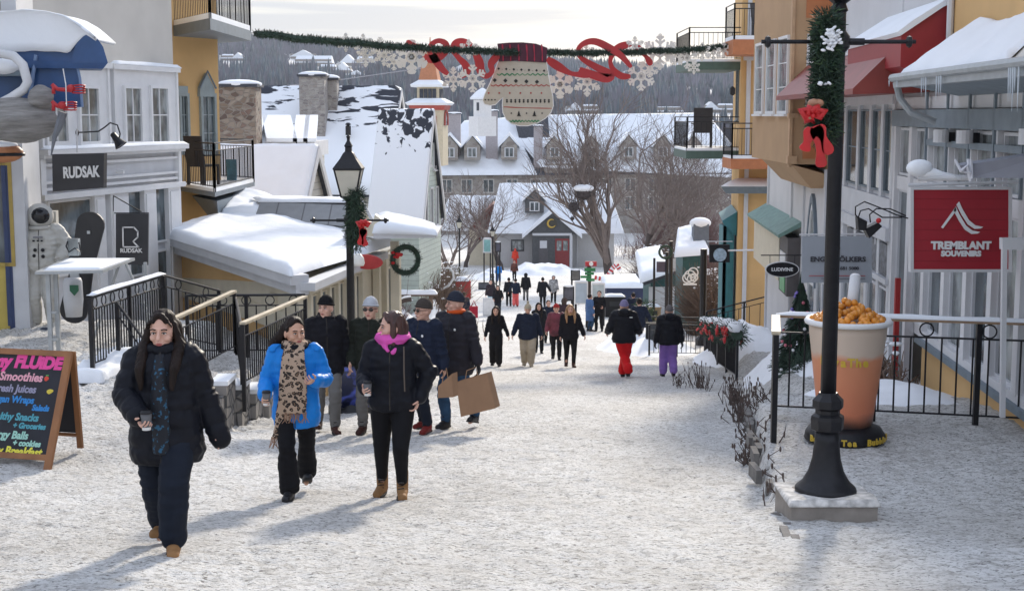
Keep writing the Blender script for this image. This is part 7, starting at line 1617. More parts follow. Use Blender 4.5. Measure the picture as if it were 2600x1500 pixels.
_, iD = person('tall man in dark jacket with orange collar and jeans carrying a paper bag', at_ground(1158, 1086), 1.86, R(-28), True, feet=((-.10, -.08, 0), (.14, .22, .05)), head=(R(-42), 0), hands=((-.24, -.16, .86), (.34, -.02, .80)), bulk=.06, hem=.70, jm=JK_CHAR, pm=JEAN, bm=BLACK, hair='none', hat='beanie', hatm=cloth('beanie_slate', (.03, .034, .05), .9), gloves=BLACK, extra=exD)
# paper bags
KR = M('kraft_paper', (.30, .175, .10), .8, .08, 6, .1, 20)
def bag(label, pts, Y, dep, kind='paper_bag'):
    t = thing(kind, label, 'paper bag', at(pts[2][0], pts[2][1], Y)); P = [at(u, v, Y) for u, v in pts]; Q = [p+Vector((.06, dep, 0)) for p in P]
    b = MB(); n = 4; b.add(P+Q, [(0, 1, 2, 3), (7, 6, 5, 4), (0, 3, 7, 4), (1, 5, 6, 2), (3, 2, 6, 7)]); b.add([p+Vector((.0, .004, 0)) for p in P]+[q-Vector((0, .004, 0)) for q in Q], [(3, 2, 1, 0), (4, 5, 6, 7)]); b.build('bag', KR, t)
    b = MB(); a_, c_ = P[0].lerp(P[1], .3), P[0].lerp(P[1], .7); b.tube([a_, a_+Vector((.02, 0, .12)), c_+Vector((-.02, 0, .12)), c_], .006, 5); b.build('handle', KR, t); return t
bag('large brown paper shopping bag swinging from the tall man in jeans', [(1158, 970), (1236, 948), (1258, 1036), (1170, 1058)], 18.0, .16)
bag('smaller brown paper bag between the man in navy and the pink hooded woman', [(1112, 980), (1148, 948), (1150, 1008), (1112, 1010)], 17.2, .12)
# --- people further down the street
def far(label, u, v, H=1.7, **k):
    loc = at_ground(u, v, 14); return person(label, loc, H, group=None, **k)
WALKF = dict(feet=((-.09, .12, .02), (.09, -.14, 0))); WALKB = dict(feet=((-.1, -.12, 0), (.1, .2, .05)))
far('woman all in black with long dark hair holding hands with the man in khaki trousers', 1259, 930, 1.65, yaw=0, hair='long', female=True, jm=JK_BLK2, pm=PT_BLK, hem=.86, bulk=.02, pants='wide', hands=((-.30, 0, .84), (.36, 0, .84)), **WALKF)
far('heavy man in navy jacket, pale pom beanie and khaki trousers beside the woman in black', 1340, 930, 1.70, yaw=0, hair='none', hat='pom', hatm=cloth('beanie_cream', (.42, .38, .30), .9), jm=JK_NAVY, pm=KHAKI, bm=KHAKI, pants='wide', hem=.78, bulk=.05, wide=1.25, belly=.05, hands=((-.40, -.02, .88), (.36, 0, .88)), head=(0, R(14)), **WALKF)
far('woman with wavy blonde hair in long black coat carrying a dark glove', 1447, 932, 1.70, yaw=R(2), hair='longfull', hairm=HAIRL, female=True, jm=JK_BLK2, pm=PT_BLK, bm=BT_BR, hem=.78, bulk=.05, hands=((-.26, -.05, .86), (.40, 0, .82)), pants='slim', bootsh=.25, wide=1.1, hood='fur', hoodm=HAIRL, **WALKF)
far('woman in black hooded coat just behind the man in khaki trousers', 1368, 897, 1.66, yaw=0, hair='long', female=True, jm=JK_BLACK, pm=PT_BLK, hem=.7, bulk=.045, hood='up', **WALKF)
far('person in red and navy jacket beside the blonde woman', 1412, 913, 1.68, yaw=0, hair='none', jm=M('red_navy', (.12, .02, .035), .7, .85, 3.5), pm=PT_BLK, hem=.76, bulk=.045, hands=((-.30, -.1, .9), (.22, -.15, 1.0)), hat='beanie', hatm=cloth('hat_red', (.35, .03, .03), .8), **WALKF)
far('person in furry dark hood and plum coat seen from behind the blonde woman', 1432, 868, 1.68, yaw=R(170), hair='none', jm=cloth('coat_plum', (.05, .03, .04), .8), pm=PT_BLK, hem=.7, bulk=.05, hood='up', hoodm=cloth('fur_brown', (.07, .05, .045), .95), **WALKB)
far('person in dark coat between the hooded woman and the plum coat', 1392, 872, 1.62, yaw=R(5), hair='short', jm=JK_NAVY, pm=PT_BLK, bulk=.035, **WALKF)
RP = far('man in red snow pants and black jacket with lilac beanie, walking away', 1583, 958, 1.78, yaw=R(176), hair='none', hat='beanie', hatm=cloth('beanie_lilac', (.22, .20, .34), .9), jm=JK_BLACK, pm=RSNOW, pants='snow', hem=.80, bulk=.075, wide=1.12, hood='back', hands=((-.34, -.16, .98), (.36, -.14, .98)), feet=((.02, -.14, 0), (-.10, .18, .04)), extra=lambda t, s, k: (lambda b: b.build('logo', LET, k['jacket']))((lambda b: (b.ell((-.15*s, .17*s, 1.36*s), (.04, .012, .014), 8), b)[1])(MB())))
b = MB()
far('man in navy jacket partly hidden by the man in red snow pants', 1622, 888, 1.76, yaw=R(185), hair='short', jm=JK_NAVY, pm=PT_GREY, hem=.78, bulk=.05, hands=((-.42, .0, .86), (.30, 0, .84)), **WALKB)
far('person in purple snow pants, black jacket and grey beanie, walking away', 1697, 956, 1.66, yaw=R(182), hair='none', hat='beanie', hatm=cloth('beanie_grey', (.14, .13, .13), .9), jm=JK_BLACK, pm=PURP, pants='snow', hem=.80, bulk=.07, wide=1.12, hood='back', gloves=BLACK, hands=((-.32, 0, .82), (.32, 0, .82)), feet=((-.10, .14, .03), (.11, -.12, 0)))
far('person in long blue coat standing by the information panels', 1497, 841, 1.66, yaw=R(120), hair='short', jm=BLUEC, pm=JEAN, hem=.55, skirt=.5, bulk=.04, feet=((-.1, 0, 0), (.1, .02, 0)))
far('man in black jacket with patterned shirt facing the person in the blue coat', 1521, 842, 1.80, yaw=R(-15), hair='short', jm=JK_BLK2, pm=PT_BLK, hem=.78, bulk=.04, feet=((-.12, 0, 0), (.12, .02, 0)), hands=((-.2, -.22, 1.05), (.2, -.2, 1.05)))
far('person in navy jacket by the wooden box, only head and shoulders clear', 1607, 842, 1.72, yaw=R(185), hair='short', jm=JK_NAVY, pm=JEAN, bulk=.045, **WALKB)
far('person in dark coat carrying a red bag, walking away at left', 1178, 838, 1.72, yaw=R(165), hair='short', jm=JK_NAVY, pm=PT_BLK, hem=.6, skirt=.55, bulk=.05, **WALKB)
far('man in dark jacket and light blue trousers by the low slate sign', 1246, 788, 1.70, yaw=R(10), hair='short', jm=cloth('jk_plumgrey', (.03, .022, .03), .8), pm=LIGHTB, **WALKF)
far('woman in black jacket walking toward the viewer by the white A frame', 1264, 808, 1.68, yaw=0, hair='long', jm=JK_BLK2, pm=PT_NAVY, female=True, hands=((-.22, -.1, 1.0), (.25, -.18, 1.05)), **WALKF)
far('person in black trousers walking beside the coral pants', 1292, 778, 1.70, yaw=R(180), hair='short', jm=JK_BLACK, pm=PT_BLK, hands=((-.4, 0, .9), (.28, 0, .85)), **WALKB)
far('person in bright coral snow pants and navy jacket, walking away', 1309, 779, 1.66, yaw=R(180), hair='short', jm=JK_NAVY, pm=CORAL, pants='snow', hands=((-.28, 0, .85), (.4, 0, .9)), **WALKB)
far('person in long black hooded coat and grey trousers, walking away alone', 1335, 764, 1.72, yaw=R(178), hair='none', hood='up', jm=JK_BLK2, pm=PT_GREY, hem=.72, bulk=.045, **WALKB)
far('man in black coat swinging his arm, left of the black and white coat', 1378, 780, 1.74, yaw=R(178), hair='short', jm=JK_BLACK, pm=PT_BLK, hem=.62, bulk=.05, hands=((-.44, 0, .92), (.3, 0, .85)), **WALKB)
far('person in black and white patterned coat carrying a helmet', 1405, 770, 1.68, yaw=R(4), hair='none', hood='up', jm=M('bw_coat', (.25, .25, .25), .7, .95, 5), pm=PT_BLK, hem=.66, bulk=.055, **WALKF)
far('child in bright blue snowsuit by the distant lamp post', 1266, 717, 1.45, yaw=R(175), hair='short', jm=JK_BLUE, pm=cloth('pants_blue', (.03, .08, .22), .7), pants='snow', **WALKB)
far('person in dark jacket with orange scarf next to the blue child', 1306, 714, 1.62, yaw=R(0), hair='short', jm=M('jk_orange_black', (.10, .03, .02), .8, .9, 4), pm=PT_BLK, **WALKF)
far('person in glowing orange red jacket farther up behind the orange scarf', 1308, 680, 1.74, yaw=R(175), hair='none', hat='beanie', hatm=cloth('hat_orange', (.8, .06, .03), .7), jm=cloth('jk_orange', (.85, .07, .035), .7), pm=cloth('pt_orange', (.7, .05, .03), .7), hood='back', **WALKB)
far('dark dressed visitor by the red gabled cottage, left of two', 1198, 660, 1.75, yaw=0, hair='short', jm=cloth('jk_wine', (.06, .03, .035), .8), pm=BT_BR, **WALKF)
far('dark dressed visitor by the red gabled cottage, right of two', 1212, 662, 1.75, yaw=R(180), hair='short', jm=cloth('jk_brown', (.07, .05, .045), .8), pm=PT_BLK, **WALKB)
# ================================================================== ASTRONAUT, BOARDS, STREET CLUTTER, GARLAND
SUIT = M('suit_white', (.50, .49, .45), .6, .06, 5, .2, 20)
def exAst(t, s, k):
    b = MB(); b.ell((0, -.01, 1.60), (.19, .19, .185), 24); o = b.build('helmet', SUIT, t, True); o.data.transform(Matrix.Scale(s, 4))
    b = MB(); b.ell((.02, -.115, 1.61), (.135, .10, .125), 24); o = b.build('visor', M('visor_black', (.01, .01, .012), .12), t, True); o.data.transform(Matrix.Scale(s, 4))
    b = MB(); b.torus((0, -.02, 1.445), .14, .03, 'Z', 24, 8); o = b.build('neck_ring', SUIT, t, True); o.data.transform(Matrix.Scale(s, 4))
    b = MB(); b.cbox((-.02, .20, 1.45), .44, .2, .42); o = b.build('backpack', SUIT, t); o.data.transform(Matrix.Scale(s, 4))
    for x, z in ((-.045, 1.14), (.06, 1.14), (-.06, 1.06), (.06, 1.05)):
        b = MB(); b.ell((x, -.225, z), (.026, .03, .026), 10); o = b.build('connector', BLACK, t, True); o.data.transform(Matrix.Scale(s, 4))
    b = MB(); b.cbox((.0, -.222, 1.32), .13, .02, .02); o = b.build('name_tape', M('tape_grey', (.2, .2, .22), .6), t); o.data.transform(Matrix.Scale(s, 4))
    b = MB()
    for x in (-.06, .0, .05): b.cbox((x, -.222, 1.27), .03, .02, .022)
    o = b.build('chest_valves', BLACK, t); o.data.transform(Matrix.Scale(s, 4))
    b = MB(); b.lathe((0, 0, -.02), [(.30, 0), (.30, .05), (.0, .06)], 24); o = b.build('plinth', M('plinth_blue', (.03, .04, .07), .5), t, True); o.data.transform(Matrix.Scale(s, 4))
    b = MB(); b.torus((0, 0, .91), .19, .018, 'Z', 24, 6); b.v = [(p[0], p[1]*.8, p[2]) for p in b.v]; o = b.build('waist_seam', SUIT, t, True); o.data.transform(Matrix.Scale(s, 4))
ta, _ = person('white astronaut statue with black visor standing by the yellow shop', (at(108, 700, 23.6).x, 23.6, -3.60), 2.02, R(8), True, feet=((-.13, 0, 0), (.13, 0, 0)), hands=((-.36, -.02, .86), (.30, -.24, 1.02)), bulk=.09, hem=.86, jm=SUIT, pm=SUIT, bm=SUIT, pants='snow', hair='none', wide=1.18, belly=.02, gloves=SUIT, skin=SUIT, extra=exAst, bent=(None, Vector((1, .3, -.6))))
ta.name = 'astronaut_statue'; ta['category'] = 'statue'
# standing table with perforated galvanised top
GALV = M('galvanised_metal', (.40, .42, .43), .45, .1, 6, .1, 30, metal=.3)
tb = thing('standing_table', 'galvanised high table with long tapered top in front of the astronaut', 'table', (-7.0, 20.8, -3.5))
zt2 = -2.31
P4 = [at(88, 676, 20.3), at(300, 648, 20.3), at(335, 645, 21.8), at(140, 655, 22.2)]; P4 = [Vector((p.x, p.y, zt2)) for p in P4]
P4 = [Vector((at(88, 680, 20.3).x, 20.3, zt2)), Vector((at(250, 670, 20.3).x, 20.5, zt2)), Vector((at(338, 650, 22.2).x, 22.3, zt2)), Vector((at(170, 650, 22.3).x, 22.3, zt2))]
b = MB(); b.prism(P4, (0, 0, .04)); b.build('table_top', GALV, tb)
snow_patch('table_snow', *[p+Vector((0, 0, .041)) for p in (P4[0].lerp(P4[2], .08), P4[1].lerp(P4[3], .08), P4[2].lerp(P4[0], .05), P4[3].lerp(P4[1], .08))], .03, tb, 24, 12, .02, edge=.4)
for (u, Y_) in ((113, 20.4), (133, 20.5)):
    x = at(u, 700, Y_).x; b = MB(); b.cbox((x, Y_+.15, (zt2-3.56)/2), .06, .05, zt2+3.56); b.build('leg', GALV, tb)
b = MB(); x = at(123, 700, 20.4).x
b.cbox((x, 20.55, -2.9), .10, .03, .04); b.cbox((x, 20.55, -3.3), .10, .03, .04); b.build('leg_brace', GALV, tb)
b = MB(); b.tube([(x+.7, 21.6, zt2), (x+.25, 21.6, -3.5)], .022, 6); b.build('leg', GALV, tb); b = MB(); b.tube([(x+.75, 21.8, zt2), (x+1.2, 21.9, -3.5)], .022, 6); b.build('leg', GALV, tb); b = MB(); b.tube([(x+1.0, 22.0, zt2), (x+1.0, 22.0, -3.5)], .03, 6); b.build('leg', GALV, tb)
sb = MB(); 
def board_outline(c, L_, W, tilt, n=10):
    pts = []
    for i in range(n+1): a = PI*i/n; pts.append(Vector((W/2*math.cos(a)*(1.0), 0, L_/2-W*.45+W*.45*math.sin(a))))
    pts += [Vector((-W*.40, 0, 0))]
    for i in range(n+1): a = PI+PI*i/n; pts.append(Vector((W/2*math.cos(a), 0, -L_/2+W*.45+W*.45*math.sin(a))))
    pts += [Vector((W*.40, 0, 0))]
    return [c+Matrix.Rotation(tilt, 3, 'Y') @ p for p in pts]
sw_ = thing('snowboard_display', 'giant black snowboard display standing behind the metal table', 'snowboard', at(190, 820, 23.2))
b = MB(); b.prism(board_outline(at(208, 680, 23.0), 1.88, .46, R(13)), (0, .05, 0)); b.build('board', M('board_black', (.012, .012, .015), .3, .3, 4), sw_)
b = MB(); b.cbox(at(225, 590, 22.97), .05, .02, .05); b.cbox(at(190, 700, 22.97), .14, .05, .2, rot=Matrix.Rotation(R(-13), 3, 'Y')); b.build('binding', GALV, sw_)
b = MB(); b.cbox(at(188, 627, 21.5), .16, .12, .26); o = b.build('glass_jug', GLASSP, None); b = MB()
tag(o, 'small glass jug standing on the metal table', 'jug')
b = MB(); b.tube([at(172, 612, 21.4), at(168, 625, 21.4), at(175, 640, 21.4), at(190, 630, 21.4), at(205, 640, 21.4), at(200, 615, 21.4)], .012, 6); o = b.build('coiled_strap', BLACK, None); tag(o, 'black coiled strap lying round the jug on the table', 'strap')
bn = thing('barrel_planter', 'small pale planter with a green crest sign below the table', 'planter', at(190, 790, 22.4))
b = MB(); b.lathe(at(188, 800, 22.4), [(.13, -.02), (.16, .25), (.15, .55), (.13, .6)], 12); b.build('tub', WHITE2, bn, True); b = MB(); q = at(188, 735, 22.2); b.prism([q+Vector((-.07, 0, .07)), q+Vector((.07, 0, .07)), q+Vector((.07, 0, -.02)), q+Vector((0, 0, -.1)), q+Vector((-.07, 0, -.02))], (0, .02, 0)); b.build('crest', M('crest_green', (.02, .12, .06), .5), bn)

# ---- chalkboard A frame
cbt = thing('chalkboard', 'wooden A frame chalkboard with colourful juice bar menu lettering at the left', 'chalkboard', at(60, 1180, 14.2))
E = Vector((math.cos(R(14)), -math.sin(R(14)), 0)); Fd = Vector((-math.sin(R(22)), -math.cos(R(22)), 0)); C_ = at(188, 893, 14.35); WdF = M('board_wood', (.26, .11, .04), .55, .25, 5, .2, 30, stretch=(1, 1, .2)); CHK = M('chalk_black', (.012, .013, .02), .7, .4, 3)
Wb = 1.06; Hb = 1.20; foot = C_+Vector((-.16, -.40, -Hb)); dn_ = (foot-C_).normalized(); Lb = (foot-C_).length; Nf = E.cross(dn_).normalized(); Nf = Nf if Nf.y < 0 else -Nf
def slab(mb, a0, a1, b0, b1, d0, d1):  # a along -E from right edge, b down
    q = lambda a, b_, d: C_-E*a+dn_*b_+Nf*d; mb.hexa([q(a0, b1, d0), q(a1, b1, d0), q(a1, b1, d1), q(a0, b1, d1), q(a0, b0, d0), q(a1, b0, d0), q(a1, b0, d1), q(a0, b0, d1)])
b = MB(); slab(b, 0, .075, 0, Lb, 0, .04); slab(b, .076, Wb, 0, .06, 0, .038); slab(b, .076, Wb, Lb-.20, Lb-.14, 0, .038); slab(b, Wb, Wb+.07, 0, Lb, 0, .04); b.build('frame', WdF, cbt)
b = MB(); slab(b, .07, Wb+.005, .055, Lb-.15, .005, .02); b.build('board', CHK, cbt)
b = MB(); bf = C_+Vector((-.06, .33, -Hb+.1)); n_ = Vector((0, 0, 0))
for off_ in (0, Wb): 
    p0 = C_-E*off_; p1 = bf-E*off_; b.hexa([p1-E*.06, p1, p1-Fd*.03, p1-E*.06-Fd*.03, p0-E*.06, p0, p0-Fd*.03, p0-E*.06-Fd*.03])
p0 = C_.lerp(bf, .86); b.tube([p0-E*.05, p0-E*Wb], .02, 4); b.build('back_frame', WdF, cbt)
b = MB(); q0 = C_.lerp(bf, .08); q1 = C_.lerp(bf, .84); b.prism([q0-E*.06-Fd*.01, q0-E*Wb-Fd*.01, q1-E*Wb-Fd*.01, q1-E*.06-Fd*.01], Fd*-.01); b.build('back_board', CHK, cbt)
def chalk(s_, size, a, bdn, colr, bold=.004, sx=.95):
    text('chalk_lettering', s_, size, C_-E*a+dn_*bdn+Nf*.021, E, -dn_, M('chalk_'+colr[0], colr[1], .8, .1, 40), cbt, .001, bold, 'RIGHT', sx, .12)
PK = ('pink', (.75, .07, .30)); LP = ('pale_pink', (.72, .35, .42)); GR = ('grey_violet', (.28, .27, .38)); BL = ('blue', (.03, .22, .55)); TL = ('teal', (.08, .33, .40)); MG = ('mint', (.35, .62, .52)); YE = ('yellow', (.78, .72, .08))
chalk('my FLUiDE', .175, .10, .19, PK, .011, 1.0); chalk('Smoothies', .125, .29, .33, LP); chalk('Fresh Juices', .11, .34, .45, GR); chalk('Vegan Wraps', .10, .34, .56, BL); chalk('Salads', .085, .15, .63, BL); chalk('Healthy Snacks', .105, .25, .74, TL); chalk('+ Groceries', .08, .15, .82, TL); chalk('Energy Balls', .11, .33, .93, MG); chalk('+ cookies', .085, .17, 1.0, MG); chalk('Healthy Breakfast', .125, .14, 1.10, YE, .005, .9)
b = MB(); b.ell(C_-E*.24+dn_*.30+Nf*.022, (.026, .006, .03), 8); b.k = 1; b.ell(C_-E*.17+dn_*.43+Nf*.022, (.04, .006, .028), 8); b.k = 2; b.cbox(C_-E*.24+dn_*.262+Nf*.022, .03, .006, .012); b.build('fruit_drawings', [M('chalk_red', (.7, .08, .05), .8), M('chalk_yel', (.75, .6, .08), .8), M('chalk_green', (.1, .4, .1), .8)], cbt)

# ---- blue street bin by the lamp
bx, by = at_ground(893, 1046); bz = gz(bx, by)
bt = thing('street_bin', 'rounded dark blue street bin with starry print beside the lamp post', 'bin', (bx, by, bz))
def starry():
    m, t, b = _m('starry_blue'); N = t.nodes.new; K = t.links.new; b.inputs['Roughness'].default_value = .35
    tc = N('ShaderNodeTexCoord'); nz = N('ShaderNodeTexNoise'); nz.inputs['Scale'].default_value = 5; nz.inputs['Detail'].default_value = 8; nz.inputs['Distortion'].default_value = 1.5; K(tc.outputs['Object'], nz.inputs[0])
    r = N('ShaderNodeValToRGB'); r.color_ramp.elements[0].position = .45; r.color_ramp.elements[0].color = (.008, .012, .045, 1); r.color_ramp.elements[1].position = .72; r.color_ramp.elements[1].color = (.10, .14, .60, 1); K(nz.outputs[0], r.inputs[0]); K(r.outputs[0], b.inputs['Base Color']); return m
b = MB(); loft(b, [(bx, by, bz+.12, .33, .3), (bx, by, bz+.5, .345, .31), (bx, by, bz+.86, .33, .30)], 28, 4); b.build('body', starry(), bt, True)
b = MB(); loft(b, [(bx, by, bz, .35, .32), (bx, by, bz+.13, .35, .32)], 28, 4); loft(b, [(bx, by, bz+.86, .33, .3), (bx, by, bz+.95, .27, .24), (bx, by, bz+1.0, .16, .14), (bx, by, bz+1.06, .14, .12)], 28, 4); b.build('base_and_lid', BLACK, bt)

# ---- overhead garland with snowflakes, ribbons and mitten
G0, G1 = at(648, 86, 33), at(1856, 118, 45.5)
def gpos(f): p = G0.lerp(G1, f); return p+Vector((0, 0, -2.05*f*(1-f)*.62))
og = thing('overhead_garland', 'pine garland strung across the street between the two balconies', 'garland', gpos(.5)); GPt = [gpos(i/30)+Vector((0, 0, .05*mn.noise(Vector((i*.7, 0, 0))))) for i in range(31)]
b = MB(); [needles(b, None, GPt[i:i+2], .06+(.12 if i < 8 else .03)*abs(mn.noise(Vector((i*1.7, 5, 0)))), 420, .09, 12+i, .014) for i in range(30)]; b.tube(GPt, [(.07 if i < 8 else .035)+.05*abs(mn.noise(Vector((i*1.3, 2, 0)))) for i in range(31)], 6); b.build('greenery', PINE, og)
def gY(u): f = (u-648)/(1856-648); return G0.y+(G1.y-G0.y)*max(0, min(1, f))
SFM = M('snowflake_white', (.72, .70, .66), .5, .04, 3)
SFL = ['leftmost', 'second from left']
flakes = [(878, 108, 22, 5), (922, 112, 24, 5), (965, 120, 26, 4), (928, 145, 24, 5), (975, 140, 26, 5), (1000, 158, 22, 4), (1045, 145, 46, 3), (1190, 126, 24, 5), (1151, 202, 30, 5), (1200, 200, 36, 4), (1422, 215, 38, 3), (1491, 208, 36, 5), (1488, 134, 22, 5), (1612, 118, 24, 5), (1628, 194, 38, 4), (1676, 132, 44, 5), (1711, 140, 26, 4), (1745, 148, 28, 4), (1783, 132, 22, 5), (1812, 134, 20, 5), (1838, 128, 20, 4), (1762, 172, 16, 5), (1650, 174, 24, 4)]
flab = ['small snowflake at the left end of the cluster on the garland', 'snowflake just right of the leftmost one, above the garland', 'snowflake on the garland over the far chalets, upper left group', 'snowflake hanging lower in the left group', 'snowflake in the middle of the left group', 'small snowflake left below the biggest left snowflake', 'largest solid snowflake of the left group, beside the first ribbon loop', 'small snowflake between the S ribbon and the U ribbon', 'snowflake hanging right of the orange spire', 'snowflake touching the left edge of the mitten', 'solid snowflake touching the right edge of the mitten', 'open snowflake hanging second right of the mitten', 'small snowflake on the upper right ribbon curve', 'small snowflake at the top where the last ribbon curls', 'open snowflake hanging below the crossing ribbons at right', 'tallest snowflake of the right group above the garland', 'snowflake right next to the tallest one', 'snowflake midway between tallest one and balcony', 'small snowflake before the green balcony rail', 'small snowflake over the green balcony deck', 'rightmost snowflake against the orange balcony', 'tiny low snowflake under the green balcony edge', 'snowflake tucked below the tallest one']
def snowflake(c, Rr, kind, label):
    b = MB(); th = .02; dy = Vector((0, th, 0)); c = Vector(c); w_ = Rr*(.2 if kind == 3 else .15); rot0 = (kind*.37)
    def bar(p, q, wd):
        d = (q-p).normalized(); n = Vector((-d.z, 0, d.x))*wd/2; b.prism([p-n, q-n, q+n, p+n], dy)
    for k in range(6):
        a = PI/2+k*PI/3; d = Vector((math.cos(a), 0, math.sin(a))); bar(c+d*Rr*.05, c+d*Rr*.93, w_)
        for f, l in ((.45, .34), (.70, .26)) if kind != 4 else ((.55, .36), (.8, .2)):
            for s_ in (-1, 1): e = Vector((math.cos(a+s_*R(52)), 0, math.sin(a+s_*R(52)))); bar(c+d*Rr*f+Vector((0, .001*s_, 0)), c+d*Rr*f+e*Rr*l+Vector((0, .001*s_, 0)), w_*.9)
        if kind == 5: b.torus(c+d*Rr*.92+Vector((0, th/2, 0)), Rr*.08, th*.9, 'Y', 10, 4)
    b.torus(c+Vector((0, th/2, 0)), Rr*.26, w_*.45, 'Y', 12, 4)
    o = b.build('snowflake', SFM, None); tag(o, label, 'snowflake', 'white snowflakes hung from the overhead garland'); return o
for (u, v, r, k), lb in zip(flakes, flab): Yf = gY(u)-.15-(k-3)*.03; snowflake(at(u, v, Yf), r*Yf/3570, k, lb)
RB = M('ribbon_red', (.42, .025, .03), .45, .06)
rc_ = lambda L_: [(640+x/4.071, 60+y/4.071) for x, y in L_]; rd_ = lambda L_: [(1100+x/2.9125, 60+y/2.9125) for x, y in L_]
for lb, pts, wd in (('red ribbon scrap at the far left, between snowflakes', rc_([(1590, 195), (1640, 215), (1740, 240), (1765, 275)]), .17), ('red looped ribbon above the orange spire', rc_([(1770, 340), (1850, 370), (1930, 340), (2000, 270), (1995, 205), (1925, 180), (1860, 215), (1845, 280), (1890, 370), (1955, 460), (2025, 525)]), .24), ('red S shaped ribbon left of the mitten', rc_([(2270, 240), (2190, 205), (2110, 215), (2080, 275), (2130, 350), (2205, 430), (2215, 500), (2140, 555)]), .26), ('red U shaped ribbon touching the mitten', rc_([(2300, 290), (2345, 390), (2365, 490), (2420, 545), (2480, 500), (2470, 420), (2524, 350), (2560, 345)]), .24),
    ('red ribbon sweeping down from the right of the mitten', rd_([(840, 262), (930, 322), (1020, 370), (1110, 378), (1190, 372)]), .24), ('red ribbon loop folding back over itself right of the mitten', rd_([(1080, 340), (1150, 370), (1270, 405), (1310, 380), (1200, 320), (1095, 255), (1072, 195), (1120, 145), (1200, 135), (1300, 180), (1390, 240), (1465, 325)]), .25), ('red curling ribbon crossing the loop at right', rd_([(1465, 150), (1390, 172), (1335, 215), (1310, 275), (1330, 340), (1390, 388), (1460, 392)]), .24), ('red ribbon end at the far right of the swirl', rd_([(1490, 165), (1540, 210), (1585, 260), (1612, 310)]), .22)):
    b = MB(); Yf = gY(pts[0][0])-.1; ribbon(b, pts, Yf, wd*.82, .02); o = b.build('ribbon', RB, None); tag(o, lb, 'ribbon', 'red ribbons hung from the overhead garland')
MY = 38.9
mt = thing('mitten_decoration', 'giant knitted mitten decoration with burgundy cuff hanging over the street', 'mitten', at(1320, 318, MY))
out_ = [(482, 278), (455, 350), (425, 430), (400, 480), (378, 530), (366, 570), (380, 597), (420, 607), (460, 600), (490, 570), (515, 548), (510, 600), (515, 660), (540, 710), (580, 742), (640, 757), (700, 757), (770, 737), (830, 702), (870, 660), (888, 610), (885, 540), (870, 480), (855, 400), (838, 285)]
mo = rd_(out_); 
def ngon_prism(mb, pts2, Y, dep):
    import mathutils.geometry as mg
    P_ = [at(u, v, Y) for u, v in pts2]; tri = mg.tessellate_polygon([P_]); Q = [p+Vector((0, dep, 0)) for p in P_]; n = len(P_)
    mb.add(P_+Q, [tuple(t_) for t_ in tri]+[tuple(n+i for i in reversed(t_)) for t_ in tri]+[(i, (i+1) % n, n+(i+1) % n, n+i) for i in range(n)])
b = MB(); ngon_prism(b, mo, MY, .05); b.build('mitten_body', M('mitten_cream', (.50, .46, .38), .7, .05), mt)
b = MB(); b.tube([at(u, v, MY) for u, v in mo], .012, 5); b.build('piping', LET, mt)
cf = rd_([(487, 283), (474, 150), (560, 142), (660, 140), (760, 150), (843, 180), (836, 290), (740, 285), (610, 277)])
b = MB(); ngon_prism(b, cf, MY-.03, .1); b.build('cuff', M('cuff_burgundy', (.07, .012, .03), .7, .2), mt)
b = MB()
for x in (516, 572, 634, 694, 748, 806): ribbon(b, rd_([(x-5, 155), (x, 220), (x+1, 280)]), MY-.045, .035, .01)
b.build('cuff_stripes', M('cuff_red', (.36, .02, .05), .7), mt)
KB = M('knit_black', (.03, .03, .03), .8); KG = M('knit_green', (.05, .22, .10), .8); KR_ = M('knit_red', (.40, .06, .05), .8)
def dia(mb, x, y, r, Y=MY-.004, hollow=False):
    p = rd_([(x-r, y), (x, y-r), (x+r, y), (x, y+r)]); mb.prism([at(u, v, Y) for u, v in p], (0, -.008, 0))
b = MB()
for i in range(7): dia(b, 484+i*56, 335+i*2.5, 10); 
for i in range(13): dia(b, 510+i*28, 340+i*1.2, 3)
for i in range(5): dia(b, 455+i*78, 420+i*3, 16)
for i in range(11):
    for yy in (567, 580): dia(b, 545+i*31, yy, 9)
for i in range(4): dia(b, 385+i*24, 565, 7)
for x in (633, 748):
    for yy, w_ in ((655, 7), (666, 12), (678, 17)): b.prism([at(u, v, MY-.004) for u, v in rd_([(x-w_, yy+8), (x+w_, yy+8), (x, yy-10)])], (0, -.008, 0))
for x in (577, 690, 805): dia(b, x, 664, 7)
b.build('black_pattern', KB, mt)
b = MB()
for y0, x0, x1 in ((378, 470, 850), (722, 565, 800)): ribbon(b, rd_([(x0+(x1-x0)*i/20, y0+(6 if i % 2 else -6)) for i in range(21)]), MY-.006, .03, .006)
b.build('green_pattern', KG, mt)
b = MB(); ribbon(b, rd_([(425+450*i/24, 458+(6 if i % 2 else -4)) for i in range(25)]), MY-.006, .025, .006); ribbon(b, rd_([(520, 617), (620, 622), (750, 626), (882, 628)]), MY-.006, .022, .006)
for i in range(6): dia(b, 410+i*78, 515, 8)
b.build('red_pattern', KR_, mt)

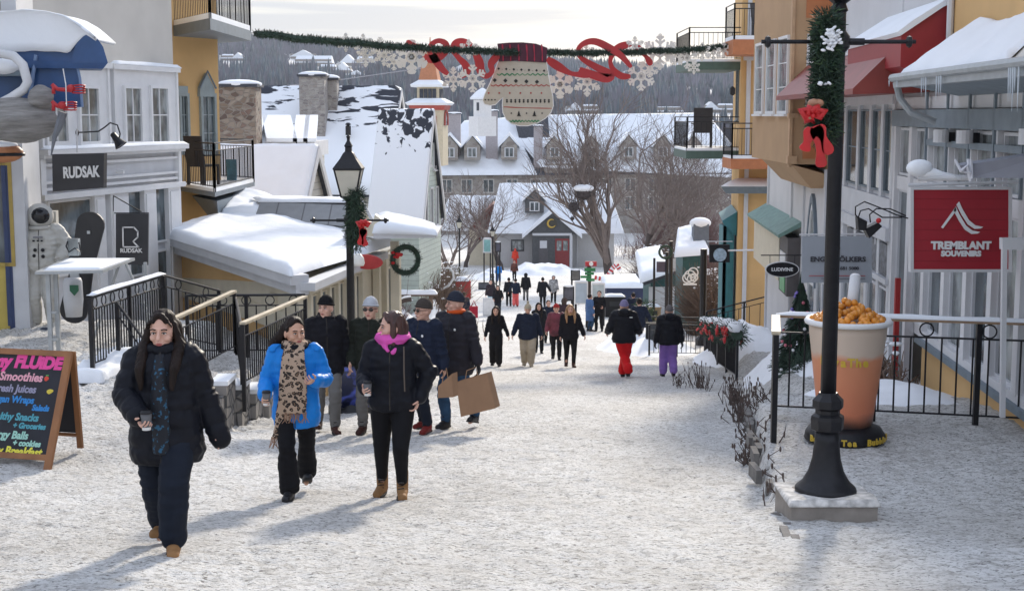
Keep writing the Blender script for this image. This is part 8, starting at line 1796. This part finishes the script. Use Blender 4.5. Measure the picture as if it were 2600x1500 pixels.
# ---- clutter of the lower street
def post_lamp(u, v, Hm, label, y0=60): q = gpix(u, v, y0); return lamp(label, q, Hm, lantern=True, arm=False, detail=False)
post_lamp(1251, 722, 3.6, 'distant street lamp with white lantern beside the blue child')
post_lamp(1167, 742, 4.4, 'thin distant street lamp in front of the brown shrubbery')
def sign_panel(label, u0, v0, u1, v1, Y, mat, legs=True, name='notice_board', cat='notice board', inner=None):
    t = thing(name, label, cat, (at((u0+u1)/2, v1, Y).x, Y, gz(at((u0+u1)/2, v1, Y).x, Y))); b = MB(); b.prism([at(u0, v0, Y), at(u1, v0, Y), at(u1, v1, Y), at(u0, v1, Y)], (0, .08, 0)); b.build('panel', mat, t)
    if inner: b = MB(); b.prism([at(u0+3, v0+3, Y-.01), at(u1-3, v0+3, Y-.01), at(u1-3, v1-3, Y-.01), at(u0+3, v1-3, Y-.01)], (0, -.01, 0)); b.build('face', inner, t)
    if legs:
        for u in (u0+3, u1-3): p = at(u, v1, Y); zg = gz(p.x, Y); b = MB(); b.box(p.x-.05, p.x+.05, Y+.02, Y+.1, min(zg-.1, p.z-.1), p.z); b.build('leg', BLACK, t)
    b = MB(); p, q = at(u0, v0, Y), at(u1, v0, Y); b.ell(((p.x+q.x)/2, Y+.04, p.z+.02), ((q.x-p.x)/2, .08, .06), 8); b.build('snow_cap', SNOW, t, True)
    return t
PAN = M('panel_pale_blue', (.42, .50, .58), .5, .1, 3); PAND = M('panel_dark_photo', (.06, .06, .07), .5, .8, 3)
sign_panel('dark photo notice board left of the green signpost', 1449, 686, 1473, 712, 83, BLACK, inner=M('photo_a', (.12, .11, .10), .5, .7, 1.5))
sign_panel('low dark photo board left of the pale map panel', 1430, 728, 1458, 764, 66, BLACK, inner=M('photo_b', (.08, .08, .10), .5, .8, 1.5))
sign_panel('pale blue map panel left of the green signpost', 1459, 716, 1493, 772, 64, LET, inner=PAN)
sign_panel('pale blue map panel right of the green signpost', 1502, 720, 1536, 760, 65, LET, inner=M('panel_map', (.45, .52, .54), .5, .25, 2))
gs = thing('trail_signpost', 'signpost with red round topped board and stacked green arrow boards', 'signpost', G3(xi(1497, 66), 66))
b = MB(); p = G3(xi(1497, 66), 66); b.tube([p, Vector((p.x, 66, at(0, 665, 66).z))], .11, 6); b.build('pole', M('post_brown', (.05, .035, .03), .7), gs)
b = MB(); b.prism([at(1486, 664, 65.8), at(1515, 664, 65.8), at(1515, 676, 65.8), at(1486, 676, 65.8)], (0, .1, 0)); b.build('red_board', M('board_red', (.45, .03, .04), .5, .15), gs); b = MB(); b.lathe((0, 0, 0), [(0, 0), (.1, 0), (.1, .03), (0, .03)], 12); b.v = [tuple(at(1501, 670, 65.75)+Vector((q[0], -q[2], q[1]))) for q in b.v]; b.build('pale_disc', LET, gs)
b = MB()
for (a, c, d, e) in ((1484, 680, 1512, 689), (1485, 691, 1508, 698), (1474, 700, 1502, 706), (1488, 707, 1510, 714)): b.prism([at(a, c, 65.8), at(d, c, 65.8), at(d, e, 65.8), at(a, e, 65.8)], (0, .08, 0))
b.build('green_boards', M('board_green', (.02, .18, .06), .5, .2), gs)
cc = thing('candy_cane_garland', 'red and white striped candy cane arch decoration by the great tree', 'decoration', at(1545, 700, 90)); pts = [at(u, v, 90) for u, v in ((1510, 704), (1530, 708), (1545, 698), (1556, 680), (1566, 672), (1574, 686))]
b = MB(); 
PP = []
for i in range(len(pts)-1): PP += [pts[i].lerp(pts[i+1], f/4) for f in range(4)]
PP.append(pts[-1]); half = [PP[i:i+2] for i in range(len(PP)-1)]
for i, h_ in enumerate(half):
    if i % 2 == 0: b.tube(h_, .16, 6)
b.build('red_stripes', BOW, cc); b = MB()
for i, h_ in enumerate(half):
    if i % 2: b.tube(h_, .15, 6)
b.build('white_stripes', LET, cc)
def binbox(label, u, v, w_, h_, mat, y0=30, name='litter_bin', cat='bin', snow=True):
    q = gpix(u, v, y0); t = thing(name, label, cat, q); b = MB(); b.box(q.x-w_/2, q.x+w_/2, q.y, q.y+w_*.8, q.z-.1, q.z+h_); b.box(q.x-w_/2-.03, q.x+w_/2+.03, q.y-.03, q.y+w_*.8+.03, q.z+h_-.08, q.z+h_+.002); b.build('body', mat, t)
    b = MB(); b.box(q.x-w_*.3, q.x+w_*.3, q.y-.04, q.y-.031, q.z+h_*.55, q.z+h_*.78); b.build('slot', DARK, t)
    if snow: snow_patch('lid_snow', (q.x-w_/2, q.y, q.z+h_+.003), (q.x+w_/2, q.y, q.z+h_+.003), (q.x+w_/2, q.y+w_*.8, q.z+h_+.003), (q.x-w_/2, q.y+w_*.8, q.z+h_+.003), .1, t, 8, 8, .03, edge=.4)
    return t
binbox('wide dark litter bin right of the man in the patterned shirt', 1562, 806, 1.0, 1.05, BLACK); binbox('dark litter bin just behind the wide bin', 1537, 802, .7, 1.0, M('bin_dark_blue', (.03, .035, .05), .5))
binbox('pale wooden crate with a dark opening right of the navy jackets', 1655, 822, .85, .8, M('crate_wood', (.42, .28, .15), .7, .15), name='wooden_crate', cat='crate', snow=True)
# small A boards
def aboard(label, u, v, w_, h_, mat, fmat, y0=30):
    q = gpix(u, v, y0); t = thing('sandwich_board', label, 'sandwich board', q); 
    b = MB(); b.prism([q+Vector((-w_/2, -.2, 0)), q+Vector((w_/2, -.2, 0)), q+Vector((w_/2, 0, h_)), q+Vector((-w_/2, 0, h_))], (0, .03, 0)); b.build('front_panel', fmat, t)
    b = MB(); b.prism([q+Vector((-w_/2+.06, -.22, .12)), q+Vector((w_/2-.06, -.22, .12)), q+Vector((w_/2-.06, -.03, h_-.08)), q+Vector((-w_/2+.06, -.03, h_-.08))], (0, .012, 0)); b.build('face', mat, t)
    b = MB(); b.prism([q+Vector((-w_/2, .24, 0)), q+Vector((w_/2, .24, 0)), q+Vector((w_/2, .035, h_)), q+Vector((-w_/2, .035, h_))], (0, .03, 0)); b.build('back_panel', fmat, t); return t
aboard('black sandwich board beside the purple snow pants', 1661, 896, .55, 1.0, M('board_photo', (.03, .035, .04), .6, .8, 5), BLACK)
aboard('white sandwich board with a yellow mark near the woman in black', 1243, 802, .7, .95, M('aboard_white', (.62, .62, .62), .6), WHITE2)
aboard('low slate sandwich board left of the light blue trousers', 1228, 735, .75, .5, PAND, BLACK)
aboard('black and white photo board in the snow at the left, behind the tall man', 1104, 790, .75, .6, M('aboard_photo', (.12, .13, .14), .6, .9, 4), BLACK)
rb_ = thing('red_banner_sign', 'red banner sign standing behind the person with the red bag', 'banner', gpix(1178, 765, 40)); p = gpix(1178, 765, 40)
b = MB(); b.box(p.x-.05-.45, p.x+.42, p.y, p.y+.3, p.z+.1, p.z+1.25); b.build('banner', M('banner_red', (.42, .02, .02), .5, .1), rb_)
snow_patch('banner_snow', (p.x-.55, p.y-.1, p.z+1.25), (p.x+.3, p.y-.1, p.z+1.25), (p.x+.3, p.y+.4, p.z+1.25), (p.x-.55, p.y+.4, p.z+1.25), .28, rb_, 12, 10, .05, edge=.8)
b = MB(); q = at(1203, 792, 51); b.cbox(q, .3, .16, .42); b.tube([q+Vector((-.1, 0, .2)), q+Vector((0, 0, .42)), q+Vector((.1, 0, .2))], .02, 5); o = b.build('red_handbag', cloth('bag_red', (.35, .02, .04), .6), None); tag(o, 'red handbag hanging from the arm of the person in the dark coat', 'bag')
# terrace steps / benches buried in snow at left
for i, (u, v, Y, w_, lb) in enumerate(((1045, 716, 62, 2.4, 'highest snow covered wooden bench left of the street'), (1040, 732, 58, 2.6, 'middle snow covered wooden bench left of the street'), (1032, 748, 54, 2.4, 'lowest long snow covered bench left of the street'))):
    p = at(u, v, Y); t = thing('snowy_bench', lb, 'bench', (p.x, Y, p.z-.4), 'benches buried in snow left of the street'); b = MB(); b.cbox((p.x, Y, p.z), w_, .4, .08); b.build('seat', BR, t); b = MB()
    b.cbox((p.x-w_*.4, Y, p.z-.3), .12, .36, .52); b.cbox((p.x+w_*.4, Y, p.z-.3), .12, .36, .52); b.build('supports', BR, t); snow_patch('bench_snow', (p.x-w_/2, Y-.22, p.z+.04), (p.x+w_/2, Y-.22, p.z+.04), (p.x+w_/2, Y+.22, p.z+.04), (p.x-w_/2, Y+.22, p.z+.04), .16, t, 24, 6, .05, edge=.5)
def mound(name, label, cx_, cy_, rx_, ry_, h_, seed, kind='structure'):
    V = []; fs = []; n = 30
    for j in range(n+1):
        for i in range(n+1):
            a, c = -1+2*i/n, -1+2*j/n; x, y = cx_+a*rx_, cy_+c*ry_; r = math.sqrt(a*a+c*c); h = h_*max(0, 1-r*r)**1.2*(1+.6*mn.noise(Vector((x*1.1+seed, y*.9, 0))))+ (.10*h_*mn.noise(Vector((x*4, y*4, seed))) if r < .9 else 0)
            V.append((x, y, gz(x, y)+h-.06))
    for j in range(n):
        for i in range(n): a = j*(n+1)+i; fs.append((a, a+1, a+n+2, a+n+1))
    o = linkmesh(name, V, fs, SNOW, None, smooth=True, at_base=False); tag(o, kind=kind); return o
mound('snow_bank', '', -4.6, 58, 3.2, 9, 1.6, 1); mound('snow_bank', '', -6.6, 70, 4, 10, 2.2, 2); mound('snow_bank', '', xl(1370), 118, 4.2, 3, .9, 3); mound('snow_bank', '', 5.4, 25, .9, 6, .5, 4); mound('snow_bank', '', 4.6, 48, 1.8, 5, .7, 5); mound('snow_bank', '', 6.4, 39, 1.2, 6, .6, 6); mound('snow_bank', '', 4.7, 17.6, 1.1, 1.8, .22, 7); mound('snow_bank', '', xl(1262), 112, 2.2, 3, .7, 8)
sl = thing('dark_log', 'snow edged dark log lying in the snow bank left of the street', 'log', at(1020, 765, 45)); b = MB(); b.tube([at(1010, 768, 45), at(1025, 760, 45), at(1044, 757, 45)], .11, 8); b.build('wood', BARK, sl, True); b = MB(); b.tube([at(1012, 762, 44.95), at(1028, 755, 44.95), at(1043, 753, 44.95)], .05, 6); b.build('snow', SNOW, sl, True)
# white trellis arch, green bins
o = MB(); o.tube([at(1120, 735, 56), at(1140, 725, 56), at(1152, 706, 56), at(1150, 690, 56), at(1140, 680, 56)], .05, 6); o = o.build('white_arch', WHITE2, None, True); tag(o, 'curved white tube frame beside the snow covered benches', 'frame')
binbox('dark green bin left of the red banner', 1128, 760, .5, .9, M('bin_green', (.02, .05, .04), .5)); binbox('second dark green bin nearer the red banner', 1146, 762, .45, .9, M('bin_green2', (.025, .055, .045), .5))
# teal hut and snowy booth roofs at right
ht = thing('teal_hut', 'small teal hut with snowy gabled roof behind the black posts', 'hut', (xi(1690, 70), 70, -10.4))
Yh = 68; X = lambda u: xi(u, Yh); Zh = lambda v: at(0, v, Yh).z
b = MB(); b.box(X(1655), X(1760), Yh, Yh+4, -11, Zh(690)); b.build('wall', M('teal_wall', (.022, .085, .085), .6, .15), ht); b = MB(); b.box(X(1650), X(1716), Yh-.02, Yh, -11, Zh(728)); b.build('pale_panel', WHITE2, ht)
b = MB(); b.prism([(X(1636), Yh-.4, Zh(722)), (X(1765), Yh-.4, Zh(676)), (X(1765), Yh-.4, Zh(668)), (X(1636), Yh-.4, Zh(714))], (0, 4.5, 0)); b.build('roof', SHING, ht)
snow_patch('roof_snow', (X(1625), Yh-.5, Zh(716)), (X(1700), Yh-.5, Zh(690)), (X(1700), Yh+4, Zh(650)), (X(1632), Yh+4, Zh(662)), .3, ht, 20, 14, .06, edge=.5)
b2 = thing('snowy_kiosk', 'taller teal kiosk with a rounded snowy roof in front of the ochre apartment house', 'kiosk', (xi(1765, 64), 64, -10)); Yk = 63; X = lambda u: xi(u, Yk); Zk = lambda v: at(0, v, Yk).z
b = MB(); b.box(X(1738), X(1788), Yk+.3, Yk+3, -10.4, Zk(645)); b.build('wall', MATS['teal_wall'], b2); snow_patch('roof_snow', (X(1712), Yk-.2, Zk(652)), (X(1806), Yk-.2, Zk(645)), (X(1790), Yk+2.8, Zk(590)), (X(1740), Yk+2.8, Zk(595)), .28, b2, 24, 18, .1, edge=.7)
ck = thing('snowy_chimney', 'short grey chimney with a thick snow cap above the teal kiosk roof', 'chimney', at(1777, 612, 64)); b = MB(); b.cbox(at(1778, 590, 64)+Vector((0, 0, -.1)), .7, .7, 1.0); b.build('stack', M('pillar_grey', (.12, .14, .17), .7), ck); b = MB(); b.ell(at(1778, 566, 64), (.5, .45, .26), 12); b.build('snow_cap', SNOW, ck, True)
b = MB()
for (u, v0, v1, Y, r, lb) in ((1660, 655, 772, 58, .05, 'thin black post by the teal hut'), (1692, 640, 770, 56, .07, 'thicker black post carrying the dark banner'), (1702, 612, 776, 54, .08, 'tall black post with a garland head next to the banner'), (1784, 632, 812, 50, .12, 'tall dark green post in front of the teal hut')):
    p = at(u, v1, Y); zg = gz(p.x, Y); o = MB(); o.tube([(p.x, Y, zg-.1), (p.x, Y, at(u, v0, Y).z)], r, 8); o.lathe((p.x, Y, zg-.05), [(r*2, 0), (r*2, .3), (r*1.2, .4)], 8); o = o.build('street_post', BLACK, None); tag(o, lb, 'post')
o = MB(); o.prism([at(1667, 664, 56), at(1690, 664, 56), at(1690, 691, 56), at(1667, 691, 56)], (0, .04, 0)); o = o.build('dark_banner', M('banner_plum', (.07, .06, .09), .6), None); tag(o, 'small dark banner hanging from the post by the teal hut', 'banner')
wreath('post_wreath', 'dark round wreath on the head of the tall black post', at(1690, 640, 53.9), .24, n=600, bow=False)
el_ = thing('light_emblem', 'white looped light emblem hanging in front of the teal hut', 'emblem', at(1753, 725, 52)); b = MB()
for (du, dv, r) in ((0, 0, .2), (8, -8, .18), (-7, 6, .17), (4, 8, .16), (10, 4, .14)): b.torus(at(1752+du, 700+dv, 52), r, .025, 'Y', 14, 5)
b.build('loops', LET, el_); b = MB(); b.cbox(at(1752, 722, 52), .5, .03, .06); b.build('caption_bar', LET, el_)
sgn = sign_panel('white framed picture sign behind the left bare tree by the path', 1226, 606, 1248, 642, 104, WHITE2, inner=M('picture_teal', (.2, .42, .42), .5, .6, 1)); sign_panel('dark plaque on a post right of the teal picture sign', 1257, 615, 1272, 640, 103, BLACK, inner=M('plaque', (.06, .06, .09), .5, .3, 3))
nb = thing('notice_bin', 'white bin with a dark slot below the teal picture sign', 'bin', gpix(1234, 672, 80)); p = gpix(1234, 672, 80); b = MB(); b.box(p.x-.45, p.x+.45, p.y, p.y+.6, p.z, p.z+1.05); b.build('body', WHITE2, nb); b = MB(); b.box(p.x-.2, p.x+.16, p.y-.03, p.y-.001, p.z+.1, p.z+.75); b.build('slot', SHING, nb)
# hanging twig baskets in the great tree
for (u, v, r, sn, lb) in ((1482, 492, .72, 1, 'large round twig ball with a snow cap hanging in the great tree'), (1457, 526, .52, 0, 'smaller round twig ball hanging left below the capped one'), (1453, 555, .2, 0, 'tiny round twig ball hanging lowest in the great tree')):
    t = thing('twig_ball', lb, 'hanging ball', at(u, v, 97), 'twig balls hung in the great tree'); b = MB(); needles(b, None, [at(u, v, 97), at(u+.5, v, 97)], r*.85, 400 if r > .3 else 120, r*.3, 3, .025); b.ell(at(u, v, 97), (r*.7, r*.7, r*.65), 8); b.build('twigs', M('twig_ball_brown', (.05, .04, .04), .9, .4), t)
    if sn: b = MB(); b.ell(at(u, v-14, 97), (r*1.0, r*.9, r*.38), 12); b.build('snow_cap', SNOW, t, True)
# small evergreen with ribbons at right mid street
o = MB(); needles(o, None, [G3(xi(1640, 58), 58, .3), G3(xi(1640, 58), 58, 1.2)], .5, 1400, .16, 9, .02); o = o.build('evergreen_bush', PINE2, None); tag(o, 'olive evergreen bush with snow near the wooden crate', 'bush')
# brass-toned wrapped van-like stall? snow covered stall in mid right
sp_ = thing('covered_stall', 'low dark blue stall with snow on its cover behind the litter bins', 'stall', gpix(1590, 790, 50)); p = gpix(1590, 790, 50)
b = MB(); b.box(p.x-1.1, p.x+1.2, p.y, p.y+2, p.z, p.z+1.3); b.build('body', M('stall_blue', (.02, .03, .08), .6, .2), sp_); snow_patch('cover_snow', (p.x-1.3, p.y-.1, p.z+1.3), (p.x+1.3, p.y-.1, p.z+1.3), (p.x+1.3, p.y+2, p.z+1.7), (p.x-1.3, p.y+2, p.z+1.7), .22, sp_, 20, 14, .08, edge=.6)
# ---- thin winter haze
hz = MB(); hz.box(-1650, 1650, -40, 2650, -25, 128); hzo = hz.build('haze', None, None); tag(hzo, kind='stuff')
hm_ = bpy.data.materials.new('winter_haze'); hm_.use_nodes = True; hn = hm_.node_tree.nodes; hn.clear()
ho_ = hn.new('ShaderNodeOutputMaterial'); hv = hn.new('ShaderNodeVolumePrincipled'); hv.inputs['Color'].default_value = (.80, .87, 1, 1); hv.inputs['Density'].default_value = .00013; hv.inputs['Anisotropy'].default_value = .3
hm_.node_tree.links.new(hv.outputs[0], ho_.inputs['Volume']); hzo.data.materials.clear(); hzo.data.materials.append(hm_)
